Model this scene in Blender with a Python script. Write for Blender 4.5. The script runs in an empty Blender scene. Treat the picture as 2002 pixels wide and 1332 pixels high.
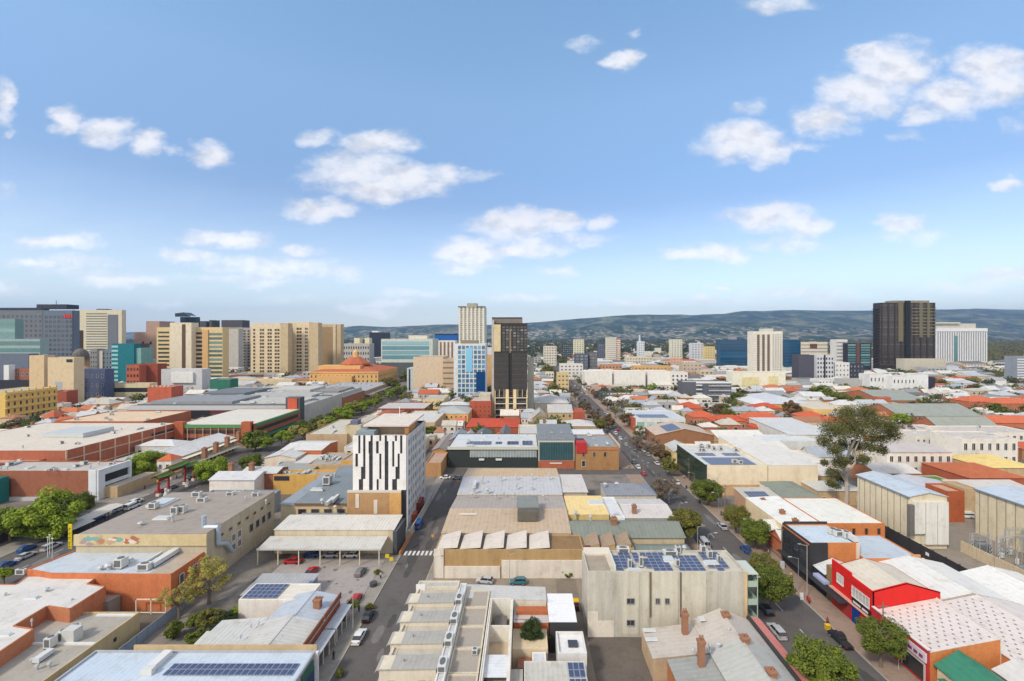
import bpy, math, random
from mathutils import Vector, noise as mn
R=math.radians
random.seed(7)
C=bpy.context.scene.collection
sc=bpy.context.scene
# ---------------- camera, sky, sun, exposure ----------------
CX,CY,F,H=1027.0,656.0,890.0,60.0
cam_d=bpy.data.cameras.new('camera'); cam=bpy.data.objects.new('camera',cam_d); C.objects.link(cam)
cam.location=(0,0,H); cam.rotation_euler=(R(90),0,0)
cam_d.sensor_width=36; cam_d.lens=16.0; cam_d.shift_x=-26/2002; cam_d.shift_y=-10/2002
cam_d.clip_start=1; cam_d.clip_end=60000
sc.camera=cam
SUN_EL,SUN_AZ=42,-138          # elevation, azimuth clockwise from +Y
sd=bpy.data.lights.new('sun','SUN'); sun=bpy.data.objects.new('sun',sd); C.objects.link(sun)
sd.energy=2.0; sd.angle=R(8.0); sd.color=(1,.92,.80)
_e,_a=R(SUN_EL),R(SUN_AZ)
to_sun=Vector((math.sin(_a)*math.cos(_e),math.cos(_a)*math.cos(_e),math.sin(_e)))
sun.rotation_euler=to_sun.to_track_quat('Z','Y').to_euler(); sun.location=(-200,-200,300)
sc.view_settings.view_transform='Standard'; sc.view_settings.look='None'
sc.view_settings.exposure=0.62; sc.view_settings.gamma=1; sc.view_settings.use_curve_mapping=False
CLOUDS=[ # px centre, px radii, strength
(1750,130,85,52,1),(1690,180,95,48,1),(1610,235,70,32,.8),(1715,110,45,28,1),(1560,285,50,14,.45),
(1935,125,85,42,1),(1865,190,85,42,1),(1960,160,70,45,1),(1795,225,40,22,.7),(1775,268,34,12,.3),
(1450,280,90,40,1),(1500,295,50,32,1),(1468,212,34,18,.45),
(1218,117,42,20,1),(1135,88,30,14,.4),(1245,68,16,9,.35),(1525,5,80,20,.6),(1975,360,36,14,.7),(1990,250,26,22,.3),
(5,200,28,42,.8),(4,262,16,10,.4),(4,370,24,20,.3),
(130,238,40,28,1),(212,256,52,28,1),(288,280,42,24,.9),(335,290,20,12,.5),(412,305,50,27,1),
(622,268,46,18,.7),(745,284,78,26,1),(700,340,112,42,1),(790,352,90,34,1),(735,375,90,22,.9),(860,340,50,24,.7),(930,345,40,13,.5),
(622,408,66,20,.95),
(1010,440,95,32,1),(1085,435,62,26,1),(925,490,85,30,.9),(1020,485,95,22,.85),(900,520,70,16,.6),(1178,432,34,18,.8),(1130,465,80,14,.5),(1090,530,46,12,.5),
(110,472,88,16,.75),(120,512,110,15,.6),(40,512,36,12,.8),(240,550,110,16,.65),(170,535,100,12,.45),
(440,466,90,19,.85),(365,500,60,14,.8),(590,488,40,14,.8),(520,520,150,22,.7),(640,530,100,18,.5),(500,548,120,12,.5),
(1505,425,92,30,1),(1560,445,60,26,.9),(1380,495,95,19,.85),(1530,482,80,16,.5),
(1760,438,52,24,.75),(1790,462,90,16,.4),(1960,540,90,20,.7),(1900,562,90,14,.5),
(735,600,85,14,.6),(1020,584,75,12,.6),(800,578,60,9,.5),(1240,590,70,10,.5),(1560,572,110,14,.6),(1400,592,70,9,.5),(1410,563,26,7,.6),(1640,590,60,8,.45),
(20,565,44,14,.5),(330,600,60,8,.3),(560,585,60,8,.3),(1500,600,60,7,.4),(1180,600,60,6,.4)]
def make_world():
    w=bpy.data.worlds.new("World"); sc.world=w; w.use_nodes=True
    nt=w.node_tree; N=nt.nodes; L=nt.links; N.clear()
    out=N.new('ShaderNodeOutputWorld'); bg=N.new('ShaderNodeBackground'); bg.inputs[1].default_value=0.15
    sky=N.new('ShaderNodeTexSky'); sky.sky_type='NISHITA'; sky.sun_disc=False
    sky.sun_elevation=R(SUN_EL); sky.sun_rotation=R(SUN_AZ); sky.altitude=50; sky.air_density=1.0; sky.dust_density=0.6; sky.ozone_density=2.0
    tc=N.new('ShaderNodeTexCoord'); sp=N.new('ShaderNodeSeparateXYZ'); L.new(tc.outputs['Generated'],sp.inputs[0])
    def mt(op,a,b=None,c=None,clamp=False):
        n=N.new('ShaderNodeMath'); n.operation=op; n.use_clamp=clamp
        for i,v in enumerate((a,b,c)):
            if v is None: continue
            if isinstance(v,(int,float)): n.inputs[i].default_value=v
            else: L.new(v,n.inputs[i])
        return n.outputs[0]
    ay=mt('MAXIMUM',mt('ABSOLUTE',sp.outputs[1]),.02)
    u=mt('DIVIDE',sp.outputs[0],ay); v=mt('DIVIDE',sp.outputs[2],ay)
    cb=N.new('ShaderNodeCombineXYZ'); L.new(u,cb.inputs[0]); L.new(v,cb.inputs[1])
    def noi(vec,scale,det,rough=.55,out='Fac'):
        n=N.new('ShaderNodeTexNoise'); n.inputs['Scale'].default_value=scale; n.inputs['Detail'].default_value=det; n.inputs['Roughness'].default_value=rough
        L.new(vec,n.inputs['Vector']); return n.outputs[out]
    def vm(op,a,b,c=None):
        n=N.new('ShaderNodeVectorMath'); n.operation=op
        for i,x in enumerate((a,b,c)):
            if x is None: continue
            if isinstance(x,tuple): n.inputs[i].default_value=x
            else: L.new(x,n.inputs[i])
        return n
    sq=vm('MULTIPLY',cb.outputs[0],(1,1.7,1)).outputs[0]
    wc=noi(sq,9,5,.58,'Color')
    wd=vm('MULTIPLY_ADD',vm('SUBTRACT',wc,(.5,.5,.5)).outputs[0],(.13,.065,0),cb.outputs[0]).outputs[0]
    acc=None
    for (x,y,rx,ry,s) in CLOUDS:
        rx*=1.22; ry*=1.26; s=min(1,s+.12)
        cu,cv=(x-CX)/F,(CY-y)/F; ku,kv=F/rx,F/ry
        q=vm('MULTIPLY_ADD',wd,(ku,kv,0),(-cu*ku,-cv*kv,0)).outputs[0]
        d=vm('DOT_PRODUCT',q,q).outputs['Value']
        f=mt('MULTIPLY_ADD',d,-s,s)
        acc=f if acc is None else mt('SMOOTH_MAX',acc,f,.12)
    n1=noi(sq,22,7,.6)
    n3=noi(sq,11,4,.55); n2=noi(vm('ADD',sq,(-.01,.035,0)).outputs[0],11,4,.55)
    dens=mt('MULTIPLY_ADD',mt('SUBTRACT',n1,.5),1.2,acc)
    cov=N.new('ShaderNodeMapRange'); cov.interpolation_type='SMOOTHSTEP'
    cov.inputs[1].default_value=-.02; cov.inputs[2].default_value=1.15; L.new(dens,cov.inputs[0])
    front=mt('GREATER_THAN',sp.outputs[1],0.0)
    # thin veil low over the horizon
    veil=N.new('ShaderNodeMapRange'); veil.interpolation_type='SMOOTHSTEP'; veil.inputs[1].default_value=.34; veil.inputs[2].default_value=-.02
    veil.inputs[3].default_value=0; veil.inputs[4].default_value=.55; L.new(sp.outputs[2],veil.inputs[0])
    vn=noi(vm('MULTIPLY',cb.outputs[0],(2,9,1)).outputs[0],3,5,.6)
    ve=mt('MULTIPLY',veil.outputs[0],mt('MULTIPLY_ADD',vn,1.0,.45),None,True)
    shade=mt('MULTIPLY_ADD',mt('SUBTRACT',n3,n2),.9,.93)
    thick=mt('MULTIPLY_ADD',dens,.10,shade,)
    thick=mt('MINIMUM',mt('MAXIMUM',thick,.87),1.03)
    lz=N.new('ShaderNodeMapRange'); lz.inputs[1].default_value=0; lz.inputs[2].default_value=.25; lz.inputs[3].default_value=1.6; lz.inputs[4].default_value=1.0; L.new(sp.outputs[2],lz.inputs[0]); thick=mt('MULTIPLY',thick,lz.outputs[0])
    cc=vm('SCALE',(4.28,4.25,4.38),(0,0,0)); L.new(thick,cc.inputs['Scale'])
    # sky balance: slightly cooler and lifted like the photograph's sky
    gr=N.new('ShaderNodeValToRGB'); el=gr.color_ramp.elements
    st=SKYRAMP
    while len(el)<len(st): el.new(.5)
    for q_,(p_,c_) in zip(el,st): q_.position=p_; q_.color=(*c_,1)
    L.new(sp.outputs[2],gr.inputs[0]); tint=vm('MULTIPLY',sky.outputs[0],gr.outputs[0]).outputs[0]
    m0=N.new('ShaderNodeMix'); m0.data_type='RGBA'; L.new(ve,m0.inputs[0]); L.new(tint,m0.inputs[6]); m0.inputs[7].default_value=(4.5,4.75,4.9,1)
    m1=N.new('ShaderNodeMix'); m1.data_type='RGBA'
    L.new(mt('MULTIPLY',mt('MULTIPLY',cov.outputs[0],.94),front),m1.inputs[0]); L.new(m0.outputs[2],m1.inputs[6]); L.new(cc.outputs[0],m1.inputs[7])
    # bright broken cloud added to the unseen sky behind and above, fill-lighting the facades
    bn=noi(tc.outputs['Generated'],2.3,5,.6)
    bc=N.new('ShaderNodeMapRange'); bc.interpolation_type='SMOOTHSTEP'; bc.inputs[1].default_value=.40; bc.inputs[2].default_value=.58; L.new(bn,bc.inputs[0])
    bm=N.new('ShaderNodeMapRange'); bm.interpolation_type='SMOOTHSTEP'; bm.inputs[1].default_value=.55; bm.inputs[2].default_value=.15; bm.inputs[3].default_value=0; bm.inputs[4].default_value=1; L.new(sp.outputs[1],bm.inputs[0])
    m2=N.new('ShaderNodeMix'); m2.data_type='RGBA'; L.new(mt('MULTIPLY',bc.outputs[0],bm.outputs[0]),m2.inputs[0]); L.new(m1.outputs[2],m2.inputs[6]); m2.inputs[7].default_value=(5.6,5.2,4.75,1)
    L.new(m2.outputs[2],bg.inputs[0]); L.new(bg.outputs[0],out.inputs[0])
SKYRAMP=[(0,(.98,.96,.95)),(.10,(.94,.94,.93)),(.18,(.76,.79,.85)),(.27,(.70,.735,.79)),(.45,(1.07,1.10,1.04)),(.6,(1.10,1.22,1.15)),(1,(1.1,1.15,1.1))]
make_world()
# ---------------- helpers ----------------
def P(x,y,z=0.0):
    D=(H-z)*F/(y-CY); return Vector(((x-CX)*D/F,D,z))
def PD(x,y,D): return Vector(((x-CX)*D/F,D,H-(y-CY)*D/F))
def ZD(y,D): return H-(y-CY)*D/F
def rc(x0,x1,yf,yb,z):
    """footprint from the roof's front edge (x0..x1 at yf) and back edge yb, roof height z"""
    a=(H-z)*F/(yf-CY); b=(H-z)*F/(yb-CY)
    return ((x0-CX)*a/F,(x1-CX)*a/F,a,b)
def rd(x0,x1,D,dep): return ((x0-CX)*D/F,(x1-CX)*D/F,D,D+dep)
_mats={}
def mk(kind,col,rough=.75,var=.1,vs=.25,streak=0.,rib=None,ribk=.1,metal=0.,fine=.08,seed=0,spec=.3,rnd=0.):
    key=(kind,tuple(col),rough,var,vs,streak,rib,ribk,metal,fine,spec,rnd)
    if key in _mats: return _mats[key]
    m=bpy.data.materials.new(kind); _mats[key]=m; m.use_nodes=True
    nt=m.node_tree; N=nt.nodes; L=nt.links; b=N['Principled BSDF']
    b.inputs['Roughness'].default_value=rough; b.inputs['Metallic'].default_value=metal; b.inputs['Specular IOR Level'].default_value=spec
    tc=N.new('ShaderNodeTexCoord'); oi=N.new('ShaderNodeObjectInfo')
    def mp(s):
        n=N.new('ShaderNodeMapping'); n.inputs['Scale'].default_value=s; L.new(tc.outputs['Object'],n.inputs[0])
        return n.outputs[0]
    def noi(vec,sc_,d=4,r=.6):
        n=N.new('ShaderNodeTexNoise'); n.inputs['Scale'].default_value=sc_; n.inputs['Detail'].default_value=d; n.inputs['Roughness'].default_value=r; L.new(vec,n.inputs['Vector']); return n.outputs['Fac']
    def mt(op,a,b_=None,c=None):
        n=N.new('ShaderNodeMath'); n.operation=op
        for i,v in enumerate((a,b_,c)):
            if v is None: continue
            if isinstance(v,(int,float)): n.inputs[i].default_value=v
            else: L.new(v,n.inputs[i])
        return n.outputs[0]
    f=mt('MULTIPLY_ADD',mt('SUBTRACT',noi(mp((1,1,1)),vs,5,.62),.5),var*2.6,1.0)
    if fine: f=mt('MULTIPLY',f,mt('MULTIPLY_ADD',mt('SUBTRACT',noi(mp((1,1,1)),2.2,3,.7),.5),fine*3,1.0))
    if streak: # dirt runs down a wall, or along a roof's fall
        s=noi(mp((.9,.9,.05)),1.0,4,.65)
        f=mt('MULTIPLY',f,mt('MULTIPLY_ADD',mt('SUBTRACT',s,.5),streak*2.6,1.0))
    tcol=None
    if kind not in('paint','road_paint','car_paint') and rough>.5: # weathering: broad uneven stains
        n=N.new('ShaderNodeTexNoise'); n.inputs['Scale'].default_value=.42; n.inputs['Detail'].default_value=7; n.inputs['Roughness'].default_value=.72; L.new(mp((1,1,.6)),n.inputs['Vector'])
        r_=N.new('ShaderNodeMapRange'); r_.inputs[1].default_value=.50; r_.inputs[2].default_value=.74; r_.inputs[4].default_value=.75; L.new(n.outputs['Fac'],r_.inputs[0]); tcol=r_.outputs[0]
    bump=None
    if rib:
        ax,sp_=rib
        w=N.new('ShaderNodeTexWave'); w.bands_direction=ax; w.inputs['Scale'].default_value=.314/sp_; w.inputs['Distortion'].default_value=0
        L.new(tc.outputs['Object'],w.inputs['Vector'])
        st=(.25,1.6,1) if ax=='Y' else (1.6,.25,1)
        s=noi(mp(st),1.0,3,.7)
        f=mt('MULTIPLY',f,mt('MULTIPLY_ADD',mt('SUBTRACT',s,.5),ribk*1.6,1.0))
        f=mt('MULTIPLY',f,mt('MULTIPLY_ADD',mt('POWER',w.outputs['Fac'],3.0),-ribk,1.0+ribk*.3))
        bump=w.outputs['Fac']
    if rnd: f=mt('MULTIPLY',f,mt('MULTIPLY_ADD',oi.outputs['Random'],rnd*2,1-rnd))
    v=N.new('ShaderNodeVectorMath'); v.operation='SCALE'; v.inputs[0].default_value=col[:3]; L.new(f,v.inputs['Scale'])
    if tcol is not None:
        x=N.new('ShaderNodeMix'); x.data_type='RGBA'; x.blend_type='MULTIPLY'; L.new(tcol,x.inputs[0]); L.new(v.outputs[0],x.inputs[6]); x.inputs[7].default_value=(.68,.63,.56,1); L.new(x.outputs[2],b.inputs['Base Color'])
    else: L.new(v.outputs[0],b.inputs['Base Color'])
    if bump is not None:
        bp=N.new('ShaderNodeBump'); bp.inputs['Strength'].default_value=.25; bp.inputs['Distance'].default_value=.05; L.new(bump,bp.inputs['Height']); L.new(bp.outputs[0],b.inputs['Normal'])
    return m
def glassm(col=(.03,.045,.06),light=(.25,.27,.28),amt=.3,rough=.12):
    key=('glass',col,light,amt)
    if key in _mats: return _mats[key]
    m=bpy.data.materials.new('window_glass'); _mats[key]=m; m.use_nodes=True
    nt=m.node_tree; N=nt.nodes; L=nt.links; b=N['Principled BSDF']; b.inputs['Roughness'].default_value=rough; b.inputs['Specular IOR Level'].default_value=.7
    oi=N.new('ShaderNodeObjectInfo'); tc=N.new('ShaderNodeTexCoord')
    n=N.new('ShaderNodeTexNoise'); n.inputs['Scale'].default_value=.35; n.inputs['Detail'].default_value=2; L.new(tc.outputs['Object'],n.inputs['Vector'])
    a=N.new('ShaderNodeMath'); a.operation='MULTIPLY'; p=N.new('ShaderNodeMath'); p.operation='POWER'; L.new(oi.outputs['Random'],p.inputs[0]); p.inputs[1].default_value=3
    ad=N.new('ShaderNodeMath'); ad.operation='MULTIPLY_ADD'; L.new(p.outputs[0],ad.inputs[0]); ad.inputs[1].default_value=amt*1.6; 
    mu=N.new('ShaderNodeMath'); mu.operation='MULTIPLY'; L.new(n.outputs['Fac'],mu.inputs[0]); mu.inputs[1].default_value=amt*.6; L.new(mu.outputs[0],ad.inputs[2])
    x=N.new('ShaderNodeMix'); x.data_type='RGBA'; L.new(ad.outputs[0],x.inputs[0]); x.inputs[6].default_value=(*col,1); x.inputs[7].default_value=(*light,1)
    L.new(x.outputs[2],b.inputs['Base Color']); return m
def s2l(r,g,b):
    f=lambda c:((c/255+.055)/1.055)**2.4 if c>10 else c/255/12.92
    return (f(r),f(g),f(b))
K=.82  # paint picked off the photograph is brighter than its real albedo
def col(r,g,b,k=K):
    a=s2l(r,g,b); l=.3*a[0]+.55*a[1]+.15*a[2]; q=1.0
    if r>g*1.35 and r-b>40: a=(a[0]*.97,a[1]*1.22,a[2]*1.12); q=.9
    return tuple(max(.004,min(.80,(l+(c-l)*q)*k)) for c in a)
def wallm(r,g,b,streak=.12,**k): return mk('painted_wall',col(r,g,b),.85,.07,.3,streak,spec=.2,**k)
def brickm(r,g,b,**k): return mk('brick',col(r,g,b),.9,.10,.5,.10,fine=.16,spec=.15,**k)
def metalm(r,g,b,ax='X',sp=1.1,rk=.12,**k): return mk('roof_sheet',col(r,g,b),.55,.10,.12,0,(ax,sp),rk,spec=.35,**k)
def flatm(r,g,b,**k): return mk('roof_membrane',col(r,g,b),.85,.13,.16,.0,fine=.12,spec=.2,**k)
def tilem(r,g,b,ax='X'): return mk('roof_tiles',col(r,g,b),.85,.16,.3,0,(ax,.9),.16,fine=.2,spec=.2)
def plainm(r,g,b,rough=.6,k=K,**kk): return mk('paint',col(r,g,b,k),rough,.04,.5,0,fine=.03,**kk)
GL=glassm(); GLb=glassm((.02,.09,.2),(.10,.25,.45),.5); GLt=glassm((.04,.13,.14),(.2,.38,.38),.5); GLd=glassm((.02,.022,.025),(.12,.12,.13),.3)
WHITE=plainm(235,235,232); GREY=plainm(150,152,155); DARK=plainm(50,52,56); GLw=glassm((.03,.07,.08),(.12,.22,.24),.5); CREAM=wallm(235,222,196)
class MB:
    def __init__(s): s.v=[]; s.f=[]; s.m=[]
    def poly(s,pts,mi=0):
        i=len(s.v); s.v+= [tuple(p) for p in pts]; s.f.append(tuple(range(i,i+len(pts)))); s.m.append(mi); return s
    def box(s,x0,x1,y0,y1,z0,z1,mi=0,skip=''):
        i=len(s.v)
        s.v+=[(x0,y0,z0),(x1,y0,z0),(x1,y1,z0),(x0,y1,z0),(x0,y0,z1),(x1,y0,z1),(x1,y1,z1),(x0,y1,z1)]
        for k,q in (('b',(3,2,1,0)),('t',(4,5,6,7)),('f',(0,1,5,4)),('r',(1,2,6,5)),('k',(2,3,7,6)),('l',(3,0,4,7))):
            if k in skip: continue
            s.f.append(tuple(i+a for a in q)); s.m.append(mi)
        return s
    def prism(s,pts,z0,z1,mi=0,ms=None,bottom=True):
        n=len(pts); 
        a=sum(pts[k][0]*pts[(k+1)%n][1]-pts[(k+1)%n][0]*pts[k][1] for k in range(n))
        if a<0: pts=pts[::-1]
        i=len(s.v); s.v+=[(p[0],p[1],z0) for p in pts]+[(p[0],p[1],z1) for p in pts]
        s.f.append(tuple(i+n+k for k in range(n))); s.m.append(mi)
        if bottom: s.f.append(tuple(i+n-1-k for k in range(n))); s.m.append(mi)
        for k in range(n):
            j=(k+1)%n; s.f.append((i+k,i+j,i+n+j,i+n+k)); s.m.append(mi if ms is None else ms)
        return s
    def cyl(s,x,y,z0,z1,r,r2=None,n=10,mi=0):
        r2=r if r2 is None else r2; i=len(s.v)
        for k in range(n):
            a=2*math.pi*k/n; s.v.append((x+r*math.cos(a),y+r*math.sin(a),z0))
        for k in range(n):
            a=2*math.pi*k/n; s.v.append((x+r2*math.cos(a),y+r2*math.sin(a),z1))
        for k in range(n): j=(k+1)%n; s.f.append((i+k,i+j,i+n+j,i+n+k)); s.m.append(mi)
        s.f.append(tuple(i+n+k for k in range(n))); s.m.append(mi); s.f.append(tuple(i+n-1-k for k in range(n))); s.m.append(mi)
        return s
    def tube(s,p,q,r,r2=None,n=6,mi=0):
        p=Vector(p); q=Vector(q); d=q-p
        if d.length<1e-5: return s
        r2=r if r2 is None else r2
        u=d.orthogonal().normalized(); w=d.normalized().cross(u); i=len(s.v)
        for c,rr in ((p,r),(q,r2)):
            for k in range(n):
                a=2*math.pi*k/n; s.v.append(tuple(c+u*rr*math.cos(a)+w*rr*math.sin(a)))
        for k in range(n): j=(k+1)%n; s.f.append((i+k,i+j,i+n+j,i+n+k)); s.m.append(mi)
        s.f.append(tuple(i+n+k for k in range(n))); s.m.append(mi); s.f.append(tuple(i+n-1-k for k in range(n))); s.m.append(mi)
        return s
    def slab(s,pts,th,mi=0):  # thick sheet from a 3D polygon, thickness downward
        n=len(pts); i=len(s.v); s.v+=[tuple(p) for p in pts]+[(p[0],p[1],p[2]-th) for p in pts]
        s.f.append(tuple(i+k for k in range(n))); s.m.append(mi); s.f.append(tuple(i+2*n-1-k for k in range(n))); s.m.append(mi)
        for k in range(n): j=(k+1)%n; s.f.append((i+k,i+n+k,i+n+j,i+j)); s.m.append(mi)
        return s
    def mesh(s,name,mats,smooth=False):
        me=bpy.data.meshes.new(name); me.from_pydata(s.v,[],s.f)
        if not isinstance(mats,(list,tuple)): mats=[mats]
        for m in mats: me.materials.append(m)
        if len(mats)>1: me.polygons.foreach_set('material_index',s.m)
        if smooth: me.polygons.foreach_set('use_smooth',[True]*len(s.f))
        me.update(); return me
    def build(s,name,mats,parent=None,loc=(0,0,0),smooth=False):
        return link(name,s.mesh(name,mats,smooth),parent,loc)
def link(name,me,parent=None,loc=(0,0,0),rz=0):
    o=bpy.data.objects.new(name,me); C.objects.link(o); o.location=loc
    if rz: o.rotation_euler=(0,0,rz)
    if parent is not None: o.parent=parent
    return o
TOP=[]
def tag(o,label,cat,group=None,kind=None):
    if label: o['label']=label
    if cat: o['category']=cat
    if group: o['group']=group
    if kind: o['kind']=kind
    TOP.append(o); return o
def thing(name,label,cat,loc=(0,0,0),rz=0,group=None):
    o=bpy.data.objects.new(name,None); C.objects.link(o); o.location=loc; o.rotation_euler=(0,0,rz); o.empty_display_size=1
    return tag(o,label,cat,group)
def dup(root,loc,rz,label,group=None):
    r=root.copy(); C.objects.link(r); r.location=loc; r.rotation_euler=(0,0,rz); tag(r,label,root['category'],group or root.get('group'))
    for ch in root.children:
        c=ch.copy(); C.objects.link(c); c.parent=r
        for g in ch.children:
            d=g.copy(); C.objects.link(d); d.parent=c
    return r
def struct(name,mb,mats,smooth=False):
    o=mb.build(name,mats,smooth=smooth); o['kind']='structure'; return o
OCC=[]
class Bd: pass
def bld(name,label,Rr,z,wall,roof,rt='flat',ridge='x',rise=1.6,over=.35,par=.5,cat='building',group=None,z0=0.,occ=True,roofb=None,skipocc=False):
    """one building: Empty + wall + roof. z is the eave (pitched) or parapet top (flat)."""
    X0,X1,Y0,Y1=Rr
    if rt=='mono' and ridge in('x','y'): ridge='y+'
    b=Bd(); b.R=Rr; b.z=z; b.X0,b.X1,b.Y0,b.Y1=Rr
    ox,oy=(X0+X1)/2,(Y0+Y1)/2; b.o=Vector((ox,oy,0))
    b.root=thing(name,label,cat,(ox,oy,z0 if z0 else 0),0,group); b.z0=z0
    x0,x1,y0,y1=X0-ox,X1-ox,Y0-oy,Y1-oy; zz=z-z0
    w=MB(); r=MB()
    if rt=='flat':
        t=.28 if par>0 else 0
        w.box(x0,x1,y0,y1,0,zz-par-.1,0,'b')
        if par>0:
            for (a,b_,c,d) in ((x0,x1,y0,y0+t),(x0,x1,y1-t,y1),(x0,x0+t,y0+t,y1-t),(x1-t,x1,y0+t,y1-t)): w.box(a,b_,c,d,zz-par-.1,zz,0,'b')
        r.box(x0+t+.003,x1-t-.003,y0+t+.003,y1-t-.003,zz-par-.097,zz-par+.02,0,'b'); b.rz=z-par+.02
    elif rt in('gable','hip','mono','monob'):
        e=over; mi=0
        if rt=='gable' and ridge=='x':
            ym=(y0+y1)/2
            w.box(x0,x1,y0,y1,0,zz,0,'bt')
            for xx in (x0,x1): w.poly([(xx,y0,zz),(xx,y1,zz),(xx,ym,zz+rise)])
            k=rise/((y1-y0)/2); zl=zz-k*e
            r.slab([(x0-e,y0-e,zl),(x1+e,y0-e,zl),(x1+e,ym,zz+rise),(x0-e,ym,zz+rise)],.12,0)
            r.slab([(x0-e,ym,zz+rise),(x1+e,ym,zz+rise),(x1+e,y1+e,zl),(x0-e,y1+e,zl)],.12,1)
            r.tube((x0-e,ym,zz+rise),(x1+e,ym,zz+rise),.13,n=5)
        elif rt=='gable':
            xm=(x0+x1)/2
            w.box(x0,x1,y0,y1,0,zz,0,'bt')
            for yy in (y0,y1): w.poly([(x0,yy,zz),(x1,yy,zz),(xm,yy,zz+rise)])
            k=rise/((x1-x0)/2); zl=zz-k*e
            r.slab([(x0-e,y0-e,zl),(xm,y0-e,zz+rise),(xm,y1+e,zz+rise),(x0-e,y1+e,zl)],.12,0)
            r.slab([(xm,y0-e,zz+rise),(x1+e,y0-e,zl),(x1+e,y1+e,zl),(xm,y1+e,zz+rise)],.12,1)
            r.tube((xm,y0-e,zz+rise),(xm,y1+e,zz+rise),.13,n=5)
        elif rt=='hip':
            w.box(x0,x1,y0,y1,0,zz,0,'bt'); a0,a1,c0,c1=x0-e,x1+e,y0-e,y1+e
            if (a1-a0)>=(c1-c0):
                h=(c1-c0)/2; p=(a0+h,(c0+c1)/2,zz+rise); q=(a1-h,(c0+c1)/2,zz+rise)
                if a1-a0-2*h<.2: p=(p[0]-.1,p[1],p[2]); q=(p[0]+.2,p[1],p[2])
                r.poly([(a0,c0,zz),(a1,c0,zz),q,p]); r.poly([(a1,c0,zz),(a1,c1,zz),q]); r.poly([(a1,c1,zz),(a0,c1,zz),p,q],1); r.poly([(a0,c1,zz),(a0,c0,zz),p])
            else:
                h=(a1-a0)/2; p=((a0+a1)/2,c0+h,zz+rise); q=((a0+a1)/2,c1-h,zz+rise)
                r.poly([(a0,c0,zz),(a1,c0,zz),p]); r.poly([(a1,c0,zz),(a1,c1,zz),q,p],1); r.poly([(a1,c1,zz),(a0,c1,zz),q]); r.poly([(a0,c1,zz),(a0,c0,zz),p,q])
            r.poly([(a0,c1,zz),(a1,c1,zz),(a1,c0,zz),(a0,c0,zz)])
        elif rt=='mono': # ridge names the high side: x+ x- y+ y-
            hz={'x+':lambda x,y:(x-x0)/(x1-x0),'x-':lambda x,y:(x1-x)/(x1-x0),'y+':lambda x,y:(y-y0)/(y1-y0),'y-':lambda x,y:(y1-y)/(y1-y0)}[ridge]
            tz=lambda x,y:zz+rise*hz(x,y)
            cs=[(x0,y0),(x1,y0),(x1,y1),(x0,y1)]
            for i in range(4):
                a,c=cs[i],cs[(i+1)%4]; w.poly([(a[0],a[1],0),(c[0],c[1],0),(c[0],c[1],tz(*c)-.12),(a[0],a[1],tz(*a)-.12)])
            r.slab([(x,y,tz(x,y)) for x,y in ((x0-e,y0-e),(x1+e,y0-e),(x1+e,y1+e),(x0-e,y1+e))],.11)
        b.rz=z+rise*.4
    b.wall=w.build('wall',wall,b.root); b.roof=r.build('roof',[roof,roofb or roof],b.root)
    if occ: OCC.append((X0-1,X1+1,Y0-1,Y1+1))
    return b
def polyb(name,label,pts,z,wall,roof,par=.4,cat='building',world=False,group=None):
    """building traced from its roof outline (pixels at roof height z)"""
    W=[Vector((p[0],p[1],0)) if world else Vector((*P(p[0],p[1],z)[:2],0)) for p in pts]
    c=sum(W,Vector())/len(W); b=Bd(); b.z=z; b.o=c; b.z0=0; b.root=thing(name,label,cat,c,0,group)
    L=[(p.x-c.x,p.y-c.y) for p in W]
    a=sum(L[k][0]*L[(k+1)%len(L)][1]-L[(k+1)%len(L)][0]*L[k][1] for k in range(len(L)))
    if a<0: L=L[::-1]
    w=MB(); n=len(L)
    for k in range(n):
        p,q=L[k],L[(k+1)%n]; w.poly([(p[0],p[1],0),(q[0],q[1],0),(q[0],q[1],z),(p[0],p[1],z)])
        if par>0:
            d=Vector((q[0]-p[0],q[1]-p[1])); 
            if d.length<.3: continue
            d.normalize(); nx,ny=-d.y*.25,d.x*.25
            w.poly([(p[0],p[1],z),(q[0],q[1],z),(q[0]+nx,q[1]+ny,z),(p[0]+nx,p[1]+ny,z)]); w.poly([(p[0]+nx,p[1]+ny,z),(q[0]+nx,q[1]+ny,z),(q[0]+nx,q[1]+ny,z-par),(p[0]+nx,p[1]+ny,z-par)])
    r=MB(); r.poly([(p[0]*.998,p[1]*.998,z-par+.004) for p in L])
    b.wall=w.build('wall',wall,b.root); b.roof=r.build('roof',roof,b.root); b.rz=z-par
    xs=[p.x for p in W]; ys=[p.y for p in W]; b.X0,b.X1,b.Y0,b.Y1=min(xs),max(xs),min(ys),max(ys); b.R=(b.X0,b.X1,b.Y0,b.Y1)
    OCC.append((b.X0-1,b.X1+1,b.Y0-1,b.Y1+1)); return b
_wm={}
def winmesh(w,h,frame,glass,mull,name):
    k=(round(w,2),round(h,2),frame.name,glass.name,mull,name)
    if k in _wm: return _wm[k]
    m=MB(); t=min(.09,w*.12)
    m.poly([(-w/2,-.02,-h/2),(w/2,-.02,-h/2),(w/2,-.02,h/2),(-w/2,-.02,h/2)],1)
    for a in ((-w/2-t,w/2+t,h/2,h/2+t),(-w/2-t,w/2+t,-h/2-t*1.3,-h/2),(-w/2-t,-w/2,-h/2,h/2),(w/2,w/2+t,-h/2,h/2)): m.box(a[0],a[1],-.13,.0,a[2],a[3],0,'k')
    for i in range(mull):
        x=-w/2+w*(i+1)/(mull+1); m.box(x-.03,x+.03,-.07,-.021,-h/2,h/2,0,'k')
    _wm[k]=m.mesh(name,[frame,glass]); return _wm[k]
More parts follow.
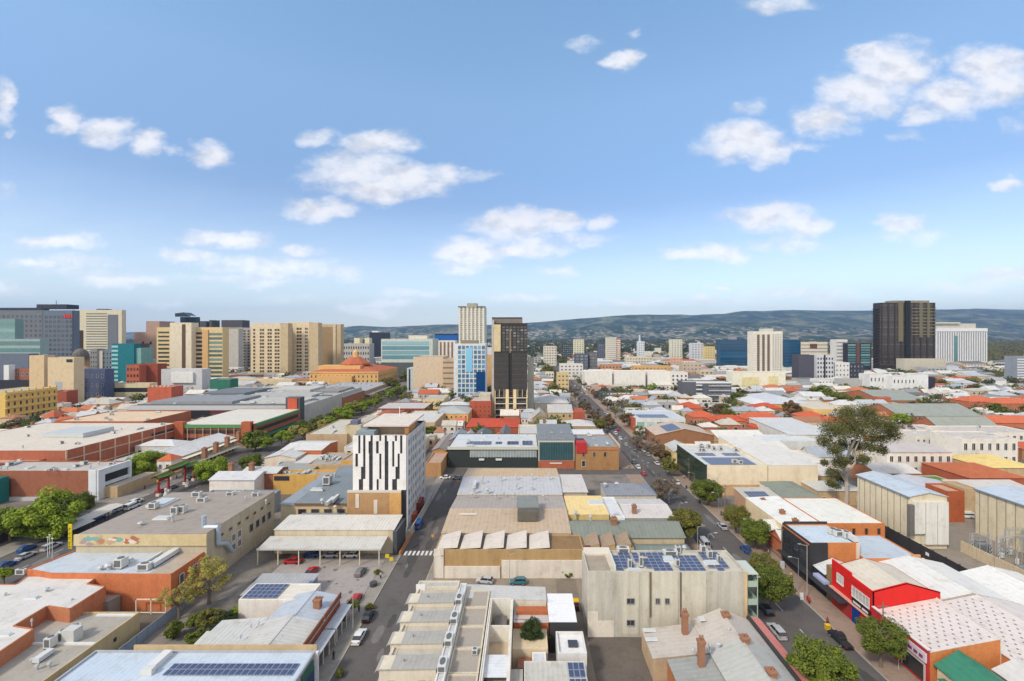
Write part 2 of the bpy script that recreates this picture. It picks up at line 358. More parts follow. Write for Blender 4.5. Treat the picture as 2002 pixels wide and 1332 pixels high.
def wins(b,face,nu,nz,u=(0,1),z=(0,None),wf=.55,hf=.55,glass=None,frame=None,mull=0,name='window',skip=None,jit=0,out=.006,cap=100):
    """a grid of windows, each its own part, on face f(ront) l(eft) r(ight)"""
    glass=glass or GL; frame=frame or WHITE
    X0,X1,Y0,Y1=b.R; ox,oy=b.o.x,b.o.y; z0,z1=z; z1=z1 if z1 is not None else b.z-.8
    if face=='f': A=(X0,Y0); d=(1,0); Ln=X1-X0; rz=0; n=(0,-1)
    elif face=='r': A=(X1,Y0); d=(0,1); Ln=Y1-Y0; rz=math.pi/2; n=(1,0)
    else: A=(X0,Y1); d=(0,-1); Ln=Y1-Y0; rz=-math.pi/2; n=(-1,0)
    if face=='l': u=(1-u[1],1-u[0])
    du=(u[1]-u[0])*Ln/nu; dz=(z1-z0)/nz; w=du*wf; h=dz*hf
    me=winmesh(w,h,frame,glass,mull,name); cnt=getattr(b,'nw',0); rest=[]
    for j in range(nz-1,-1,-1):
        for i in range(nu):
            if skip and skip(i,j): continue
            s=u[0]*Ln+du*(i+.5); px=A[0]+d[0]*s+n[0]*out-ox; py=A[1]+d[1]*s+n[1]*out-oy; pz=z0+dz*(j+.5)-b.z0
            if cnt<cap: link(name,me,b.root,(px,py,pz),rz)
            else: rest.append((px,py,pz))
            cnt+=1
    b.nw=cnt
    if rest:
        m=MB(); t=.05
        for (px,py,pz) in rest:
            dx,dy=d[0]*w/2,d[1]*w/2; ex,ey=n[0]*.02,n[1]*.02
            m.poly([(px-dx+ex,py-dy+ey,pz-h/2),(px+dx+ex,py+dy+ey,pz-h/2),(px+dx+ex,py+dy+ey,pz+h/2),(px-dx+ex,py-dy+ey,pz+h/2)],1)
            q=[(-1,1,h/2,h/2+.1),(-1,1,-h/2-.1,-h/2)]
            for s0,s1,za,zb in q:
                a=(px-dx,py-dy); c=(px+dx,py+dy); g=(n[0]*.12,n[1]*.12)
                m.poly([(a[0]+g[0],a[1]+g[1],pz+za),(c[0]+g[0],c[1]+g[1],pz+za),(c[0]+g[0],c[1]+g[1],pz+zb),(a[0]+g[0],a[1]+g[1],pz+zb)],0)
                m.poly([(a[0],a[1],pz+zb),(c[0],c[1],pz+zb),(c[0]+g[0],c[1]+g[1],pz+zb),(a[0]+g[0],a[1]+g[1],pz+zb)],0)
        o=m.build('window_field' if name=='window' else name,[frame,glass],b.root); o['kind']='stuff'
def bands(b,face,n,z=(0,None),hf=.5,mat=None,name='window_band',proud=.05,u=(0,1)):
    X0,X1,Y0,Y1=b.R; ox,oy=b.o.x,b.o.y; z0,z1=z; z1=z1 or b.z-.8; dz=(z1-z0)/n
    for j in range(n):
        za=z0+dz*(j+.5)-dz*hf/2-b.z0; zb=za+dz*hf; m=MB()
        if face=='f': m.box(X0-ox+u[0]*(X1-X0),X0-ox+u[1]*(X1-X0),Y0-oy-proud,Y0-oy-.003,za,zb)
        elif face=='r': m.box(X1-ox+.003,X1-ox+proud,Y0-oy+u[0]*(Y1-Y0),Y0-oy+u[1]*(Y1-Y0),za,zb)
        else: m.box(X0-ox-proud,X0-ox-.003,Y0-oy+u[0]*(Y1-Y0),Y0-oy+u[1]*(Y1-Y0),za,zb)
        m.build(name,mat or GL,b.root)
def fins(b,face,n,z=(0,None),w=.5,mat=None,name='fin',proud=.4,u=(0,1),ends=True):
    X0,X1,Y0,Y1=b.R; ox,oy=b.o.x,b.o.y; z0,z1=z; z1=z1 or b.z
    for j in range(n):
        f=u[0]+(u[1]-u[0])*(j/(n-1) if ends else (j+.5)/n); m=MB()
        if face=='f':
            x=X0-ox+w/2+f*(X1-X0-w); m.box(x-w/2,x+w/2,Y0-oy-proud,Y0-oy-.004,z0-b.z0,z1-b.z0)
        elif face=='r':
            y=Y0-oy+w/2+f*(Y1-Y0-w); m.box(X1-ox+.004,X1-ox+proud,y-w/2,y+w/2,z0-b.z0,z1-b.z0)
        else:
            y=Y0-oy+w/2+f*(Y1-Y0-w); m.box(X0-ox-proud,X0-ox-.004,y-w/2,y+w/2,z0-b.z0,z1-b.z0)
        m.build(name,mat or WHITE,b.root)
def extra(b,name,boxes,mat,parent=None):
    """a part made of boxes in world metres"""
    for (a,c,d,e,f,g) in boxes: o=MB().box(a-b.o.x,c-b.o.x,d-b.o.y,e-b.o.y,f-b.z0,g-b.z0).build(name,mat,parent or b.root)
    return o
_am={}
def acmesh(kind):
    if kind in _am: return _am[kind]
    m=MB()
    if kind=='air_conditioner':
        m.box(-.5,.5,-.5,.5,.12,1,0); m.cyl(0,0,1.0,1.06,.34,n=12,mi=1); m.box(-.36,.36,-.512,-.5,.25,.9,1); m.box(-.45,-.35,-.5,.5,0,.12,1); m.box(.35,.45,-.5,.5,0,.12,1)
    elif kind=='vent':
        m.cyl(0,0,0,.7,.16,n=8); m.cyl(0,0,.7,1.0,.34,.2,n=10); 
    elif kind=='duct':
        m.box(-.5,.5,-.5,.5,.25,1,0); m.box(-.42,-.36,-.5,.5,0,.25,1); m.box(.36,.42,-.5,.5,0,.25,1)
        for k in range(5): m.box(-.53,.53,-.5+.22*k,-.47+.22*k,.22,1.03,0)
    elif kind=='skylight':
        m.box(-.5,.5,-.5,.5,0,.6,0); m.box(-.42,.42,-.42,.42,.6,1,1)
    elif kind=='chimney':
        m.box(-.5,.5,-.5,.5,-1.5,.86,0); m.box(-.62,.62,-.62,.62,.86,1.0,0); m.cyl(-.22,0,1,1.25,.16,n=7); m.cyl(.22,0,1,1.25,.16,n=7)
    ms={'air_conditioner':[plainm(214,214,210),plainm(110,112,114)],'vent':[plainm(190,192,194,.4)],'duct':[plainm(215,218,220,.45),DARK],'skylight':[plainm(225,225,225),plainm(206,212,214,.3)],'chimney':[brickm(168,108,86)]}[kind]
    _am[kind]=m.mesh(kind,ms); return _am[kind]
def onroof(b,kind,x,y,s=(1.2,1.2,1.2),z=None,rz=0):
    """unit standing on the roof at pixel x,y"""
    z=b.rz if z is None else z; p=P(x,y,z); o=link(kind,acmesh(kind),b.roof,(p.x-b.o.x,p.y-b.o.y,z-b.z0),rz); o.scale=s; return o
def clutter(b,n,seed=0,kinds=('air_conditioner','vent','air_conditioner','duct','skylight'),inset=1.2):
    rr=random.Random(seed+int(b.X0*7)); X0,X1,Y0,Y1=b.R
    for i in range(n):
        if X1-X0<3*inset or Y1-Y0<3*inset: return
        x=rr.uniform(X0+inset,X1-inset); y=rr.uniform(Y0+inset,Y1-inset); k=rr.choice(kinds)
        s={'air_conditioner':(rr.uniform(1,2.0),rr.uniform(1,1.6),rr.uniform(.9,1.5)),'vent':(1.3,1.3,1.3),'duct':(rr.uniform(.7,1.1),rr.uniform(2.5,5),.9),'skylight':(1.3,rr.uniform(1.5,3),.5),'chimney':(1,1,1.5)}[k]
        o=link(k,acmesh(k),b.roof,(x-b.o.x,y-b.o.y,b.rz-b.z0),rr.choice((0,math.pi/2))); o.scale=s
def solarmat():
    m=bpy.data.materials.new('solar_glass'); m.use_nodes=True; nt=m.node_tree; N=nt.nodes; b=N['Principled BSDF']
    tc=N.new('ShaderNodeTexCoord'); br=N.new('ShaderNodeTexBrick'); br.offset=0; br.inputs['Scale'].default_value=6; br.inputs['Mortar Size'].default_value=.03
    br.inputs['Brick Width'].default_value=1; br.inputs['Row Height'].default_value=1
    br.inputs['Color1'].default_value=(.035,.045,.10,1); br.inputs['Color2'].default_value=(.05,.06,.13,1); br.inputs['Mortar'].default_value=(.17,.19,.26,1)
    nt.links.new(tc.outputs['Object'],br.inputs['Vector']); nt.links.new(br.outputs[0],b.inputs['Base Color']); b.inputs['Roughness'].default_value=.3
    b.inputs['Specular IOR Level'].default_value=.8
    return m
SOL=solarmat(); ALU=mk('aluminium',(.55,.57,.6),.35,.03,1,metal=.6)
_sm={}
def solar(b,X0,X1,Y0,Y1,zf,nx,ny,skip=None,gap=.06):
    """panels in a grid; zf(x,y) gives the height of the sheet they lie on"""
    w,d=(X1-X0)/nx,(Y1-Y0)/ny; k=(round(w,2),round(d,2))
    if k not in _sm:
        m=MB(); a,c=w/2-gap/2,d/2-gap/2; m.box(-a,a,-c,c,-.05,0,0); m.poly([(-a+.05,-c+.05,.004),(a-.05,-c+.05,.004),(a-.05,c-.05,.004),(-a+.05,c-.05,.004)],1)
        _sm[k]=m.mesh('solar_panel',[ALU,SOL])
    sx=math.atan((zf(X1,Y0)-zf(X0,Y0))/(X1-X0)); sy=math.atan((zf(X0,Y1)-zf(X0,Y0))/(Y1-Y0))
    for i in range(nx):
        for j in range(ny):
            if skip and skip(i,j): continue
            x=X0+w*(i+.5); y=Y0+d*(j+.5)
            o=link('solar_panel',_sm[k],b.roof,(x-b.o.x,y-b.o.y,zf(x,y)+.16-b.z0)); o.rotation_euler=(sy,-sx,0)
# ---------------- the setting ----------------
def ground_mat():
    m=bpy.data.materials.new('ground_surface'); m.use_nodes=True; nt=m.node_tree; N=nt.nodes; L=nt.links; b=N['Principled BSDF']; b.inputs['Roughness'].default_value=.95; b.inputs['Specular IOR Level'].default_value=.1
    tc=N.new('ShaderNodeTexCoord'); sp=N.new('ShaderNodeSeparateXYZ'); L.new(tc.outputs['Object'],sp.inputs[0])
    def noi(s,d=4):
        n=N.new('ShaderNodeTexNoise'); n.inputs['Scale'].default_value=s; n.inputs['Detail'].default_value=d; n.inputs['Roughness'].default_value=.65; L.new(tc.outputs['Object'],n.inputs['Vector']); return n.outputs['Fac']
    def ramp(f,st):
        r=N.new('ShaderNodeValToRGB'); e=r.color_ramp.elements
        while len(e)<len(st): e.new(.5)
        for q,(p,c) in zip(e,st): q.position=p; q.color=(*c,1)
        L.new(f,r.inputs[0]); return r.outputs[0]
    near=ramp(noi(.045,6),[(.3,(.10,.085,.07)),(.45,(.16,.14,.12)),(.55,(.22,.20,.18)),(.7,(.11,.10,.095))])
    far=ramp(noi(.02,8),[(.35,(.05,.065,.03)),(.5,(.085,.09,.05)),(.6,(.17,.15,.12)),(.7,(.07,.08,.04))])
    mr=N.new('ShaderNodeMapRange'); mr.inputs[1].default_value=500; mr.inputs[2].default_value=1100; L.new(sp.outputs[1],mr.inputs[0])
    x=N.new('ShaderNodeMix'); x.data_type='RGBA'; L.new(mr.outputs[0],x.inputs[0]); L.new(near,x.inputs[6]); L.new(far,x.inputs[7]); 
    g=N.new('ShaderNodeVectorMath'); g.operation='SCALE'; L.new(x.outputs[2],g.inputs[0]); a=N.new('ShaderNodeMath'); a.operation='MULTIPLY_ADD'; L.new(noi(1.3,4),a.inputs[0]); a.inputs[1].default_value=.7; a.inputs[2].default_value=.65; L.new(a.outputs[0],g.inputs['Scale'])
    L.new(g.outputs[0],b.inputs['Base Color']); return m
gm=MB(); gm.poly([(-16000,-600,0),(16000,-600,0),(16000,14500,0),(-16000,14500,0)]); struct('ground',gm,ground_mat())
ASPH=mk('asphalt',(.115,.105,.10),.9,.20,.12,0,fine=.12,spec=.2); ASPH2=mk('asphalt_worn',(.33,.30,.285),.9,.16,.15,0,fine=.14,spec=.2)
PAVE=mk('paving',(.30,.22,.17),.9,.14,.3,0,fine=.16,spec=.15); PAVEG=mk('paving_grey',(.27,.25,.22),.9,.12,.3,0,fine=.14,spec=.15); KERB=mk('kerb_stone',(.36,.33,.28),.85,.1,.4)
LINE=mk('road_paint',(.62,.62,.6),.7,.15,1.5)
def sheet(name,x0,x1,y0,y1,z,mat): struct(name,MB().box(x0,x1,y0,y1,-.3,z,0,'b'),mat)
def footpath(x0,x1,y0,y1,side,mat=None):
    m=MB(); m.box(x0,x1,y0,y1,-.2,.13,0,'b')
    if side>0: m.box(x1+.002,x1+.25,y0,y1,-.2,.15,1,'b')
    else: m.box(x0-.25,x0-.002,y0,y1,-.2,.15,1,'b')
    struct('footpath',m,[mat or PAVE,KERB])
sheet('road',-33.9,-24.4,40,196,.012,ASPH)
sheet('road',49.4,62.8,40,1500,.012,ASPH)
sheet('road',-141.5,-118,60,1500,.012,ASPH)
sheet('road',-117.9,49.3,196.1,205,.010,ASPH)
sheet('road',-117.9,49.3,332,344,.010,ASPH)
sheet('road',62.9,330,232,242,.010,ASPH)
sheet('road',-900,900,505,532,.016,ASPH)
footpath(-37.2,-34.15,40,196,1,PAVEG); footpath(-24.15,-22.5,95,196,-1,PAVEG)
footpath(43,49.15,40,196,1); footpath(63.05,68.5,40,232,-1); footpath(63.05,68.5,242,505,-1); footpath(43,49.15,205,505,1)
footpath(-117.75,-109.5,60,196,-1); footpath(-151,-141.75,60,172,1,PAVEG); footpath(-151,-141.75,192,505,1,PAVEG); footpath(-117.75,-110,205,505,-1)
# lane marks
lm=MB()
for k in range(60): lm.box(56.0,56.14,72+k*9,75+k*9,0,.017,0,'b')
for k in range(40): lm.box(-129.9,-129.75,80+k*9,83+k*9,0,.017,0,'b')
struct('lane_markings',lm,LINE)
zc=MB(); a=P(783,1082); e=P(850,1082)
for k in range(8):
    x=-33.3+k*1.16; zc.box(x,x+.62,a.y-1.2,a.y+1.3,0,.02,0,'b')
struct('crossing_markings',zc,LINE)
rp=random.Random(12); pm_=MB()
for (xa,xb,ya,yb,n) in ((-33.5,-25,70,190,16),(49.8,62.2,72,330,34),(-141,-118.5,80,330,26)):
    for i in range(n):
        cx,cy=rp.uniform(xa+1.2,xb-1.2),rp.uniform(ya,yb); w,l=rp.uniform(.5,1.4),rp.uniform(1.2,7); k=8; pm_.poly([(cx+w*math.cos(6.283*q/k)*rp.uniform(.8,1.1),cy+l*math.sin(6.283*q/k)*rp.uniform(.8,1.1),.0145+.0001*i) for q in range(k)],i%2)
struct('road_patches',pm_,[mk('tar_patch',(.07,.066,.064),.85,.2,.6),mk('pale_patch',(.17,.16,.15),.95,.2,.6)])
pm_=MB()
for i in range(34):
    cx,cy,w=rp.uniform(-62,-39),rp.uniform(89,118),rp.uniform(.25,.8); pm_.poly([(cx+w*math.cos(6.283*q/7)*rp.uniform(.7,1.2),cy+w*math.sin(6.283*q/7)*rp.uniform(.7,1.4),.0285+.0001*i) for q in range(7)])
struct('oil_stains',pm_,mk('oil_stain',(.16,.145,.135),.8,.3,1))
# car park on the left of the narrow street
sheet('car_park',-64,-37.4,88,127,.02,ASPH2)
m=MB()
for k in range(9): m.box(-60+k*2.6,-59.9+k*2.6,100,105,0,.026,0,'b')
for k in range(8): m.box(-58+k*2.6,-57.9+k*2.6,89.5,94,0,.026,0,'b')
struct('parking_lines',m,LINE)
sheet('yard',-22.4,43,100.2,112.6,.02,mk('worn_concrete',(.25,.21,.165),.95,.2,.15,0,fine=.15)) 
sheet('yard',7.4,12.3,60,112,.03,mk('worn_concrete2',(.20,.165,.13),.95,.22,.2,0,fine=.15))
sheet('yard',12.4,30,62,90.4,.025,mk('worn_asphalt',(.13,.11,.095),.95,.35,.12,0,fine=.2))
sheet('yard',69,105,60,142,.02,mk('yard_concrete',(.24,.19,.15),.95,.15,.15,0,fine=.15))
sheet('yard',105.6,175,60,165,.02,mk('substation_gravel',(.24,.21,.17),.95,.15,.2,0,fine=.2))
sheet('lane',-76.6,-70,60,110,.02,mk('lane_concrete',(.22,.19,.165),.95,.15,.2))
sheet('lane',-190,-152,170,187.5,.02,mk('plaza_paving',(.2,.19,.19),.95,.12,.2))
# hills
SKY_L=[(-800,650),(200,652),(560,646),(620,642),(665,640),(700,638),(760,640),(820,637),(880,635),(960,637),(1030,632),(1100,627),(1160,621),(1200,617),(1280,616),(1350,615),(1390,612),(1450,607),(1500,609),(1550,607),(1620,608),(1700,608),(1760,606),(1850,606),(1900,604),(2002,606),(2300,600),(3200,612)]
def sky_y(x):
    for (a,b),(c,d) in zip(SKY_L,SKY_L[1:]):
        if a<=x<=c: return b+(d-b)*(x-a)/(c-a)
    return 650
def hill_mat():
    m=bpy.data.materials.new('hillside'); m.use_nodes=True; nt=m.node_tree; N=nt.nodes; L=nt.links; b=N['Principled BSDF']; b.inputs['Roughness'].default_value=1; b.inputs['Specular IOR Level'].default_value=0
    tc=N.new('ShaderNodeTexCoord'); sp=N.new('ShaderNodeSeparateXYZ'); L.new(tc.outputs['Object'],sp.inputs[0])
    mp=N.new('ShaderNodeMapping'); mp.inputs['Scale'].default_value=(1,.45,2.5); L.new(tc.outputs['Object'],mp.inputs[0])
    def noi(s,d,v=None):
        n=N.new('ShaderNodeTexNoise'); n.inputs['Scale'].default_value=s; n.inputs['Detail'].default_value=d; n.inputs['Roughness'].default_value=.65; L.new(v or mp.outputs[0],n.inputs['Vector']); return n.outputs['Fac']
    def ramp(f,st):
        r=N.new('ShaderNodeValToRGB'); e=r.color_ramp.elements
        while len(e)<len(st): e.new(.5)
        for q,(p,c) in zip(e,st): q.position=p; q.color=(*c,1)
        L.new(f,r.inputs[0]); return r.outputs[0]
    forest=ramp(noi(.004,8),[(.36,(.010,.020,.012)),(.48,(.025,.045,.018)),(.56,(.055,.08,.03)),(.66,(.13,.13,.065))])
    patch=ramp(noi(.0026,6),[(.52,(0,0,0)),(.58,(1,1,1))])
    grass=ramp(noi(.01,4),[(.4,(.09,.115,.045)),(.6,(.22,.19,.11))])
    x=N.new('ShaderNodeMix'); x.data_type='RGBA'; L.new(patch,x.inputs[0]); L.new(forest,x.inputs[6]); L.new(grass,x.inputs[7])
    # pale specks of roofs and cuttings, thinning with height
    vo=N.new('ShaderNodeTexVoronoi'); vo.inputs['Scale'].default_value=.012; L.new(mp.outputs[0],vo.inputs['Vector'])
    lo=N.new('ShaderNodeMapRange'); lo.inputs[1].default_value=330; lo.inputs[2].default_value=90; lo.inputs[3].default_value=0; lo.inputs[4].default_value=.42; L.new(sp.outputs[2],lo.inputs[0])
    th=N.new('ShaderNodeMath'); th.operation='LESS_THAN'; L.new(vo.outputs['Distance'],th.inputs[0]); 
    pn=N.new('ShaderNodeMath'); pn.operation='MULTIPLY'; L.new(lo.outputs[0],pn.inputs[0]); L.new(noi(.0016,4),pn.inputs[1]); 
    p2=N.new('ShaderNodeMath'); p2.operation='MULTIPLY'; L.new(pn.outputs[0],p2.inputs[0]); p2.inputs[1].default_value=1.7; L.new(p2.outputs[0],th.inputs[1])
    y=N.new('ShaderNodeMix'); y.data_type='RGBA'; L.new(th.outputs[0],y.inputs[0]); L.new(x.outputs[2],y.inputs[6]); y.inputs[7].default_value=(.34,.29,.25,1)
    L.new(y.outputs[2],b.inputs['Base Color']); return m
def hills():
    nx,ny=420,70; v=[]; f=[]
    Yf,Yb=4300,13500
    for j in range(ny):
        t=j/(ny-1); Y=Yf+(Yb-Yf)*t
        for i in range(nx):
            x=-700+3800*i/(nx-1); X=(x-CX)*Y/F
            top=H+(CY-sky_y(x))*11500/F
            env=min(1,max(0,(t)/.78)); env=env*env*(3-2*env)
            if Y>11500: env*=max(.3,1-(Y-11500)/3000)
            p=Vector((X*.00035,Y*.00035,0)); n=mn.fractal(p,1.0,2.1,6,noise_basis='PERLIN_ORIGINAL')
            rid=abs(mn.noise(Vector((X*.0007,Y*.00025,3.1))))
            z=top*env*(1-.30*(1-env)*1.0)+ (n*260-rid*300)*min(1,env*2.0)*(1-.75*env)
            if t<.02: z=-12
            # keep the skyline where the photograph has it
            lim=H+(CY-sky_y(x))*Y/F+ n*34+mn.noise(Vector((X*.004,0,0)))*9
            z=min(z,lim) 
            v.append((X,Y,max(z,-12)))
    for j in range(ny-1):
        for i in range(nx-1):
            a=j*nx+i; f.append((a,a+1,a+nx+1,a+nx))
    me=bpy.data.meshes.new('hills'); me.from_pydata(v,[],f); me.materials.append(hill_mat()); me.polygons.foreach_set('use_smooth',[True]*len(f)); me.update()
    o=link('hills',me); o['kind']='structure'
hills()
# ---------------- trees ----------------
def leafm(c,tr=.25):
    k=('leaf',c)
    if k in _mats: return _mats[k]
    m=bpy.data.materials.new('foliage'); _mats[k]=m; m.use_nodes=True; nt=m.node_tree; N=nt.nodes; L=nt.links; b=N['Principled BSDF']
    b.inputs['Roughness'].default_value=.65; b.inputs['Specular IOR Level'].default_value=.15
    tc=N.new('ShaderNodeTexCoord'); n=N.new('ShaderNodeTexNoise'); n.inputs['Scale'].default_value=3.0; n.inputs['Detail'].default_value=5; n.inputs['Roughness'].default_value=.7; L.new(tc.outputs['Object'],n.inputs['Vector'])
    r=N.new('ShaderNodeValToRGB'); e=r.color_ramp.elements; e[0].position=.32; e[0].color=(c[0]*.55,c[1]*.62,c[2]*.7,1); e[1].position=.68; e[1].color=(c[0]*1.45,c[1]*1.3,c[2]*1.1,1); L.new(n.outputs['Fac'],r.inputs[0])
    L.new(r.outputs[0],b.inputs['Base Color'])
    t=N.new('ShaderNodeBsdfTranslucent'); L.new(r.outputs[0],t.inputs[0]); mx=N.new('ShaderNodeMixShader'); mx.inputs[0].default_value=tr
    L.new(b.outputs[0],mx.inputs[1]); L.new(t.outputs[0],mx.inputs[2]); L.new(mx.outputs[0],N['Material Output'].inputs[0]); return m
LEAF={'lime':(.24,.33,.035),'green':(.13,.165,.03),'olive':(.17,.17,.04),'dark':(.05,.075,.025),'rust':(.18,.12,.06),'bare':(.20,.16,.12),'yellow':(.38,.35,.10),'mid':(.15,.195,.032)}
BARK=mk('bark',(.17,.13,.10),.95,.2,2); BARKP=mk('pale_bark',(.42,.37,.32),.9,.2,1.5)
_cm={}
def crownmesh(kind,color,var,fine):
    k=(kind,color,var,fine)
    if k in _cm: return _cm[k]
    rr=random.Random(var*31+len(kind)*7+fine); m=MB()
    ncl={'round':42,'loose':46,'bare':34,'tall':26,'cone':22}[kind]; per={2:420,1:90,0:34}[fine]; ls={2:.040,1:.085,0:.15}[fine]
    if fine==0: ncl=12
    if kind=='bare': per=int(per*.55); ls*=.7
    for c in range(ncl):
        while True:
            q=Vector((rr.uniform(-1,1),rr.uniform(-1,1),rr.uniform(-1,1)))
            if q.length<1: break
        q=q*(.5+.36*rr.random())/max(.55,q.length) if q.length>.2 else q
        cr=rr.uniform(.16,.36)
        if kind in('loose','bare'): q*=1.12; cr*=.72
        if kind=='cone': q.x*=.35*(1.1-q.z); q.y*=.35*(1.1-q.z); cr*=.5
        q.z*=.78 if kind!='cone' else 1.3
        if q.z<-.45: q.z*=.6
        for l in range(per):
            d=Vector((rr.gauss(0,1),rr.gauss(0,1),rr.gauss(0,1)));d.normalize(); 
            p=q+Vector((d.x,d.y,d.z*.8))*cr*(rr.random()**.35)
            u=Vector((rr.gauss(0,1),rr.gauss(0,1),rr.gauss(0,.6))); u.normalize(); w=u.cross(d+Vector((0,0,.6))); 
            if w.length<.1: continue
            w.normalize(); s=ls*rr.uniform(.6,1.3); u=u*s; w=w*s*.7
            m.poly([p-u-w*.3,p-w,p+u,p+w])
    _cm[k]=m.mesh('crown',leafm(LEAF[color])); return _cm[k]
_tm={}
def trunkmesh(var,pale=False):
    k=(var,pale)
    if k in _tm: return _tm[k]
    rr=random.Random(var+50); m=MB()  # unit: trunk to z=0, crown centre at z=1.0, crown radius 1 ; starts at z=-h handled by scale
    m.tube((0,0,-.02),(.02,.01,.35),.075,.055,7); m.tube((.02,.01,.35),(0,.03,.7),.055,.04,7)
    for i in range(8):
        a=i*.8+rr.random(); b=Vector((0,.02,.35+.07*(i%5))); e=b+Vector((math.cos(a)*.45,math.sin(a)*.45,.28+.3*rr.random())); m.tube(b,e,.03,.016,5)
        for s in range(3):
            e2=e+Vector((rr.uniform(-.3,.3),rr.uniform(-.3,.3),rr.uniform(.05,.3))); m.tube(e,e2,.014,.006,4)
    _tm[k]=m.mesh('trunk',BARKP if pale else BARK); return _tm[k]
def tree(X,Y,r,hc,color,label,kind='round',fine=1,group=None,name='street_tree',pale=False,cat='tree',rz=None):
    """crown radius r, crown centre height hc"""
    v=random.randrange(4); rz=random.uniform(0,6.28) if rz is None else rz
    t=thing(name,label,cat,(X,Y,0),rz,group)
    a=link('trunk',trunkmesh(v%2,pale),t); a.scale=(r,r,hc+r*.1)
    c=link('crown',crownmesh(kind,color,v,fine),t,(0,0,hc)); c.scale=(r*random.uniform(.88,1.12),r*random.uniform(.88,1.12),r*random.uniform(.82,1.1))
    OCC.append((X-r*.5,X+r*.5,Y-r*.5,Y+r*.5)); return t
def treepx(x,y,rpx,hc,color,label,kind='round',fine=None,**k):
    """tree from its crown centre and crown radius in pixels, crown centre hc metres up"""
    p=P(x,y,hc); r=rpx*p.y/F
    if fine is None: fine=2 if rpx>26 else (1 if rpx>12 else 0)
    return tree(p.x,p.y,r,hc,color,label,kind,fine,**k)
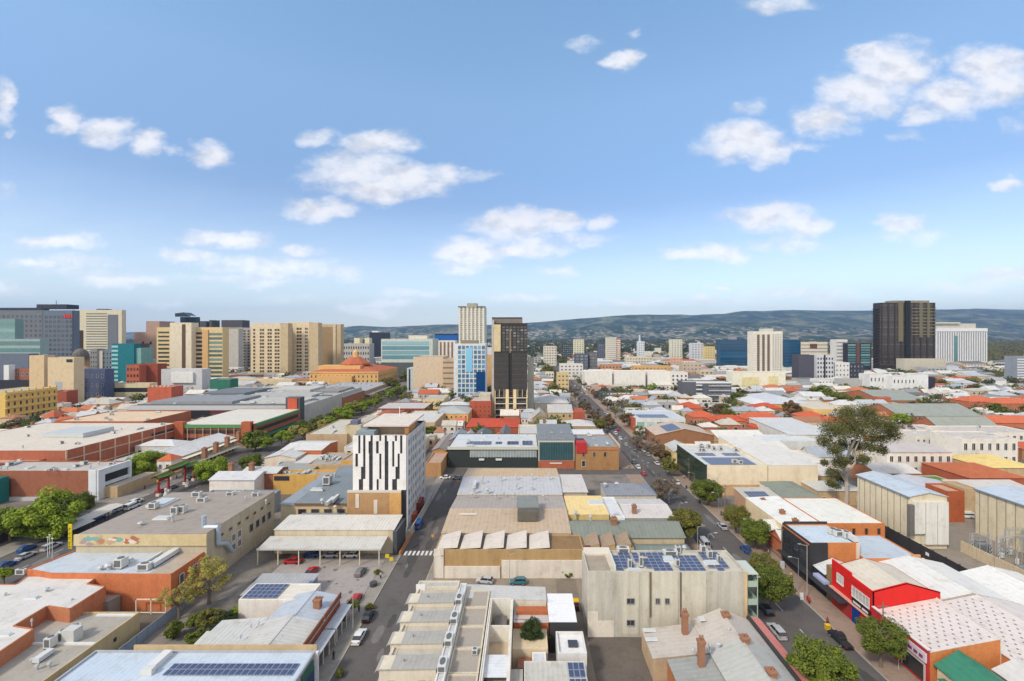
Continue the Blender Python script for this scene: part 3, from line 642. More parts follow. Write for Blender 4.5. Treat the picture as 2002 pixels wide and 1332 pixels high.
# ---------------- vehicles ----------------
TYRE=mk('tyre',(.025,.025,.025),.9,.05,1); RIM=mk('wheel_rim',(.35,.36,.37),.4,.02,1,metal=.5); LAMP=plainm(235,235,225,.2); TAIL=plainm(190,30,25,.3)
CARC={'white':(.68,.68,.67),'silver':(.42,.43,.45),'grey':(.16,.165,.175),'black':(.015,.015,.017),'red':(.42,.015,.02),'blue':(.02,.08,.28),'darkred':(.16,.01,.02),'navy':(.015,.03,.08),'teal':(.03,.15,.2)}
_car={}
def car_parts(kind,color):
    k=(kind,color)
    if k in _car: return _car[k]
    pm=mk('car_paint',CARC[color],.28,.02,1,spec=.6)
    spec={'sedan':(4.6,.88,[(-2.3,.58,.82),(-1.5,.66,.95),(-.2,.62,.95),(1.0,.6,.9),(2.1,.55,.72),(2.3,.5,.62)],(-1.75,-1.15,.35,1.15),1.42),
          'hatch':(4.1,.86,[(-2.05,.5,.95),(-1.6,.6,.98),(0,.6,.96),(1.0,.6,.92),(1.9,.55,.76),(2.05,.5,.66)],(-2.0,-1.55,.3,1.05),1.48),
          'wagon':(4.8,.90,[(-2.4,.5,.98),(-2.0,.6,1.0),(0,.6,.98),(1.1,.6,.96),(2.2,.55,.84),(2.4,.5,.72)],(-2.35,-2.0,.45,1.25),1.62),
          'ute':(5.2,.92,[(-2.6,.6,.78),(-2.5,.6,.8),(-.7,.6,.8),(-.6,.6,1.02),(1.4,.6,1.0),(2.4,.58,.9),(2.6,.5,.75)],(-.65,-.45,.7,1.45),1.72),
          'van':(5.2,.97,[(-2.6,.5,1.15),(-2.4,.6,1.15),(0,.6,1.15),(1.7,.6,1.12),(2.4,.55,.95),(2.6,.5,.8)],(-2.58,-2.5,1.45,2.15),2.1)}[kind]
    ln,hw,prof,cab,zt=spec; m=MB(); n=len(prof); ring=[]
    for (y,zb_,zb2) in prof:
        ww=hw*(.90 if abs(y)>ln*.47 else 1); ring.append([(-ww*.96,y,.28),(-ww,y,.55),(-ww*.97,y,zb2-.06),(-ww*.86,y,zb2),(ww*.86,y,zb2),(ww*.97,y,zb2-.06),(ww,y,.55),(ww*.96,y,.28)])
    for a in range(n-1):
        for q in range(8):
            w_=(q+1)%8; m.poly([ring[a][q],ring[a][w_],ring[a+1][w_],ring[a+1][q]][::-1])
    m.poly(ring[0]); m.poly(ring[-1][::-1])
    c0,c1,c2,c3=cab; zb=prof[2][2]-.05 if kind!='ute' else 1.0
    rt=MB(); t=hw*.78
    rt.slab([(-t,c1,zt-.02),(t,c1,zt-.02),(t*1.0,(c1+c2)/2,zt+.03),(t,c2,zt-.02),(-t,c2,zt-.02),(-t,(c1+c2)/2,zt+.03)],.07)
    for sx in(-1,1):
        for yy in ((c0+c1)/2,) if kind=='van' else (c1*.35+c2*.65-.6,): rt.tube((sx*hw*.88,yy,zb),(sx*t,yy,zt-.04),.05,n=4)
    if kind=='van': rt.box(-t*1.08,t*1.08,-2.5,.9,1.1,zt-.05,0)
    g=MB(); b4=hw*.9
    B=[(-b4,c0,zb),(b4,c0,zb),(b4,c3,zb),(-b4,c3,zb)]; T=[(-t,c1,zt-.06),(t,c1,zt-.06),(t,c2,zt-.06),(-t,c2,zt-.06)]
    for q in range(4): w_=(q+1)%4; g.poly([B[q],B[w_],T[w_],T[q]])
    wheel=MB(); wheel.tube((-.11,0,0),(.11,0,0),.33,n=14); 
    rim=MB(); rim.tube((-.125,0,0),(.125,0,0),.2,n=10)
    hl=MB(); hl.box(-.17,.17,-.05,.03,-.07,.07); 
    tray=None
    if kind=='ute':
        tray=MB(); tray.box(-.78,.78,-2.5,-.8,.805,.83); tray=tray.mesh('tray',mk('tray_liner',(.03,.03,.03),.9,.1,1))
    _car[k]=dict(body=m.mesh('body',pm),cabin=g.mesh('cabin_glass',glassm((.015,.02,.025),(.05,.06,.07),.2)),roof=rt.mesh('roof_panel',pm),wheel=wheel.mesh('wheel',TYRE),rim=rim.mesh('rim',RIM),head=hl.mesh('headlight',LAMP),tail=hl.mesh('tail_light',TAIL),ln=ln,hw=hw,zf=prof[-2][2]-.14,zr=prof[1][2]-.17,tray=tray)
    return _car[k]
def car(X,Y,rz,kind,color,label,group=None,detail=1):
    p=car_parts(kind,color); t=thing({'sedan':'parked_car','hatch':'parked_car','wagon':'parked_car','ute':'parked_ute','van':'parked_van'}[kind],label,{'ute':'ute','van':'van'}.get(kind,'car'),(X,Y,.02),rz,group)
    link('body',p['body'],t); link('cabin_glass',p['cabin'],t); link('roof_panel',p['roof'],t)
    if p['tray']: link('tray',p['tray'],t)
    for sx in(-1,1):
        for y in (-p['ln']*.3,p['ln']*.31):
            w=link('wheel',p['wheel'],t,(sx*(p['hw']-.08),y,.33))
            if detail>1: link('rim',p['rim'],w)
        if detail: 
            link('headlight',p['head'],t,(sx*p['hw']*.68,p['ln']/2-.04,p['zf'])); link('tail_light',p['tail'],t,(sx*p['hw']*.72,-p['ln']/2-.0,p['zr']))
    return t
def carpx(x,y,rz,kind,color,label,group=None,detail=1):
    p=P(x,y,.7); return car(p.x,p.y,R(rz),kind,color,label,group,detail)
# ================= foreground, left of the narrow street =================
BEIGE=wallm(214,194,152,.16); BRK=brickm(196,92,56); BRKO=brickm(214,104,58); BRKR=brickm(150,72,52); TAN=wallm(205,178,140,.18)
ROOFW=metalm(214,212,206,'X',1.0); ROOFWY=metalm(214,212,206,'Y',1.0); ROOFB=metalm(200,214,228,'X',.9,.06); ROOFG=metalm(165,165,160,'X',1.0); ROOFGY=metalm(165,165,160,'Y',1.0)
FLATG=flatm(176,170,160); FLATW=flatm(214,211,204); FLATT=flatm(196,178,154); FLATD=flatm(120,116,112)
# pale blue roof with a long row of panels, bottom edge of the photo
b=bld('shop','low shop with wide pale blue roof and long strip of solar panels','x' and (-74.5,-36.3,44,79.0),5.4,wallm(180,182,190),ROOFB,par=.35,cat='shop')
extra(b,'parapet',[(-68,-36.2,79.02,79.3,4.6,6.15)],wallm(196,172,132)); 
p0=P(296,1321,5.2); p1=P(319,1299,5.2)
solar(b,-58.6,-36.3-1.3,73.3,76.0,lambda x,y:5.1,20,2)
extra(b,'roof_duct',[(-62,-60.6,74.5,78.2,5.1,6.0)],plainm(225,226,224),b.roof); extra(b,'air_conditioner',[(-62.1,-60.3,73.4,74.3,5.1,6.1)],plainm(218,218,214),b.roof)
extra(b,'shopfront',[(-36.295,-36.15,62,78,0,3.4)],plainm(60,74,120)); extra(b,'shop_sign',[(-36.14,-36.02,73.5,77.5,3.3,4.9)],plainm(58,110,88)); extra(b,'pillar',[(-36.3,-35.8,78.5,79.0,0,5.3)],plainm(232,232,235))
# beige wall building with flat roof
b=bld('workshop','long low building with stained beige side wall and grey flat roof, bottom left corner',(-100,-77.4,60,91.4),4.5,wallm(206,184,140,.2),FLATG,par=.35)
o=link('duct',acmesh('duct'),b.roof,(-83.2-b.o.x,78.6-b.o.y,4.1)); o.scale=(1.1,2.6,1)
for (x,y) in((-83.6,84.6),(-84.4,83.2),(-84.9,81.4)):
    o=link('air_conditioner',acmesh('air_conditioner'),b.roof,(x-b.o.x,y-b.o.y,4.15)); o.scale=(1.2,1.4,2.0)
extra(b,'plant_box',[(-84.0,-81.8,82.4,84.2,4.15,6.5)],plainm(206,206,202),b.roof)
extra(b,'roof_curb',[(-92,-77.7,82,82.4,4.15,4.5),(-85.4,-77.7,90.4,91.0,4.15,4.4)],plainm(226,226,224),b.roof)
for (x,y) in((-80,76.5),(-81.5,76),(-84,77.5)): link('vent',acmesh('vent'),b.roof,(x-b.o.x,y-b.o.y,4.1))
extra(b,'roller_door',[(-77.395,-77.3,77.3,79.9,0,3.2)],plainm(44,40,38)); extra(b,'window',[(-77.39,-77.3,85.5,86.1,2.3,3.0)],GLd)
b=bld('wall_ruin','cream rubble parapet shed in front of the grey flat roof, bottom left edge',(-89,-77.0,56,59.9),4.9,wallm(214,190,155,.2),wallm(205,190,170),par=.1,cat='shed')
# white roofed brick building
b=polyb('office','white flat roofed red brick office with notched eaves, left edge of the photo',[(-150,1142),(0,1142),(31,1142),(52,1126),(197,1123),(172,1141),(207,1146),(136,1191),(92,1185),(28,1223),(67,1229),(0,1274),(-120,1350)],6.9,brickm(202,114,80),flatm(218,215,210),par=.12)
for x,y,k,s in((41,1124,'air_conditioner',(2,.7,1.3)),(91,1157,'vent',(1.6,1.6,.8)),(62,1170,'skylight',(2.6,.9,.4)),(10,1165,'vent',(1,1,.6)),(6,1242,'skylight',(3,.8,.3)),(140,1174,'vent',(.8,.8,.4)),(62,1225,'vent',(.6,.6,1.4))): onroof(b,k,x,y,s)
w=MB(); 
for (px,py,hh,ww,mt_) in((45,1262,1.6,.9,0),(158,1190,1.7,.7,0),(178,1172,1.9,1.0,1),(196,1160,1.8,.8,0)):
    q=P(px,py,3.6); w=MB(); w.box(q.x-ww/2-b.o.x,q.x+ww/2-b.o.x,q.y-ww/2-b.o.y,q.y+ww/2-b.o.y,3.0,3.0+hh); w.build('window',GLd,b.root)
# orange brick with pale blue roof
b=polyb('brick_workshop','orange brick building with pale blue grey roof and long white roof duct',[(52,1113),(99,1121),(334,1123),(405,1075),(150,1075)],8.0,brickm(220,114,70),metalm(198,208,218,'X',1.2,.06),par=.25)
extra(b,'gravel_strip',[(-82.5,-77.3,99.5,109.6,7.76,7.80)],flatm(186,172,156),b.roof)
o=onroof(b,'duct',325,1094,(1.5,8.5,1.3)); onroof(b,'air_conditioner',283,1114,(2.6,1.6,1.5)); onroof(b,'air_conditioner',236,1110,(1.9,1.9,2.2)); onroof(b,'vent',214,1114,(3,3,1.6)); onroof(b,'vent',198,1115,(2,2,1)); onroof(b,'skylight',250,1100,(2,1.2,1)); onroof(b,'duct',296,1096,(.5,6,.7))
b.R=(b.X0,-77.02,99.3,110); wins(b,'r',2,1,u=(.05,.85),z=(4,7),wf=.28,hf=.7)
# white steel frame and grey lean-to at its foot
t=thing('steel_frame','open white steel frame standing against the orange brick wall','frame',(-80.5,97.9,0))
m=MB(); 
for x in(-3.2,0,3.2): m.box(x-.1,x+.1,-.1,.1,0,3.3)
m.box(-3.3,3.3,-.1,.1,3.1,3.3); m.box(-3.3,3.3,-.1,.1,.3,.45); m.build('frame',plainm(236,226,205),t)
b=bld('shed','small open grey shed against the orange brick wall',(-91.5,-88.0,96,98.9),3.6,plainm(150,150,145),metalm(150,152,150),rt='mono',ridge='y-',rise=.3,cat='shed',over=.1)
t=thing('fence','blue grey corrugated fence along the lane beside the beige wall','fence',(-75,0,0))
m=MB(); 
for k in range(14): m.box(-.06+.05*(k%2),.06+.05*(k%2),84+k*1.25,85.2+k*1.25,0,2.2)
m.build('panel',plainm(150,162,176),t)
# mural building
b=bld('warehouse','big brown roofed warehouse with painted mural on its beige end wall',(-108.0,-76.6,109.4,139),12.0,wallm(196,184,160,.16),metalm(168,156,144,'Y',1.3,.1),rt='mono',ridge='x+',rise=.5,over=.05)
extra(b,'front_parapet',[(-108.2,-76.4,109.0,109.38,9.6,12.2)],wallm(212,192,150,.14))
mur=MB(); rr=random.Random(5)
mcols=[plainm(196,120,86),plainm(122,176,170),plainm(206,150,120),plainm(226,214,200),plainm(176,150,150),plainm(190,100,60)]
for k in range(16):
    cx=-107+rr.random()*14; cz=9.9+rr.random()*1.8; n=9; m=MB(); a0=rr.random()*6; 
    pts=[(cx-b.o.x+(.3+.9*rr.random())*math.cos(a0+i*6.283/n)*1.3,108.99-b.o.y-.004*k,cz+(.25+.5*rr.random())*math.sin(a0+i*6.283/n)) for i in range(n)]
    pts=[(p[0],p[1],min(12.1,max(9.7,p[2]))) for p in pts]; mur.poly(pts,k%6)
mur.build('mural',mcols,b.wall)
wins(b,'r',7,1,u=(.12,.95),z=(8.9,10.6),wf=.36,hf=.42,glass=GLd,frame=plainm(190,170,150))
wins(b,'r',2,2,u=(.30,.46),z=(3.2,8.2),wf=.6,hf=.7,glass=GLd,mull=2); wins(b,'r',4,1,u=(.55,.95),z=(4.5,8),wf=.5,hf=.55,glass=GLd,frame=GREY)
PIPE=mk('duct_metal',(.40,.46,.54),.45,.06,1,metal=.3)
m=MB(); 
for p,q in(((-79.5,112.6,11.5),(-79.5,112.6,15.4)),((-79.5,112.6,12.6),(-75.9,112.6,12.6)),((-75.9,112.6,12.8),(-75.9,112.6,8.4)),((-75.9,112.6,8.4),(-75.7,115.5,7.2)),((-75.7,115.5,7.2),(-75.6,117.5,4.2))): m.tube((p[0]-b.o.x,p[1]-b.o.y,p[2]),(q[0]-b.o.x,q[1]-b.o.y,q[2]),.55,n=9)
m.build('exhaust_duct',PIPE,b.root)
for x,y,k,s in((343,1006,'air_conditioner',(1.8,1.6,2.2)),(357,1004,'air_conditioner',(1.6,1.6,2.2)),(318,1015,'skylight',(4,2,.6)),(337,1022,'vent',(1.6,1.6,2.4)),(275,1028,'vent',(2.2,2.2,1)),(395,982,'air_conditioner',(2.4,1.4,1.4)),(385,972,'air_conditioner',(2.4,1.4,1.6)),(450,970,'air_conditioner',(2,1,1.2)),(500,972,'air_conditioner',(2,1,1.4)),(318,985,'skylight',(5,6,.8)),(480,980,'vent',(1,1,1.5)),(300,995,'air_conditioner',(2,1.6,1.8)),(520,985,'vent',(1,1,1.2))): onroof(b,k,x,y,s,z=12.1)
m=MB(); 
for q in((-2.4,0),(2.4,0)): m.tube((-100.5-b.o.x+q[0],109.8-b.o.y,12),(-100.5-b.o.x,109.8-b.o.y,14.4),.06)
# carport + shed
b=bld('shed','long pale grey pitched shed with rusty fixings behind the carport',(-69,-36.2,125.2,133.6),6.6,wallm(214,200,172),metalm(216,212,204,'X',.9,.14),rt='mono',ridge='y+',rise=.7,over=.2,cat='shed')
t=thing('carport','wide open pale carport on thin steel posts over parked cars','carport',(-53.6,123.6,0))
m=MB(); m.slab([(-16.4,-4.9,4.2),(15.9,-4.9,4.2),(15.9,1.4,4.9),(-16.4,1.4,4.9)],.16); m.box(-16.5,16,-5.0,-4.88,3.95,4.4); m.build('roof',metalm(206,204,198,'X',.9,.1),t)
for x in(-16.3,-11,-5.6,0,5.2,10.3,15.4):
    m=MB(); m.box(x-.11,x+.11,-4.8,-4.58,0,4.2); m.build('post',plainm(226,216,190),t)
OCC.append((-68,-35,112,123))
b=bld('brick_shed','tan low wall shed between the carport and grey roofs',(-68.0,-55,133.8,139.2),5.2,TAN,metalm(150,156,160),rt='mono',ridge='y+',rise=.4,cat='shed')
# grey roofed building behind
b=bld('warehouse','dark grey ribbed roof warehouse left of the black and white tower',(-70.5,-54.6,139.8,176),8.6,wallm(212,190,150,.16),metalm(138,146,150,'X',1.2,.16),rt='mono',ridge='y+',rise=.9)
extra(b,'fascia',[(-70.8,-54.5,139.3,139.75,8.0,8.55)],plainm(130,86,70)); wins(b,'f',4,1,z=(4.6,7.2),wf=.6,hf=.6,glass=GLd,frame=TAN)
for x,y,k,s in((645,985,'duct',(.9,5,1.3)),(655,980,'duct',(.9,5,1.3)),(630,985,'vent',(2.2,2.2,1.6)),(655,995,'vent',(1.6,1.6,1)),(620,960,'skylight',(4,1,1)),(640,948,'air_conditioner',(2.4,2.4,3)),(655,935,'vent',(1.6,1.6,2))): onroof(b,k,x,y,s,z=9.0)
b=bld('warehouse','lower blue grey sheet roof beside the brown warehouse',(-76.3,-70.7,142,172),7.0,wallm(220,206,178),metalm(160,168,176,'X',1.1,.1),rt='mono',ridge='x-',rise=.5)
# white house with chimneys + shops on the road
b=bld('shop','plain white shop wall with pale gable roof and brick chimneys beside the road',rc(409,497,938,921,7.5),7.5,wallm(240,234,226,.06),metalm(212,212,214,'X',1),rt='gable',ridge='x',rise=1.4,cat='shop')
for x in(452,492): onroof(b,'chimney',x,917,(1.5,1.5,2.2),z=9.0)
b=bld('shop','shop with light roof and dark brick side behind the white shop',rc(470,540,925,912,8.0),8.0,brickm(170,96,74),metalm(206,206,206,'Y',1),rt='gable',ridge='x',rise=1.0,cat='shop')
b=bld('shop','blue grey flat roof building in front of the white shop',rc(400,536,966,958,6.5),6.5,wallm(150,158,168),flatm(168,172,176),cat='shop'); clutter(b,3)
b=bld('shop','orange painted shop with dark sign board on its wall',rc(534,655,928,918,7.5),7.5,wallm(226,160,80,.08),flatm(176,168,156),cat='shop',par=.9); clutter(b,7)
extra(b,'sign_board',[(b.X0+.4,b.X0+6,b.Y0-.2,b.Y0-.01,5.3,6.9)],plainm(56,54,66)); 
b=bld('shop','shop front with teal arched awning window beside the road trees',rc(517,578,895,868,7.5),7.5,wallm(232,218,200,.08),metalm(210,208,204,'Y',1),rt='gable',ridge='y',rise=1.3,cat='shop')
m=MB(); n=10; xc=(554-CX)*b.Y0/F-b.o.x; m.prism([(0,0),(1,0),(1,1)],0,.001) if 0 else None
m.poly([(xc+2.0*math.cos(math.pi*i/n),b.Y0-b.o.y-.06,4.6+1.2*math.sin(math.pi*i/n)) for i in range(n+1)]); m.build('arch_awning',plainm(40,150,190),b.root)
b=bld('shop','orange brick shop with white gable roof behind the teal arched shop',rc(549,628,880,862,8.5),8.5,brickm(214,106,60),metalm(222,220,216,'X',1),rt='gable',ridge='x',rise=1,cat='shop')
b=bld('shop','small cream annex with pale lean-to roof right of the teal arched shop',rc(577,612,905,892,6),6,wallm(214,190,150),metalm(214,212,206,'X',1),rt='mono',ridge='y+',rise=.6,cat='shop')
b=bld('shop','orange wall block touching the black and white tower',rc(667,690,900,880,8),8,wallm(232,160,84,.06),FLATG,cat='shop')
b=bld('office','tan block with grey roof and beige side, left behind the black and white tower',rc(598,678,849,820,10),10,wallm(196,170,136,.1),flatm(206,200,186)); clutter(b,5)
b=bld('office','beige tall block with dark roof hut left of the black and white tower',rc(675,705,832,812,14),14,wallm(208,194,160,.1),flatm(196,188,176)); extra(b,'roof_hut',[(b.X0+1,b.X1-3,b.Y0+4,b.Y0+9,13.4,15.6)],plainm(110,112,130),b.roof)
b=bld('shop','cluttered flat roof with small plant units behind the orange shops',rc(600,690,908,885,6.5),6.5,TAN,FLATG,cat='shop'); clutter(b,14)
b=bld('shop','long low pale roof between shops and grey warehouse',rc(520,600,925,905,5.5),5.5,TAN,ROOFG,cat='shop',rt='mono',ridge='y+',rise=.5)
# small white building with panels beside the car park
b=bld('small_office','small white walled building with dark solar array beside the car park',rc(466,601,1173,1141,5),5,wallm(240,234,226,.10),metalm(228,220,206,'Y',1.2,.06),par=.15)
x0=(395-CX)*b.Y0/F*.925; solar(b,b.X0+.3,b.X0+7.6,b.Y0+.5,b.Y1-.4,lambda x,y:4.95,7,4)
wins(b,'r',2,1,z=(2.2,4.6),wf=.5,hf=.6,glass=GLd)
bld('shed','low orange brick shed left of the small white building',(-58.9,-55.3,94.8,98.5),3.3,brickm(214,112,62),FLATW,cat='shed')
b=bld('shed','lean-to grey roof with blue tarpaulin beside the car park',(-62.5,-49.5,100.6,108.5),2.8,plainm(140,150,165),metalm(176,178,178,'X',1),rt='mono',ridge='y+',rise=.3,cat='shed'); extra(b,'tarpaulin',[(-50,-49.2,101,106,2.0,3.0)],plainm(90,120,170))
# terraces along the footpath
TR=metalm(196,202,210,'X',.8,.08)
b=bld('terrace_house','grey ridged roof terrace house with brick verandah front, near end of the row',(-50.8,-39.3,80.0,88.2),4.6,brickm(176,86,60),metalm(206,204,198,'Y',.9,.1),rt='gable',ridge='y',rise=1.1,cat='terrace house')
extra(b,'verandah',[(-39.0,-36.7,80.1,88.1,2.9,3.05)],TR); extra(b,'parapet_wall',[(-39.25,-39.0,80.1,88.1,4.4,5.6)],brickm(150,84,66))
for k in range(4): extra(b,'verandah_post',[(-36.85,-36.7,80.3+k*2.5,80.45+k*2.5,.13,2.9)],plainm(226,216,200))
wins(b,'r',4,1,z=(.6,2.8),wf=.4,hf=.75,glass=GLd)
for x,y in((470,1248),(505,1222),(550,1250),(490,1227)): onroof(b,'vent',x,y,(.9,.9,.6),z=5)
b2=bld('terrace_house','blue grey ridged roof terrace house with cream chimney, far end of the row',(-50.0,-39.3,88.4,96.6),4.6,brickm(176,86,60),metalm(190,198,208,'Y',.9,.08),rt='gable',ridge='y',rise=1.1,cat='terrace house')
extra(b2,'verandah',[(-39.0,-36.7,88.5,96.5,2.9,3.05)],TR); extra(b2,'parapet_wall',[(-39.25,-39.0,88.5,96.5,4.4,5.6)],brickm(150,84,66))
for k in range(4): extra(b2,'verandah_post',[(-36.85,-36.7,88.7+k*2.4,88.85+k*2.4,.13,2.9)],plainm(226,216,200))
o=onroof(b2,'chimney',621,1186,(1.3,1.3,1.6),z=5.3); wins(b2,'r',6,1,z=(.6,2.8),wf=.4,hf=.75,glass=GLd)
b=bld('terrace_annex','low patched grey roofs behind the terrace houses beside the garden',(-59.5,-51.0,80,89.5),3.8,brickm(186,110,80),metalm(205,204,200,'X',.9,.12),rt='mono',ridge='x+',rise=.6,cat='shed')
b=bld('shed','small pale garden shed between shrubs and the pale blue roof',(-69.5,-62.5,80.5,82.3),2.4,plainm(170,170,165),ROOFW,cat='shed',rt='mono',ridge='y+',rise=.2)
bld('shed','tiny pinkish roof shed beside the garden shrubs',(-61.5,-59.8,85,88),2.4,wallm(190,170,160),ROOFW,cat='shed',rt='mono',ridge='y+',rise=.2)
# garden
treepx(408,1125,48,6.5,'yellow','big sparse yellow green tree beside the orange brick wall','bare',2,name='garden_tree')
treepx(350,1165,34,5.0,'yellow','lower sparse branch tree hanging over the lane fence','bare',2,name='garden_tree')
treepx(412,1205,24,3.2,'olive','dark brown green shrub in the garden under the sparse tree',name='shrub',cat='shrub')
treepx(382,1212,20,2.4,'green','bright green shrub left of the dark brown shrub',name='shrub',cat='shrub')
treepx(440,1213,22,2.2,'dark','dark green shrub in front of the small white building',name='shrub',cat='shrub')
treepx(338,1232,19,1.8,'green','round green shrub beside the lane fence',name='shrub',cat='shrub')
treepx(386,1246,22,1.8,'green','round green shrub behind the pale blue roof',name='shrub',cat='shrub')
treepx(470,1192,14,1.4,'lime','lime green bush at the foot of the white wall',name='shrub',cat='shrub')
treepx(690,1182,12,2.6,'green','green shrub on the footpath by the terrace verandahs',name='shrub',cat='shrub',fine=1)
treepx(668,1210,10,1.6,'olive','olive shrub on the footpath by the terrace verandahs',name='shrub',cat='shrub',fine=1)
treepx(738,1118,7,.8,'olive','small shrub in kerb bed beside the car park',name='shrub',cat='shrub',fine=1)
treepx(664,1316,9,.7,'green','low round shrub in kerb bed at bottom of narrow street',name='shrub',cat='shrub',fine=1)
treepx(722,1186,9,.7,'olive','small shrub in kerb bed near the black car',name='shrub',cat='shrub',fine=1)
# cars: narrow street, car park, carport
carpx(702,1243,0,'sedan','white','white sedan parked at the kerb of the narrow street',detail=2)
carpx(720,1203,0,'hatch','black','black hatchback parked at the kerb ahead of the white sedan',detail=2)
carpx(609,1116,-6,'sedan','darkred' if 0 else 'red','red sedan parked in the open car park',detail=2)
carpx(705,1117,-4,'hatch','grey','dark grey hatchback parked in the open car park',detail=2)
carpx(696,1170,0,'hatch','red','red hatchback half hidden by shrub beside the terrace footpath',detail=2)
carpx(572,1096,90,'sedan','red','red car parked sideways under the left of the carport')
carpx(609,1083,90,'sedan','blue','blue car under the carport roof behind the red car')
carpx(646,1084,90,'sedan','silver','silver car under the middle of the carport'); carpx(686,1084,90,'hatch','white','white car under the right of the carport')
carpx(514,1132,90,'hatch','navy','navy car parked beside the grey lean-to')
t=thing('waste_bin','dark round planter bin in the car park','planter',tuple(P(730,1147,0))); MB().cyl(0,0,0,1.0,.8,.9,n=12).build('tub',plainm(80,78,84),t)
# yellow bollards and wheel stops at carport
for i,(x,y) in enumerate(((757,1098),(765,1104),(774,1066))):
    t=thing('sign_post','yellow sign post at the kerb beside the carport','sign post',tuple(P(x,y+6,0))); m=MB(); m.cyl(0,0,0,2.3,.05,n=6); m.build('pole',GREY,t); MB().box(-.5,.5,-.05,.05,1.7,2.7).build('sign_plate',plainm(226,196,40),t)
# lamp posts
def lamp(x,y,h=8,label='grey street lamp',arm=1.5,rz=0,colr=None):
    p=P(x,y,0); t=thing('street_lamp',label,'street lamp',(p.x,p.y,0),rz); m=MB(); m.tube((0,0,0),(0,0,h),.09,.06); m.build('pole',colr or plainm(190,180,170),t)
    m=MB(); m.tube((0,0,h-.2),(arm,0,h+.2),.05); m.build('arm',colr or plainm(190,180,170),t); m=MB(); m.box(arm-.1,arm+.6,-.15,.15,h+.12,h+.3); m.build('lamp_head',GREY,t); return t
lamp(690,1235,9,'slim wooden toned lamp pole on the footpath by the white sedan')
lamp(1364,1075,6.5,'slim lamp pole beside the silver van on the wide street'); lamp(1578,1168,12,'tall lamp pole behind the red scooter on the right footpath',arm=-2)
lamp(1308,985,7,'cream pole beside the bare tree on the wide street'); lamp(1410,992,7,'cream pole under the green street tree beyond the solar house')
lamp(850,1165,9,'slim white pole at the yard entrance beside the narrow street'); lamp(996,1140,7,'slim white pole in the yard between the two parked cars'); 
# ================= foreground, centre block =================
TW=wallm(222,211,190,.14); TS=metalm(178,174,166,'X',.8,.07); TS2=metalm(194,190,180,'X',.8,.05)
proto=None
def townhouse(Y,label,first):
    root=thing('townhouse',label,'townhouse',(-22.4,Y,0),0,'stepped townhouses beside the narrow street')
    if first is None:
        w=MB(); w.box(0,8.7,0,3.0,0,8.9,0,'b'); w.box(.5,8.7,3.0,5.8,0,7.9,0,'b')
        m=MB(); m.box(-.12,.35,-.05,3.05,8.2,8.92,0); 
        r=MB(); r.slab([(-.15,-.1,8.86),(8.8,-.1,9.05),(8.8,3.1,9.05),(-.15,3.1,8.86)],.2)
        # rounded left end of the roof
        for k in range(6):
            a=math.pi/2*k/5
            if k: r.slab([(-.15-.5*math.sin(a),-.1,8.86-.45*(1-math.cos(a))),(-.15-.5*math.sin(pa),-.1,8.86-.45*(1-math.cos(pa))),(-.15-.5*math.sin(pa),3.1,8.86-.45*(1-math.cos(pa))),(-.15-.5*math.sin(a),3.1,8.86-.45*(1-math.cos(a)))],.15)
            pa=a
        lo=MB(); lo.box(.5,8.7,3.1,5.78,7.88,8.0,0); lo.box(.35,.75,3.1,5.78,7.9,8.35,1); lo.box(1.2,1.35,3.1,5.78,7.9,8.1,1)
        w.build('wall',TW,root); r.build('roof',TS,root); lo.build('lower_roof',[TS2,TW],root)
        for x in(1.9,6.6): MB().box(x-.6,x+.6,-.04,-.003,5.6,7.1).build('window',GL,root)
        MB().box(-.06,-.003,.5,2.6,5.0,7.2).build('window',GL,root); MB().box(-.9,0,.3,2.8,4.6,5.6).build('balcony',glassm((.3,.36,.4),(.5,.55,.6),.4),root)
        v=MB(); v.cyl(3.4,1.6,9.0,9.4,.12,n=6); v.build('vent_pipe',GREY,root)
        return root
    for ch in first.children: c=ch.copy(); C.objects.link(c); c.parent=root
    return root
names=['nearest cream townhouse with grey slab roof at bottom of narrow street','second cream townhouse from the bottom beside the narrow street','third and middle cream townhouse in the stepped row','fourth cream townhouse from the bottom in the stepped row']
for k,nm in enumerate(names): 
    r=townhouse(69.7+5.8*k,nm,proto); proto=proto or r
b=bld('townhouse','last farthest cream townhouse with wide pale roof in the stepped row',(-22.2,-13.7,92.95,95.4),8.6,TW,TS2,par=.2,cat='townhouse',group='stepped townhouses beside the narrow street')
extra(b,'white_screen',[(-22.3,-20.4,92.85,92.94,5,9.2)],WHITE)
OCC.append((-24,-13,60,97))
for x,y in((827,1204),): 
    p=P(x,y,9.1)
# service strip, courts
SRV=flatm(150,140,128)
b=bld('service_wing','narrow white duct strip running behind the stepped townhouses',(-13.6,-12.2,66,95),8.3,wallm(226,226,224,.08),flatm(205,205,205),par=.2,cat='annex')
for k in range(4): 
    o=link('air_conditioner',acmesh('air_conditioner'),b.roof,(-12.9-b.o.x,71+5.9*k-b.o.y,8.1)); o.scale=(1.3,2.4,1.1)
pr=None
for k in range(5):
    Y=65.2+5.8*k; b=bld('service_wing',['bottom','second','middle','fourth','farthest'][k]+' brown grey roof step behind the stepped townhouses, counted from the bottom',(-12.1,-7.3+.0*k,Y,Y+5.7),7.3-.0*k,wallm(216,204,180),flatm(176,166,154),par=.22,cat='annex',group='brown grey roof steps'); 
    if k==1:
        o=link('air_conditioner',acmesh('air_conditioner'),b.roof,(-8.4-b.o.x,Y+4.6-b.o.y,7.1)); o.scale=(.9,.9,.9)
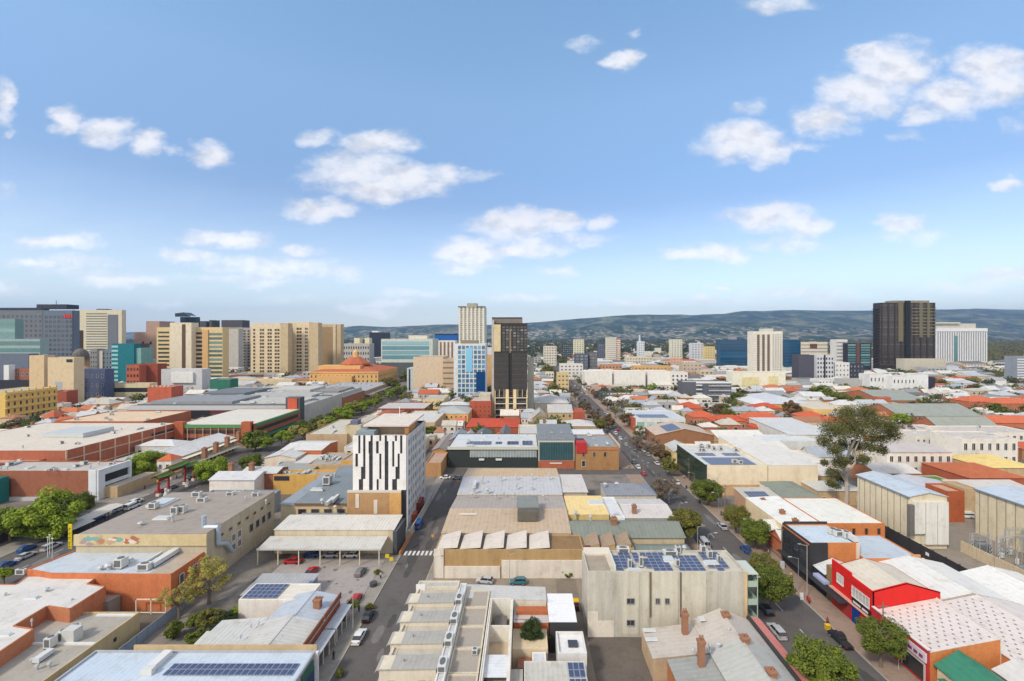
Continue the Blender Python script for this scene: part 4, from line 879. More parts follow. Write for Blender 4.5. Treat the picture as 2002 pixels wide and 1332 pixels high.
b=bld('courtyard_house','white walled courtyard house with dark sunken well behind the townhouses',(-7.1,-6.6,69,91.5),7.2,wallm(232,226,214),FLATW,par=.2,cat='house'); extra(b,'court_wall',[(-2.9,-2.4,66,91.5,0,7.0),(-6.6,-2.9,91.2,91.5,0,7.2),(-6.6,-2.9,83.6,83.9,0,6.6)],wallm(232,226,214)); extra(b,'floor_deck',[(-6.6,-2.9,69,83.5,0,3.6)],wallm(206,188,160)); extra(b,'shade_sail',[(-6.7,-2.7,71.4,76.4,6.3,6.4)],metalm(226,228,232,'Y',.7,.05)); extra(b,'timber_deck',[(-6.6,-2.9,66,71,3.6,4.6)],mk('timber',(.28,.12,.05),.8,.1,1)); extra(b,'roof_plant',[(-5.8,-3.6,85,90,2,4.6)],FLATD)
OCC.append((-24,15,60,98))
b=bld('warehouse','long pale ribbed roof running right from the townhouses to the yard',(-13.5,4.2,91.7,96.6),6.6,wallm(226,216,196),metalm(205,203,198,'Y',.9,.07),rt='mono',ridge='x-',rise=.6,over=.05)
b=bld('warehouse','pale roof with orange brick gable strip beside the white canopy roofs',(-2.2,4.4,86.2,91.6),5.2,brickm(196,96,58),metalm(206,200,194,'Y',.9,.08),rt='mono',ridge='y-',rise=.5,over=.05); extra(b,'brick_strip',[(-1.7,4.6,88.8,90.6,5.4,6.1)],brickm(190,96,58),b.roof)
extra(b,'rust_strip',[(-2,1,87,87.15,5.6,5.7)],plainm(190,110,80),b.roof)
b=bld('house','cream stucco wall house behind palms, centre bottom',(-2.3,4.0,80.5,86.0),4.6,wallm(228,208,176,.14),wallm(222,202,168,.1),par=.1,cat='house')
for k,(y0_,y1_,t_) in enumerate(((91.2,94.6,'farther'),(86.0,90.6,'nearer'))): bld('canopy',t_+' bright white canopy roof beside the yard lane',(4.6,9.6,y0_,y1_),6.0,plainm(70,70,72),metalm(240,240,242,'Y',.8,.04),rt='mono',ridge='y+',rise=.25,over=.15,cat='canopy')
b=bld('shed','cream flat link roof between the two white canopies',(4.8,9.4,90.7,91.1),5.4,wallm(220,206,178),wallm(220,206,178),par=.05,cat='shed')
b=bld('house','small white flat block with dark skylight beside the palm',(5.6,10.6,78.2,84),5.4,wallm(228,226,222,.08),flatm(232,230,228),cat='house',par=.5); extra(b,'skylight',[(7.6,9.3,80.2,81.8,5,5.3)],GLd,b.roof)
b=bld('house','grey roofed house with a large blue solar array at bottom centre',(-.2,9.9,60,76.6),5.2,wallm(210,206,198),metalm(200,196,186,'X',.8,.1),par=.12,cat='house')
solar(b,7.0,9.75,72.9,76.2,lambda x,y:5.1,3,2); solar(b,7.0,9.75,66.2,72.6,lambda x,y:5.1,3,3)
b=bld('house','brown grey twin roof left of the solar house at bottom centre',(-6.0,-.5,60,75.2),4.8,wallm(214,206,190),metalm(184,176,162,'X',.9,.1),rt='gable',ridge='x',rise=.8,cat='house',over=.1)
b=bld('shed','light grey shed roof behind the solar house',(1.2,3.6,76.8,80.2),4.2,WHITE,flatm(214,216,220),cat='shed',par=.1)
bld('planter_box','terracotta deck box beside the courtyard palm',(-1.3,1.1,77.4,80),3.4,mk('terracotta',(.3,.12,.07),.9,.1,1),mk('terracotta2',(.3,.12,.07),.9,.1,1),par=.05,cat='planter')
treepx(1040,1232,25,5.4,'dark','dark palm like tree in the courtyard beside the white canopies','round',2,name='palm_tree')
treepx(1062,1245,12,3.6,'green','smaller green tree beside the dark courtyard palm','round',1,name='garden_tree'); treepx(966,1250,9,3.4,'olive','slim shrub in the narrow court by the cream wall','round',1,name='shrub',cat='shrub')
# yard with wall
WW=wallm(236,226,212,.14); t=thing('yard_wall','long white painted wall with worn top along the yard','wall',(0,112.4,0))
m=MB(); m.box(-20.0,-6.2,0,.3,0,2.9); m.box(-5.7,15.0,0,.3,0,4.4); m.box(-5.9,-5.7,0,.3,0,4.5); m.build('wall_panel',WW,t)
carpx(948,1134,78,'hatch','silver','silver hatchback parked in the yard by the white wall',detail=2); carpx(1013,1136,90,'hatch','teal','teal blue hatchback parked in the yard by the white wall',detail=2)
t=thing('forklift','small yellow and red forklift on the lane beside the big beige building','forklift',tuple(P(1126,1192,0)))
MB().box(-.55,.55,-.9,.8,.3,1.1).build('body',plainm(90,30,25),t); MB().box(-.6,.6,-.7,.6,1.95,2.15).build('roof',plainm(236,186,30),t)
for x in(-.5,.5):
    for y in(-.6,.5): MB().box(x-.04,x+.04,y-.04,y+.04,1.1,1.95).build('post',DARK,t); MB().tube((x-.1,y,.25),(x+.1,y,.25),.25,n=10).build('wheel',TYRE,t)
treepx(1110,1118,14,1.2,'green','patch of weeds and shrubs beside the yard wall','loose',1,name='shrub',cat='shrub')
# sawtooth factory
TANB=wallm(190,158,112,.16); b=bld('sawtooth_factory','tan brick factory with five pale sawtooth roofs facing the yard',(-22.4,14.5,112.8,121.2),6.9,TANB,flatm(150,120,84),par=.2,cat='factory')
extra(b,'side_wall',[(-22.6,-20.2,112.5,112.78,0,7.1)],WW); SW=metalm(218,208,196,'Y',.8,.08)
for k in range(5):
    x0=-22.0-b.o.x+5.75*k; m=MB(); q=MB()
    m.slab([(x0,-3.9,6.98),(x0+5.1,-3.9,7.3),(x0+5.1,3.9,8.3),(x0,3.9,7.0)],.1); m.build('sawtooth_roof',SW,b.roof)
    q.poly([(x0+5.1,-3.9,6.8),(x0+5.1,3.9,6.8),(x0+5.1,3.9,8.2),(x0+5.1,-3.9,7.2)]); q.poly([(x0,3.88,6.8),(x0+5.1,3.88,6.8),(x0+5.1,3.88,8.2),(x0,3.88,6.9)]); q.box(x0+5.1,x0+5.6,-3.8,3.8,6.75,6.8); q.build('sawtooth_glazing',mk('old_glazing',(.16,.13,.10),.5,.2,1),b.roof)
b=bld('sawtooth_factory','smaller tan sawtooth shed with green downpipes right of the pale sawteeth',(14.8,27.5,115,121.2),6.2,wallm(186,160,124,.2),flatm(160,128,96),par=.2,cat='factory')
for k in range(3):
    x0=15.2-b.o.x+4*k; m=MB(); m.slab([(x0,-2.9,6.3),(x0+3.6,-2.9,7.2),(x0+3.6,2.9,8.0),(x0,2.9,6.3)],.1); m.build('sawtooth_roof',mk('rusty_sheet',(.30,.22,.15),.8,.16,.5),b.roof); q=MB(); q.poly([(x0,-2.88,6.2),(x0+3.6,-2.88,6.2),(x0+3.6,-2.88,7.1)]); q.build('sawtooth_glazing',wallm(190,160,120),b.roof)
extra(b,'red_door',[(15,16.4,114.85,114.98,3,7)],plainm(150,66,60))
# two broad warehouses behind
def two(name,label,R_,z,rise,wall,mf,mb): return bld(name,label,R_,z,wall,mf,rt='gable',ridge='x',rise=rise,over=.1,roofb=mb)
a=rc(868,1110,1033,1004,8.0)
b=two('warehouse','broad warehouse with tan front slope and raised roof vent, middle of the block',(-22.4,12.2,121.6,149.5),7.2,1.1,wallm(206,186,150),metalm(198,176,150,'X',1.2,.08),metalm(182,172,162,'X',1.2,.08))
extra(b,'roof_lantern',[(-2.2,3.6,127.5,137.8,8,10.6)],mk('lantern',(.12,.11,.09),.8,.2,.6),b.roof); m=MB(); m.slab([(-2.5-b.o.x,126.5+4-b.o.y,10.7),(3.9-b.o.x,126.5+4-b.o.y,10.7),(3.9-b.o.x,138.2-b.o.y,11.3),(-2.5-b.o.x,138.2-b.o.y,11.3)],.15); m.build('lantern_roof',metalm(138,142,136,'X',.8),b.roof)
extra(b,'skylight_strip',[(-19,-14,131.5,132.1,8.2,8.32)],plainm(240,238,225),b.roof)
b=two('warehouse','broad warehouse with pale front slope and tan rear slope dotted with vents',(-22.4,12.2,149.9,179.5),7.6,1.2,wallm(206,186,150),metalm(196,196,198,'X',1.2,.08),metalm(212,184,148,'X',1.2,.08))
for x,y,k,s in((929,950,'duct',(.8,5,1.1)),(927,962,'vent',(2.4,2.4,2)),(953,962,'vent',(2.4,2.4,1.4)),(923,970,'vent',(2,2,1.2)),(969,972,'vent',(2,2,1.2)),(1004,972,'vent',(2,2,1.4)),(985,967,'vent',(1.4,1.4,1)),(980,942,'vent',(1.3,1.3,2.6)),(1010,940,'vent',(1.3,1.3,2.6)),(1041,940,'vent',(1.3,1.3,2.6)),(1074,940,'vent',(1.3,1.3,2.8)),(1010,955,'vent',(1.6,1.6,2)),(1040,956,'vent',(1.6,1.6,1)),(1062,973,'vent',(1.4,1.4,.8)),(944,946,'vent',(1,1,3))): onroof(b,k,x,y,s,z=8.4)
b=bld('warehouse','pinkish white flat roof right of the vent dotted warehouse',rc(1086,1148,962,930,7.5),7.5,wallm(206,190,170),metalm(214,206,200,'X',1.1,.06),rt='mono',ridge='y+',rise=.3); 
b=bld('warehouse','butter yellow flat roof in the middle of the block',(12.6,24.6,133.5,148.2),7.5,wallm(216,190,130),metalm(242,214,148,'X',1.1,.05),rt='mono',ridge='y+',rise=.3,over=.05)
b=bld('warehouse','white sheet roof strip between yellow roof and pink roof house',(25,29.2,133,150),6.8,WHITE,flatm(222,224,228),par=.3); clutter(b,2)
b=bld('warehouse','pinkish grey roof behind the dark green roof, right of the yellow roof',(29.5,43.5,133,148),6.8,wallm(206,200,190),metalm(212,206,200,'X',1.1,.06),rt='gable',ridge='x',rise=1); onroof(b,'skylight',1165,987,(5,3,1)); onroof(b,'chimney',1240,1003,(1.2,1.2,2.2))
b=bld('house','dark slate roof house with white vents beside the wide street',(27,43.5,151,163),7,wallm(214,206,190),metalm(140,144,152,'X',1.1,.1),rt='hip',rise=2.0,cat='house'); onroof(b,'vent',1183,951,(2.4,2.4,1.2)); onroof(b,'vent',1206,951,(2.6,2.6,1.4))
b=bld('house','long grey green roof house with orange chimney beside the sawtooth sheds',(12.5,42.5,121.5,132.5),6.2,wallm(206,190,160),metalm(134,140,130,'X',1.1,.1),rt='gable',ridge='x',rise=1.8,cat='house')
onroof(b,'chimney',1200,1030,(1.5,1.5,2.4)); onroof(b,'vent',1125,1012,(1.6,1.6,2)); onroof(b,'vent',1155,1020,(1.6,1.6,2))
b=bld('house','green grey verandah roof house facing the wide street',(28,42.5,112,120.5),4.6,wallm(206,188,156),metalm(128,138,130,'X',1.1,.1),rt='hip',rise=1.6,cat='house')
extra(b,'tank',[(32,38,110,111.6,0,3.4)],wallm(208,190,160))
treepx(1325,1062,16,2.6,'green','green shrub beside the verandah house on the wide street',name='shrub',cat='shrub',fine=1); treepx(1270,1066,13,2,'dark','dark shrub in front of the tan sawtooth shed',name='shrub',cat='shrub',fine=1); treepx(1283,1010,14,3,'green','small green tree by the chimney house on the wide street',fine=1); treepx(1325,1050,9,3,'dark','narrow dark shrub at the wide street footpath',name='shrub',cat='shrub',fine=1)
# ---- large beige building with solar roof ----
BB=wallm(200,195,182,.3)
b=bld('big_beige_building','large stained beige building with many solar panels on its flat roof',(12.4,44.0,90.6,99.6),13.0,BB,flatm(206,200,186),par=.45)
extra(b,'lower_deck',[(12.42,17.6,90.2,90.58,12.2,12.4)],FLATD) if 0 else None
for (xa,xb) in((19.3,22.6),(23.1,24.6),(25.2,30.4),(31.2,36.0)): extra(b,'render_panel',[(xa,xb,90.5,90.597,0.5,12.9)],wallm(212,206,188,.26),b.wall)
for xx in(24.9,30.9): extra(b,'down_pipe',[(xx-.12,xx+.12,90.42,90.597,4,12.9)],plainm(120,104,84),b.wall)
extra(b,'stair_roof',[(12.6,17.2,90.9,98,11.0,12.62)],flatm(170,158,142),b.roof)
sk=set(); rr=random.Random(3)
zf=lambda x,y:12.62+ (y-91)*.03
for (x0_,x1_,y0_,y1_,nx,ny) in((18.6,22.4,91.2,98.6,3,6),(22.8,24.2,94.8,98.6,1,3),(24.6,29.8,91.2,98.6,4,6),(31.0,36.4,91.2,97.4,4,5),(37.3,41.6,91.2,98.8,3,6)): solar(b,x0_,x1_,y0_,y1_,zf,nx,ny,skip=lambda i,j:rr.random()<.07)
for x,y,k,s in((1218,1080,'air_conditioner',(2.6,1.4,1.1)),(1231,1112,'air_conditioner',(.7,.7,2)),(1253,1110,'air_conditioner',(.7,.7,2.4)),(1310,1085,'air_conditioner',(3,1.2,1)),(1325,1082,'air_conditioner',(1,1,1.6)),(1338,1079,'vent',(1.6,1.6,1.4)),(1374,1080,'air_conditioner',(1,1,1.6)),(1387,1092,'air_conditioner',(1,1,1.8)),(1390,1104,'skylight',(3,1.4,.7)),(1324,1108,'air_conditioner',(.8,.8,1.6)),(1405,1098,'air_conditioner',(.7,.7,1.4)),(1240,1117,'skylight',(3,.8,.5)),(1307,1097,'skylight',(2.4,2.4,.6))): onroof(b,k,x,y,s)
extra(b,'roof_rail',[(17.9,18.1,91,98.8,12.6,14.0),(12.6,17.9,98.6,98.8,12.6,14.0)],plainm(230,226,216),b.roof)
wins(b,'f',1,1,u=(.23,.31),z=(6.2,8.2),wf=.55,hf=.5,glass=GLd,frame=GREY,mull=1,out=.13); wins(b,'f',2,1,u=(.41,.53),z=(6.2,8.2),wf=.38,hf=.5,glass=GLd,frame=GREY,mull=1,out=.13); wins(b,'f',1,1,u=(.23,.31),z=(1.9,3.9),wf=.55,hf=.5,glass=GLd,frame=GREY,mull=1,out=.13)
extra(b,'painted_patch',[(12.42,17.6,90.52,90.598,0,3.2),(12.42,14.5,90.52,90.598,3.2,5)],wallm(236,226,212,.03),b.wall)
for zz in(2.6,6.2,9.8): extra(b,'balcony',[(44.01,46.4,90.8,96,zz,zz+.18),(46.32,46.4,90.8,96,zz+.18,zz+1.2),(44.01,46.4,90.8,90.87,zz+.18,zz+1.2)],plainm(176,196,178))
extra(b,'balcony_post',[(46.25,46.4,90.75,90.9,0,12.4),(46.25,46.4,95.9,96.05,0,12.4)],plainm(176,196,178)); extra(b,'balcony_roof',[(44.01,46.5,90.7,96.2,12.3,12.45)],plainm(200,206,196)); extra(b,'corner_trim',[(43.6,44.15,90.45,90.595,0,13)],wallm(226,196,150,.05))
# ---- chimney houses in front of it ----
CR=metalm(198,190,182,'Y',1.0,.05); CR2=metalm(188,188,182,'Y',1.0,.05)
def gh(label,Rr,z,rise,m1,m2,**k): return bld('house',label,Rr,z,wallm(200,180,150),m1,rt='gable',ridge='y',rise=rise,over=.15,cat='house',roofb=m2,**k)
b=gh('grey pink gable roof house with two brick chimneys in front of the big beige building',(32.0,42.9,79.5,87.6),5.2,2.2,CR,CR)
onroof(b,'chimney',1339,1230,(1.0,1.0,3.0),z=5.6); onroof(b,'chimney',1419,1216,(1.2,1.2,1.6),z=6.3); onroof(b,'vent',1425,1233,(1,1,.5),z=7); onroof(b,'skylight',1372,1211,(1.1,1.1,.3),z=6.4)
b=bld('house','low lean-to roof left of the grey pink gable house',(22.2,31.8,79.0,86.8),4.0,wallm(196,170,140),CR,rt='mono',ridge='x+',rise=1.0,over=.1,cat='house')
for k in range(2): onroof(b,'skylight',1270+4*k,1233+18*k,(2.3,.9,.2),z=4.3)
b=gh('grey gable roof house with brick chimneys cut by the bottom edge',(32.0,42.9,60,79.2),5.2,2.2,CR2,CR2)
onroof(b,'chimney',1371,1289,(1.0,1.0,3.2),z=5.6); onroof(b,'chimney',1456,1265,(1.2,1.2,1.8),z=6.3); onroof(b,'chimney',1508,1330,(1.2,1.2,1.6),z=6.3); onroof(b,'vent',1405,1263,(1.4,1.4,.6),z=6.4); onroof(b,'vent',1388,1275,(1,1,1.6),z=6); onroof(b,'vent',1356,1278,(1,1,1),z=5.6)
b=bld('house','mid grey lean-to roof beside the dark yard at bottom',(24.6,31.8,60,78.7),3.9,brickm(190,110,70),metalm(160,162,158,'Y',1,.07),rt='mono',ridge='x+',rise=.9,over=.1,cat='house')
t=thing('verandah','long faded red verandah roof over the wide street footpath','verandah',(43.6,60,0)); m=MB(); m.slab([(0,0,5.5),(1.9,0,5.0),(1.9,28.4,5.0),(0,28.4,5.5)],.1); m.build('roof',mk('red_sheet',(.52,.19,.16),.7,.08,.5),t); MB().box(-.65,-.05,0,28.4,3,5.6).build('parapet',plainm(64,62,60),t)
for k in range(8): MB().box(1.7,1.8,.5+k*3.9,.6+k*3.9,.13,4.95).build('post',plainm(150,60,52),t)
carpx(1519,1233,0,'wagon','silver','silver wagon parked on the left kerb of the wide street',detail=2)
carpx(1497,1190,0,'hatch','black','dark car under the street tree behind the silver wagon')
# ================= striped tower and the buildings around it =================
b=bld('apartment_tower','apartment tower with staggered black and white striped front',(-53.0,-36.7,140,165),29.1,wallm(70,70,74,.05),flatm(196,186,176),par=.8)
rows=[(345,392,[(195,215),(240,262),(308,330),(390,408),(440,462),(535,555),(583,605)]),(392,508,[(195,215),(240,262),(290,330),(360,385),(440,475),(510,530),(583,605)]),(508,630,[(168,192),(240,262),(295,330),(390,410),(440,475),(510,530),(560,580)]),(630,745,[(220,262),(295,330),(390,410),(440,475),(540,580)]),(745,845,[(200,240),(295,330),(365,385),(440,475),(510,555)])]
WP=wallm(244,242,240,.03)
for (ya,yb,dk) in rows:
    za=ZD(780+yb/4.758,140); zb=ZD(780+ya/4.758,140); e=[145]+[v for d in dk for v in d]+[640]
    for i in range(0,len(e),2):
        xa=(660+e[i]/4.758-CX)*140/F; xb=(660+e[i+1]/4.758-CX)*140/F
        if xb-xa<.1: continue
        MB().box(xa-b.o.x,xb-b.o.x,-12.8,-12.504,za,zb+(.2 if ya==345 else 0)).build('cladding_panel',WP,b.wall)
for k in range(8): extra(b,'floor_slab',[(-52.9,-36.8,139.9,139.996,13.6+2.2*k,13.72+2.2*k)],DARK,b.wall)
extra(b,'side_cladding',[(-36.69,-36.5,140,165,0,29)],wallm(206,208,212,.05)); wins(b,'r',8,8,u=(.06,.96),z=(3,28),wf=.38,hf=.5,glass=glassm((.10,.12,.14),(.4,.42,.45),.5),frame=plainm(180,182,186),out=.22)
fins(b,'r',5,z=(1,29),w=.5,mat=plainm(206,208,212),name='side_fin',proud=.5)
extra(b,'podium',[(-54.4,-38.0,138.9,139.9,0,12.0)],brickm(196,138,98)); extra(b,'podium_end',[(-41.4,-37.9,138.7,138.88,3,12.0)],wallm(226,156,92,.05))
for xx,zz in((-51.8,7.4),(-46.2,5.6)): extra(b,'render_strip',[(xx,xx+1.1,138.75,138.89,zz,zz+4.2)],wallm(232,222,206))
extra(b,'podium_top',[(-54.4,-38,138.9,139.9,12.0,12.5)],plainm(216,208,200))
extra(b,'penthouse',[(-49.5,-38.6,147,163,28.3,31.2)],wallm(190,170,150)); extra(b,'roof_slab',[(-51.2,-36.6,143.6,164.8,31.2,31.7)],wallm(226,214,204,.04),b.roof)
extra(b,'roof_wall',[(-38.2,-36.9,144,153,28.3,31.2)],brickm(190,120,70)); extra(b,'pergola',[(-52.6,-47,141.5,146.5,28.4,30.2)],plainm(146,160,166))
extra(b,'lift_mast',[(-44.3,-44.1,160,160.2,31.7,35)],WHITE,b.roof)
# hoarding and site clutter beside it
t=thing('site_hoarding','white site hoarding with orange barriers beside the striped tower','hoarding',(-34.2,150,0)); MB().box(-.1,.1,-14,16,0,2.4).build('panel',plainm(206,200,196),t); MB().box(-.2,.2,-26,-14.3,0,1.0).build('barrier',plainm(216,120,60),t)
b=bld('site_hut','red site canopy hut beside the striped tower',(-36.4,-35.2,152,158),4,plainm(120,50,44),plainm(190,60,44),par=.1,cat='hut')
b=bld('site_hut','second smaller red site hut nearer the striped tower foot',(-36.4,-35.2,146,149),2.6,plainm(190,70,50),plainm(206,90,60),par=.1,cat='hut')
carpx(819,1026,0,'van','blue','blue and white van beside the striped tower')
b=bld('kiosk','dark glazed kiosk at the end of the long shed by the street',(-36.1,-35.0,124,133),6.5,plainm(80,84,90),FLATD,par=.2,cat='kiosk')
for i,(x,y) in enumerate(((846,1060),(905-10,950))):
    t=thing('sign_post','orange sign post near the sawtooth factory corner','sign post',tuple(P(x,y,0))); m=MB(); m.cyl(0,0,0,2.0,.05,n=6); m.build('pole',GREY,t); MB().box(-.4,.4,-.05,.05,1.4,2.2).build('sign_plate',plainm(226,140,50),t)
# long modern office, glass block and brick block across the lane end
b=bld('office','long white roofed office with green planter hedges along its dark glass front',(-34.9,5.8,206.5,234),9.5,plainm(58,66,64),metalm(214,218,220,'Y',1.6,.05),par=.25)
b.R=(-34.9,5.8,206.5,234); extra(b,'fascia',[(-35.2,5.8,205.9,206.48,8.3,9.6)],plainm(214,212,200))
bands(b,'f',1,z=(4.6,8.2),hf=.9,mat=glassm((.2,.25,.25),(.7,.72,.7),.8),u=(.24,.98)); 
for k in range(24): extra(b,'fin',[(-25+k*1.3,-24.86+k*1.3,206.3,206.44,4.6,8.2)],plainm(220,224,220))
for (xa,xb) in((-25,-21),(-18.5,-13.5),(-10.5,-6.5),(-4,-.5),(.6,4.6)): 
    m=MB(); rr=random.Random(int(xa*3))
    for q in range(420):
        x=rr.uniform(xa,xb)-b.o.x; z=rr.uniform(2.6,4.3); y=-rr.uniform(.1,.7); u=Vector((rr.gauss(0,1),rr.gauss(0,1),rr.gauss(0,1))).normalized()*.22; w=u.orthogonal().normalized()*.16; p=Vector((x,y,z)); m.poly([p-u,p-w,p+u,p+w])
    m.build('hedge',leafm(LEAF['dark']),b.root)
for (xa,xb) in((-21,-18.6),(-13.4,-10.6)): extra(b,'sign_panel',[(xa,xb,205.9,206.3,3.4,4.2)],WHITE)
solar(b,-27.5,-16,211,217,lambda x,y:9.4,7,3); solar(b,-14,-11,212,216,lambda x,y:9.4,2,2); solar(b,-8.5,-3.2,211,217,lambda x,y:9.4,3,3); solar(b,-1.4,3.4,210,218,lambda x,y:9.4,3,4); clutter(b,8,2)
b=bld('office','grey sloping roof office with teal glass wall over brick base',(5.9,22.2,205.5,232),13.0,plainm(210,206,196),metalm(134,138,140,'X',1.6,.06),rt='mono',ridge='y+',rise=1.8,over=.3)
extra(b,'glass_wall',[(6.4,21.6,205.2,205.48,3.8,11.8)],GLw); extra(b,'brick_base',[(5.9,22.2,205.0,205.49,0,3.4)],brickm(196,100,68))
for k in range(14): extra(b,'mullion',[(6.9+k*1.1,7.0+k*1.1,205.05,205.19,3.8,11.8)],plainm(80,120,120))
extra(b,'sign_letter',[(11,16.5,204.9,204.98,2.2,2.7)],WHITE)
for x in(1079,1098,1117): onroof(b,'vent',x,847,(2.0,1.2,.5),z=14.0)
b=bld('brick_block','brown brick corner block with grey roof beside the wide street',(22.6,41.8,203,228),10.4,brickm(178,136,92),metalm(158,160,162,'Y',1.2,.08),par=.4); wins(b,'f',3,1,u=(.05,.8),z=(5.2,8.6),wf=.22,hf=.6,glass=GLd,frame=TAN); wins(b,'f',1,1,u=(.05,.3),z=(1,4.6),wf=.3,hf=.7,glass=GLd)
extra(b,'parapet_band',[(22.6,41.8,202.8,202.99,8.9,9.4)],brickm(206,110,70)); extra(b,'side_parapet',[(41.82,42.3,203,228,9.8,11.2)],plainm(206,190,180)); clutter(b,5,3)
extra(b,'red_stair_box',[(22.7,27.4,202.6,208,7.6,12.2)],plainm(200,34,38)); extra(b,'black_roof_hatch',[(22.7,27.4,208.1,214,10,11.6)],DARK)
b=bld('house','cream two storey block with flat roof behind the grey glass office',rc(1013,1060,852,832,9),9.5,wallm(238,222,180,.04),flatm(206,204,200),cat='house'); wins(b,'f',2,2,u=(0,.7),z=(2,8),wf=.3,hf=.3)
for x0,x1,yf,yb,z,lab,mat,ri,rt,rise in((876,905,862,845,6,'blue grey gable roof house behind the long white roofed office',metalm(150,156,166,'Y'),'y','gable',2),(905,918,862,846,6,'pale narrow gable roof right of the blue grey gable',metalm(214,214,214,'Y'),'y','gable',2),(925,955,862,843,6,'dark slate hip roof house behind the long white roofed office',metalm(110,118,120,'Y'),'y','hip',3),(960,988,866,850,5.5,'orange tile hip roof house behind the long white roofed office',tilem(196,100,70),'x','hip',2.4),(975,995,856,838,6,'dark grey steep roof house left of the cream block',metalm(120,118,118,'Y'),'y','gable',2.6),(845,872,880,852,5.5,'brown grey low roof beside the lane behind the striped tower',metalm(160,146,138,'Y'),'y','gable',1.2),(832,862,905,884,6,'orange brick wall shop beside the lane behind the striped tower',flatm(190,160,140),'x','flat',0)):
    bld('house' if rt!='flat' else 'shop',lab,rc(x0,x1,yf,yb,z),z,brickm(206,140,96),mat,rt=rt,ridge=ri,rise=rise,cat='house' if rt!='flat' else 'shop')
b=bld('kiosk','deep blue painted kiosk at the lane end behind the striped tower',rd(846,862,203,4),4.5,plainm(30,60,120),plainm(40,70,130),par=.1,cat='kiosk')
carpx(870,933,90,'sedan','white','white car parked at the lane end before the long office'); carpx(893,934,90,'hatch','grey','grey car parked at the lane end before the long office')
treepx(842,843,15,4,'green','round green tree behind the striped tower beside the yellow hotel',fine=1); treepx(935,838,9,4,'green','small green tree left of the red roof house behind the office',fine=0)
treepx(1106,838,17,5,'green','dark green tree beside the tan hipped house near the wide street',fine=1); treepx(982,822,10,5,'dark','dark tree beside the red tile roof near the black tower',fine=0)
# yellow hotel, red roof, brick block
b=bld('hotel','orange yellow two storey hotel with grey hip roof left of the red brick block',rd(850,915,300,26),8.4,wallm(238,190,122,.04),metalm(186,188,186,'Y'),rt='hip',rise=3,cat='hotel'); wins(b,'f',7,2,z=(1.4,7.6),wf=.34,hf=.5,glass=GLd,frame=plainm(240,214,170))
b=bld('house','long bright red tile roof house in front of the black tower',rc(911,1015,832,815,6),5.0,brickm(186,90,66),tilem(206,72,46),rt='hip',rise=2.4,cat='house')
b=bld('brick_block','orange red brick block with grey flat top beside the black tower',rd(918,960,322,24),13.6,brickm(192,84,60),flatm(190,186,178)); wins(b,'f',5,3,z=(2,11),wf=.15,hf=.25,glass=GLd,frame=brickm(150,70,50)); extra(b,'roof_block',[(b.X0+6,b.X1-1,b.Y0+6,b.Y1-4,13,17.5)],wallm(206,196,180),b.roof)
b=bld('warehouse','long brick red walled building with pale roof edge behind the white roofs',rd(735,830,330,30),7,brickm(160,74,58),metalm(206,198,192,'X'),par=.3); fins(b,'f',14,z=(1,6.4),w=.3,mat=brickm(120,56,46),name='pilaster',proud=.2)
b=bld('office','low cream and tan building with small windows in front of the beige block',rd(826,868,372,24),8,wallm(238,214,160),flatm(190,186,180)); wins(b,'f',3,2,z=(1,7),wf=.2,hf=.35)
b=bld('shop','tan flat building with pale roof right of the striped tower penthouse',rc(775,850,826,803,9),9,TAN,flatm(212,210,206),cat='shop'); clutter(b,4)
b=bld('shop','white roof shop between the tree lined road and the tan building',rc(700,772,822,806,8),8,TAN,flatm(220,220,218),cat='shop'); clutter(b,3)
b=bld('shop','brown red roof shop left of the tan flat building behind the striped tower',rc(735,775,812,802,8),8,brickm(160,90,70),tilem(176,90,66),rt='hip',rise=1.5,cat='shop')
# ================= left side of the main road =================
BRW=brickm(166,92,70)
b=bld('brown_brick_building','brown brick building with white framed end and strip windows facing the road',(-201,-156.2,166,179.5),10.6,BRW,flatm(196,190,182),par=.5)
extra(b,'white_frame',[(-159,-156,165.6,165.99,0,10.9),(-156.19,-155.3,165.6,168.2,0,10.9),(-156.19,-155.3,178.6,179.6,0,10.9),(-156.19,-155.3,168.2,178.6,8.6,10.9),(-156.19,-155.4,168.2,178.6,4.4,5.6)],wallm(226,230,234,.03))
extra(b,'strip_window',[(-156.18,-156.0,168.2,178.6,5.6,8.6),(-156.18,-156.0,168.2,178.6,1,4.4)],GLd); clutter(b,14,5)
extra(b,'low_wall',[(-200,-157,165,165.9,0,1.2)],plainm(190,190,190))
b=bld('shop','shop with pale awning joined to the white framed brick end',(-155.2,-150.6,168,186),4.2,TAN,flatm(190,184,176),par=.2,cat='shop')
b=bld('car_park_building','long red brick multi storey car park with cream roof and pale frames',(-262,-190,188,248),12.4,brickm(192,98,72),metalm(226,214,196,'Y',2.4,.05),par=.2)
fins(b,'r',9,z=(0,12.2),w=.55,mat=wallm(226,190,160),name='pale_frame',proud=.35); bands(b,'r',2,z=(1,11),hf=.08,mat=wallm(226,190,160),name='pale_rail',proud=.3)
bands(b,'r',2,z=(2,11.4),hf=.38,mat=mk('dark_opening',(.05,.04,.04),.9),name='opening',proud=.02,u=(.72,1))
extra(b,'roof_plant',[(-225,-206,212,228,12.3,14.4)],plainm(196,202,204),b.roof); clutter(b,16,9)
b=bld('car_park_building','car park wing with green fascia and orange brick pillars facing the viewer',(-189.6,-148.4,247,300),11.6,brickm(186,98,72),metalm(226,220,206,'X',2.4,.05),par=.2)
extra(b,'green_fascia',[(-186,-153.6,246.3,246.95,9.8,11.6)],plainm(96,150,96)); extra(b,'side_fascia',[(-148.35,-147.6,250,298,9.9,11.6)],plainm(90,150,96)); extra(b,'green_awning',[(-148.3,-144.4,250,298,3.6,4.0)],plainm(50,130,84))
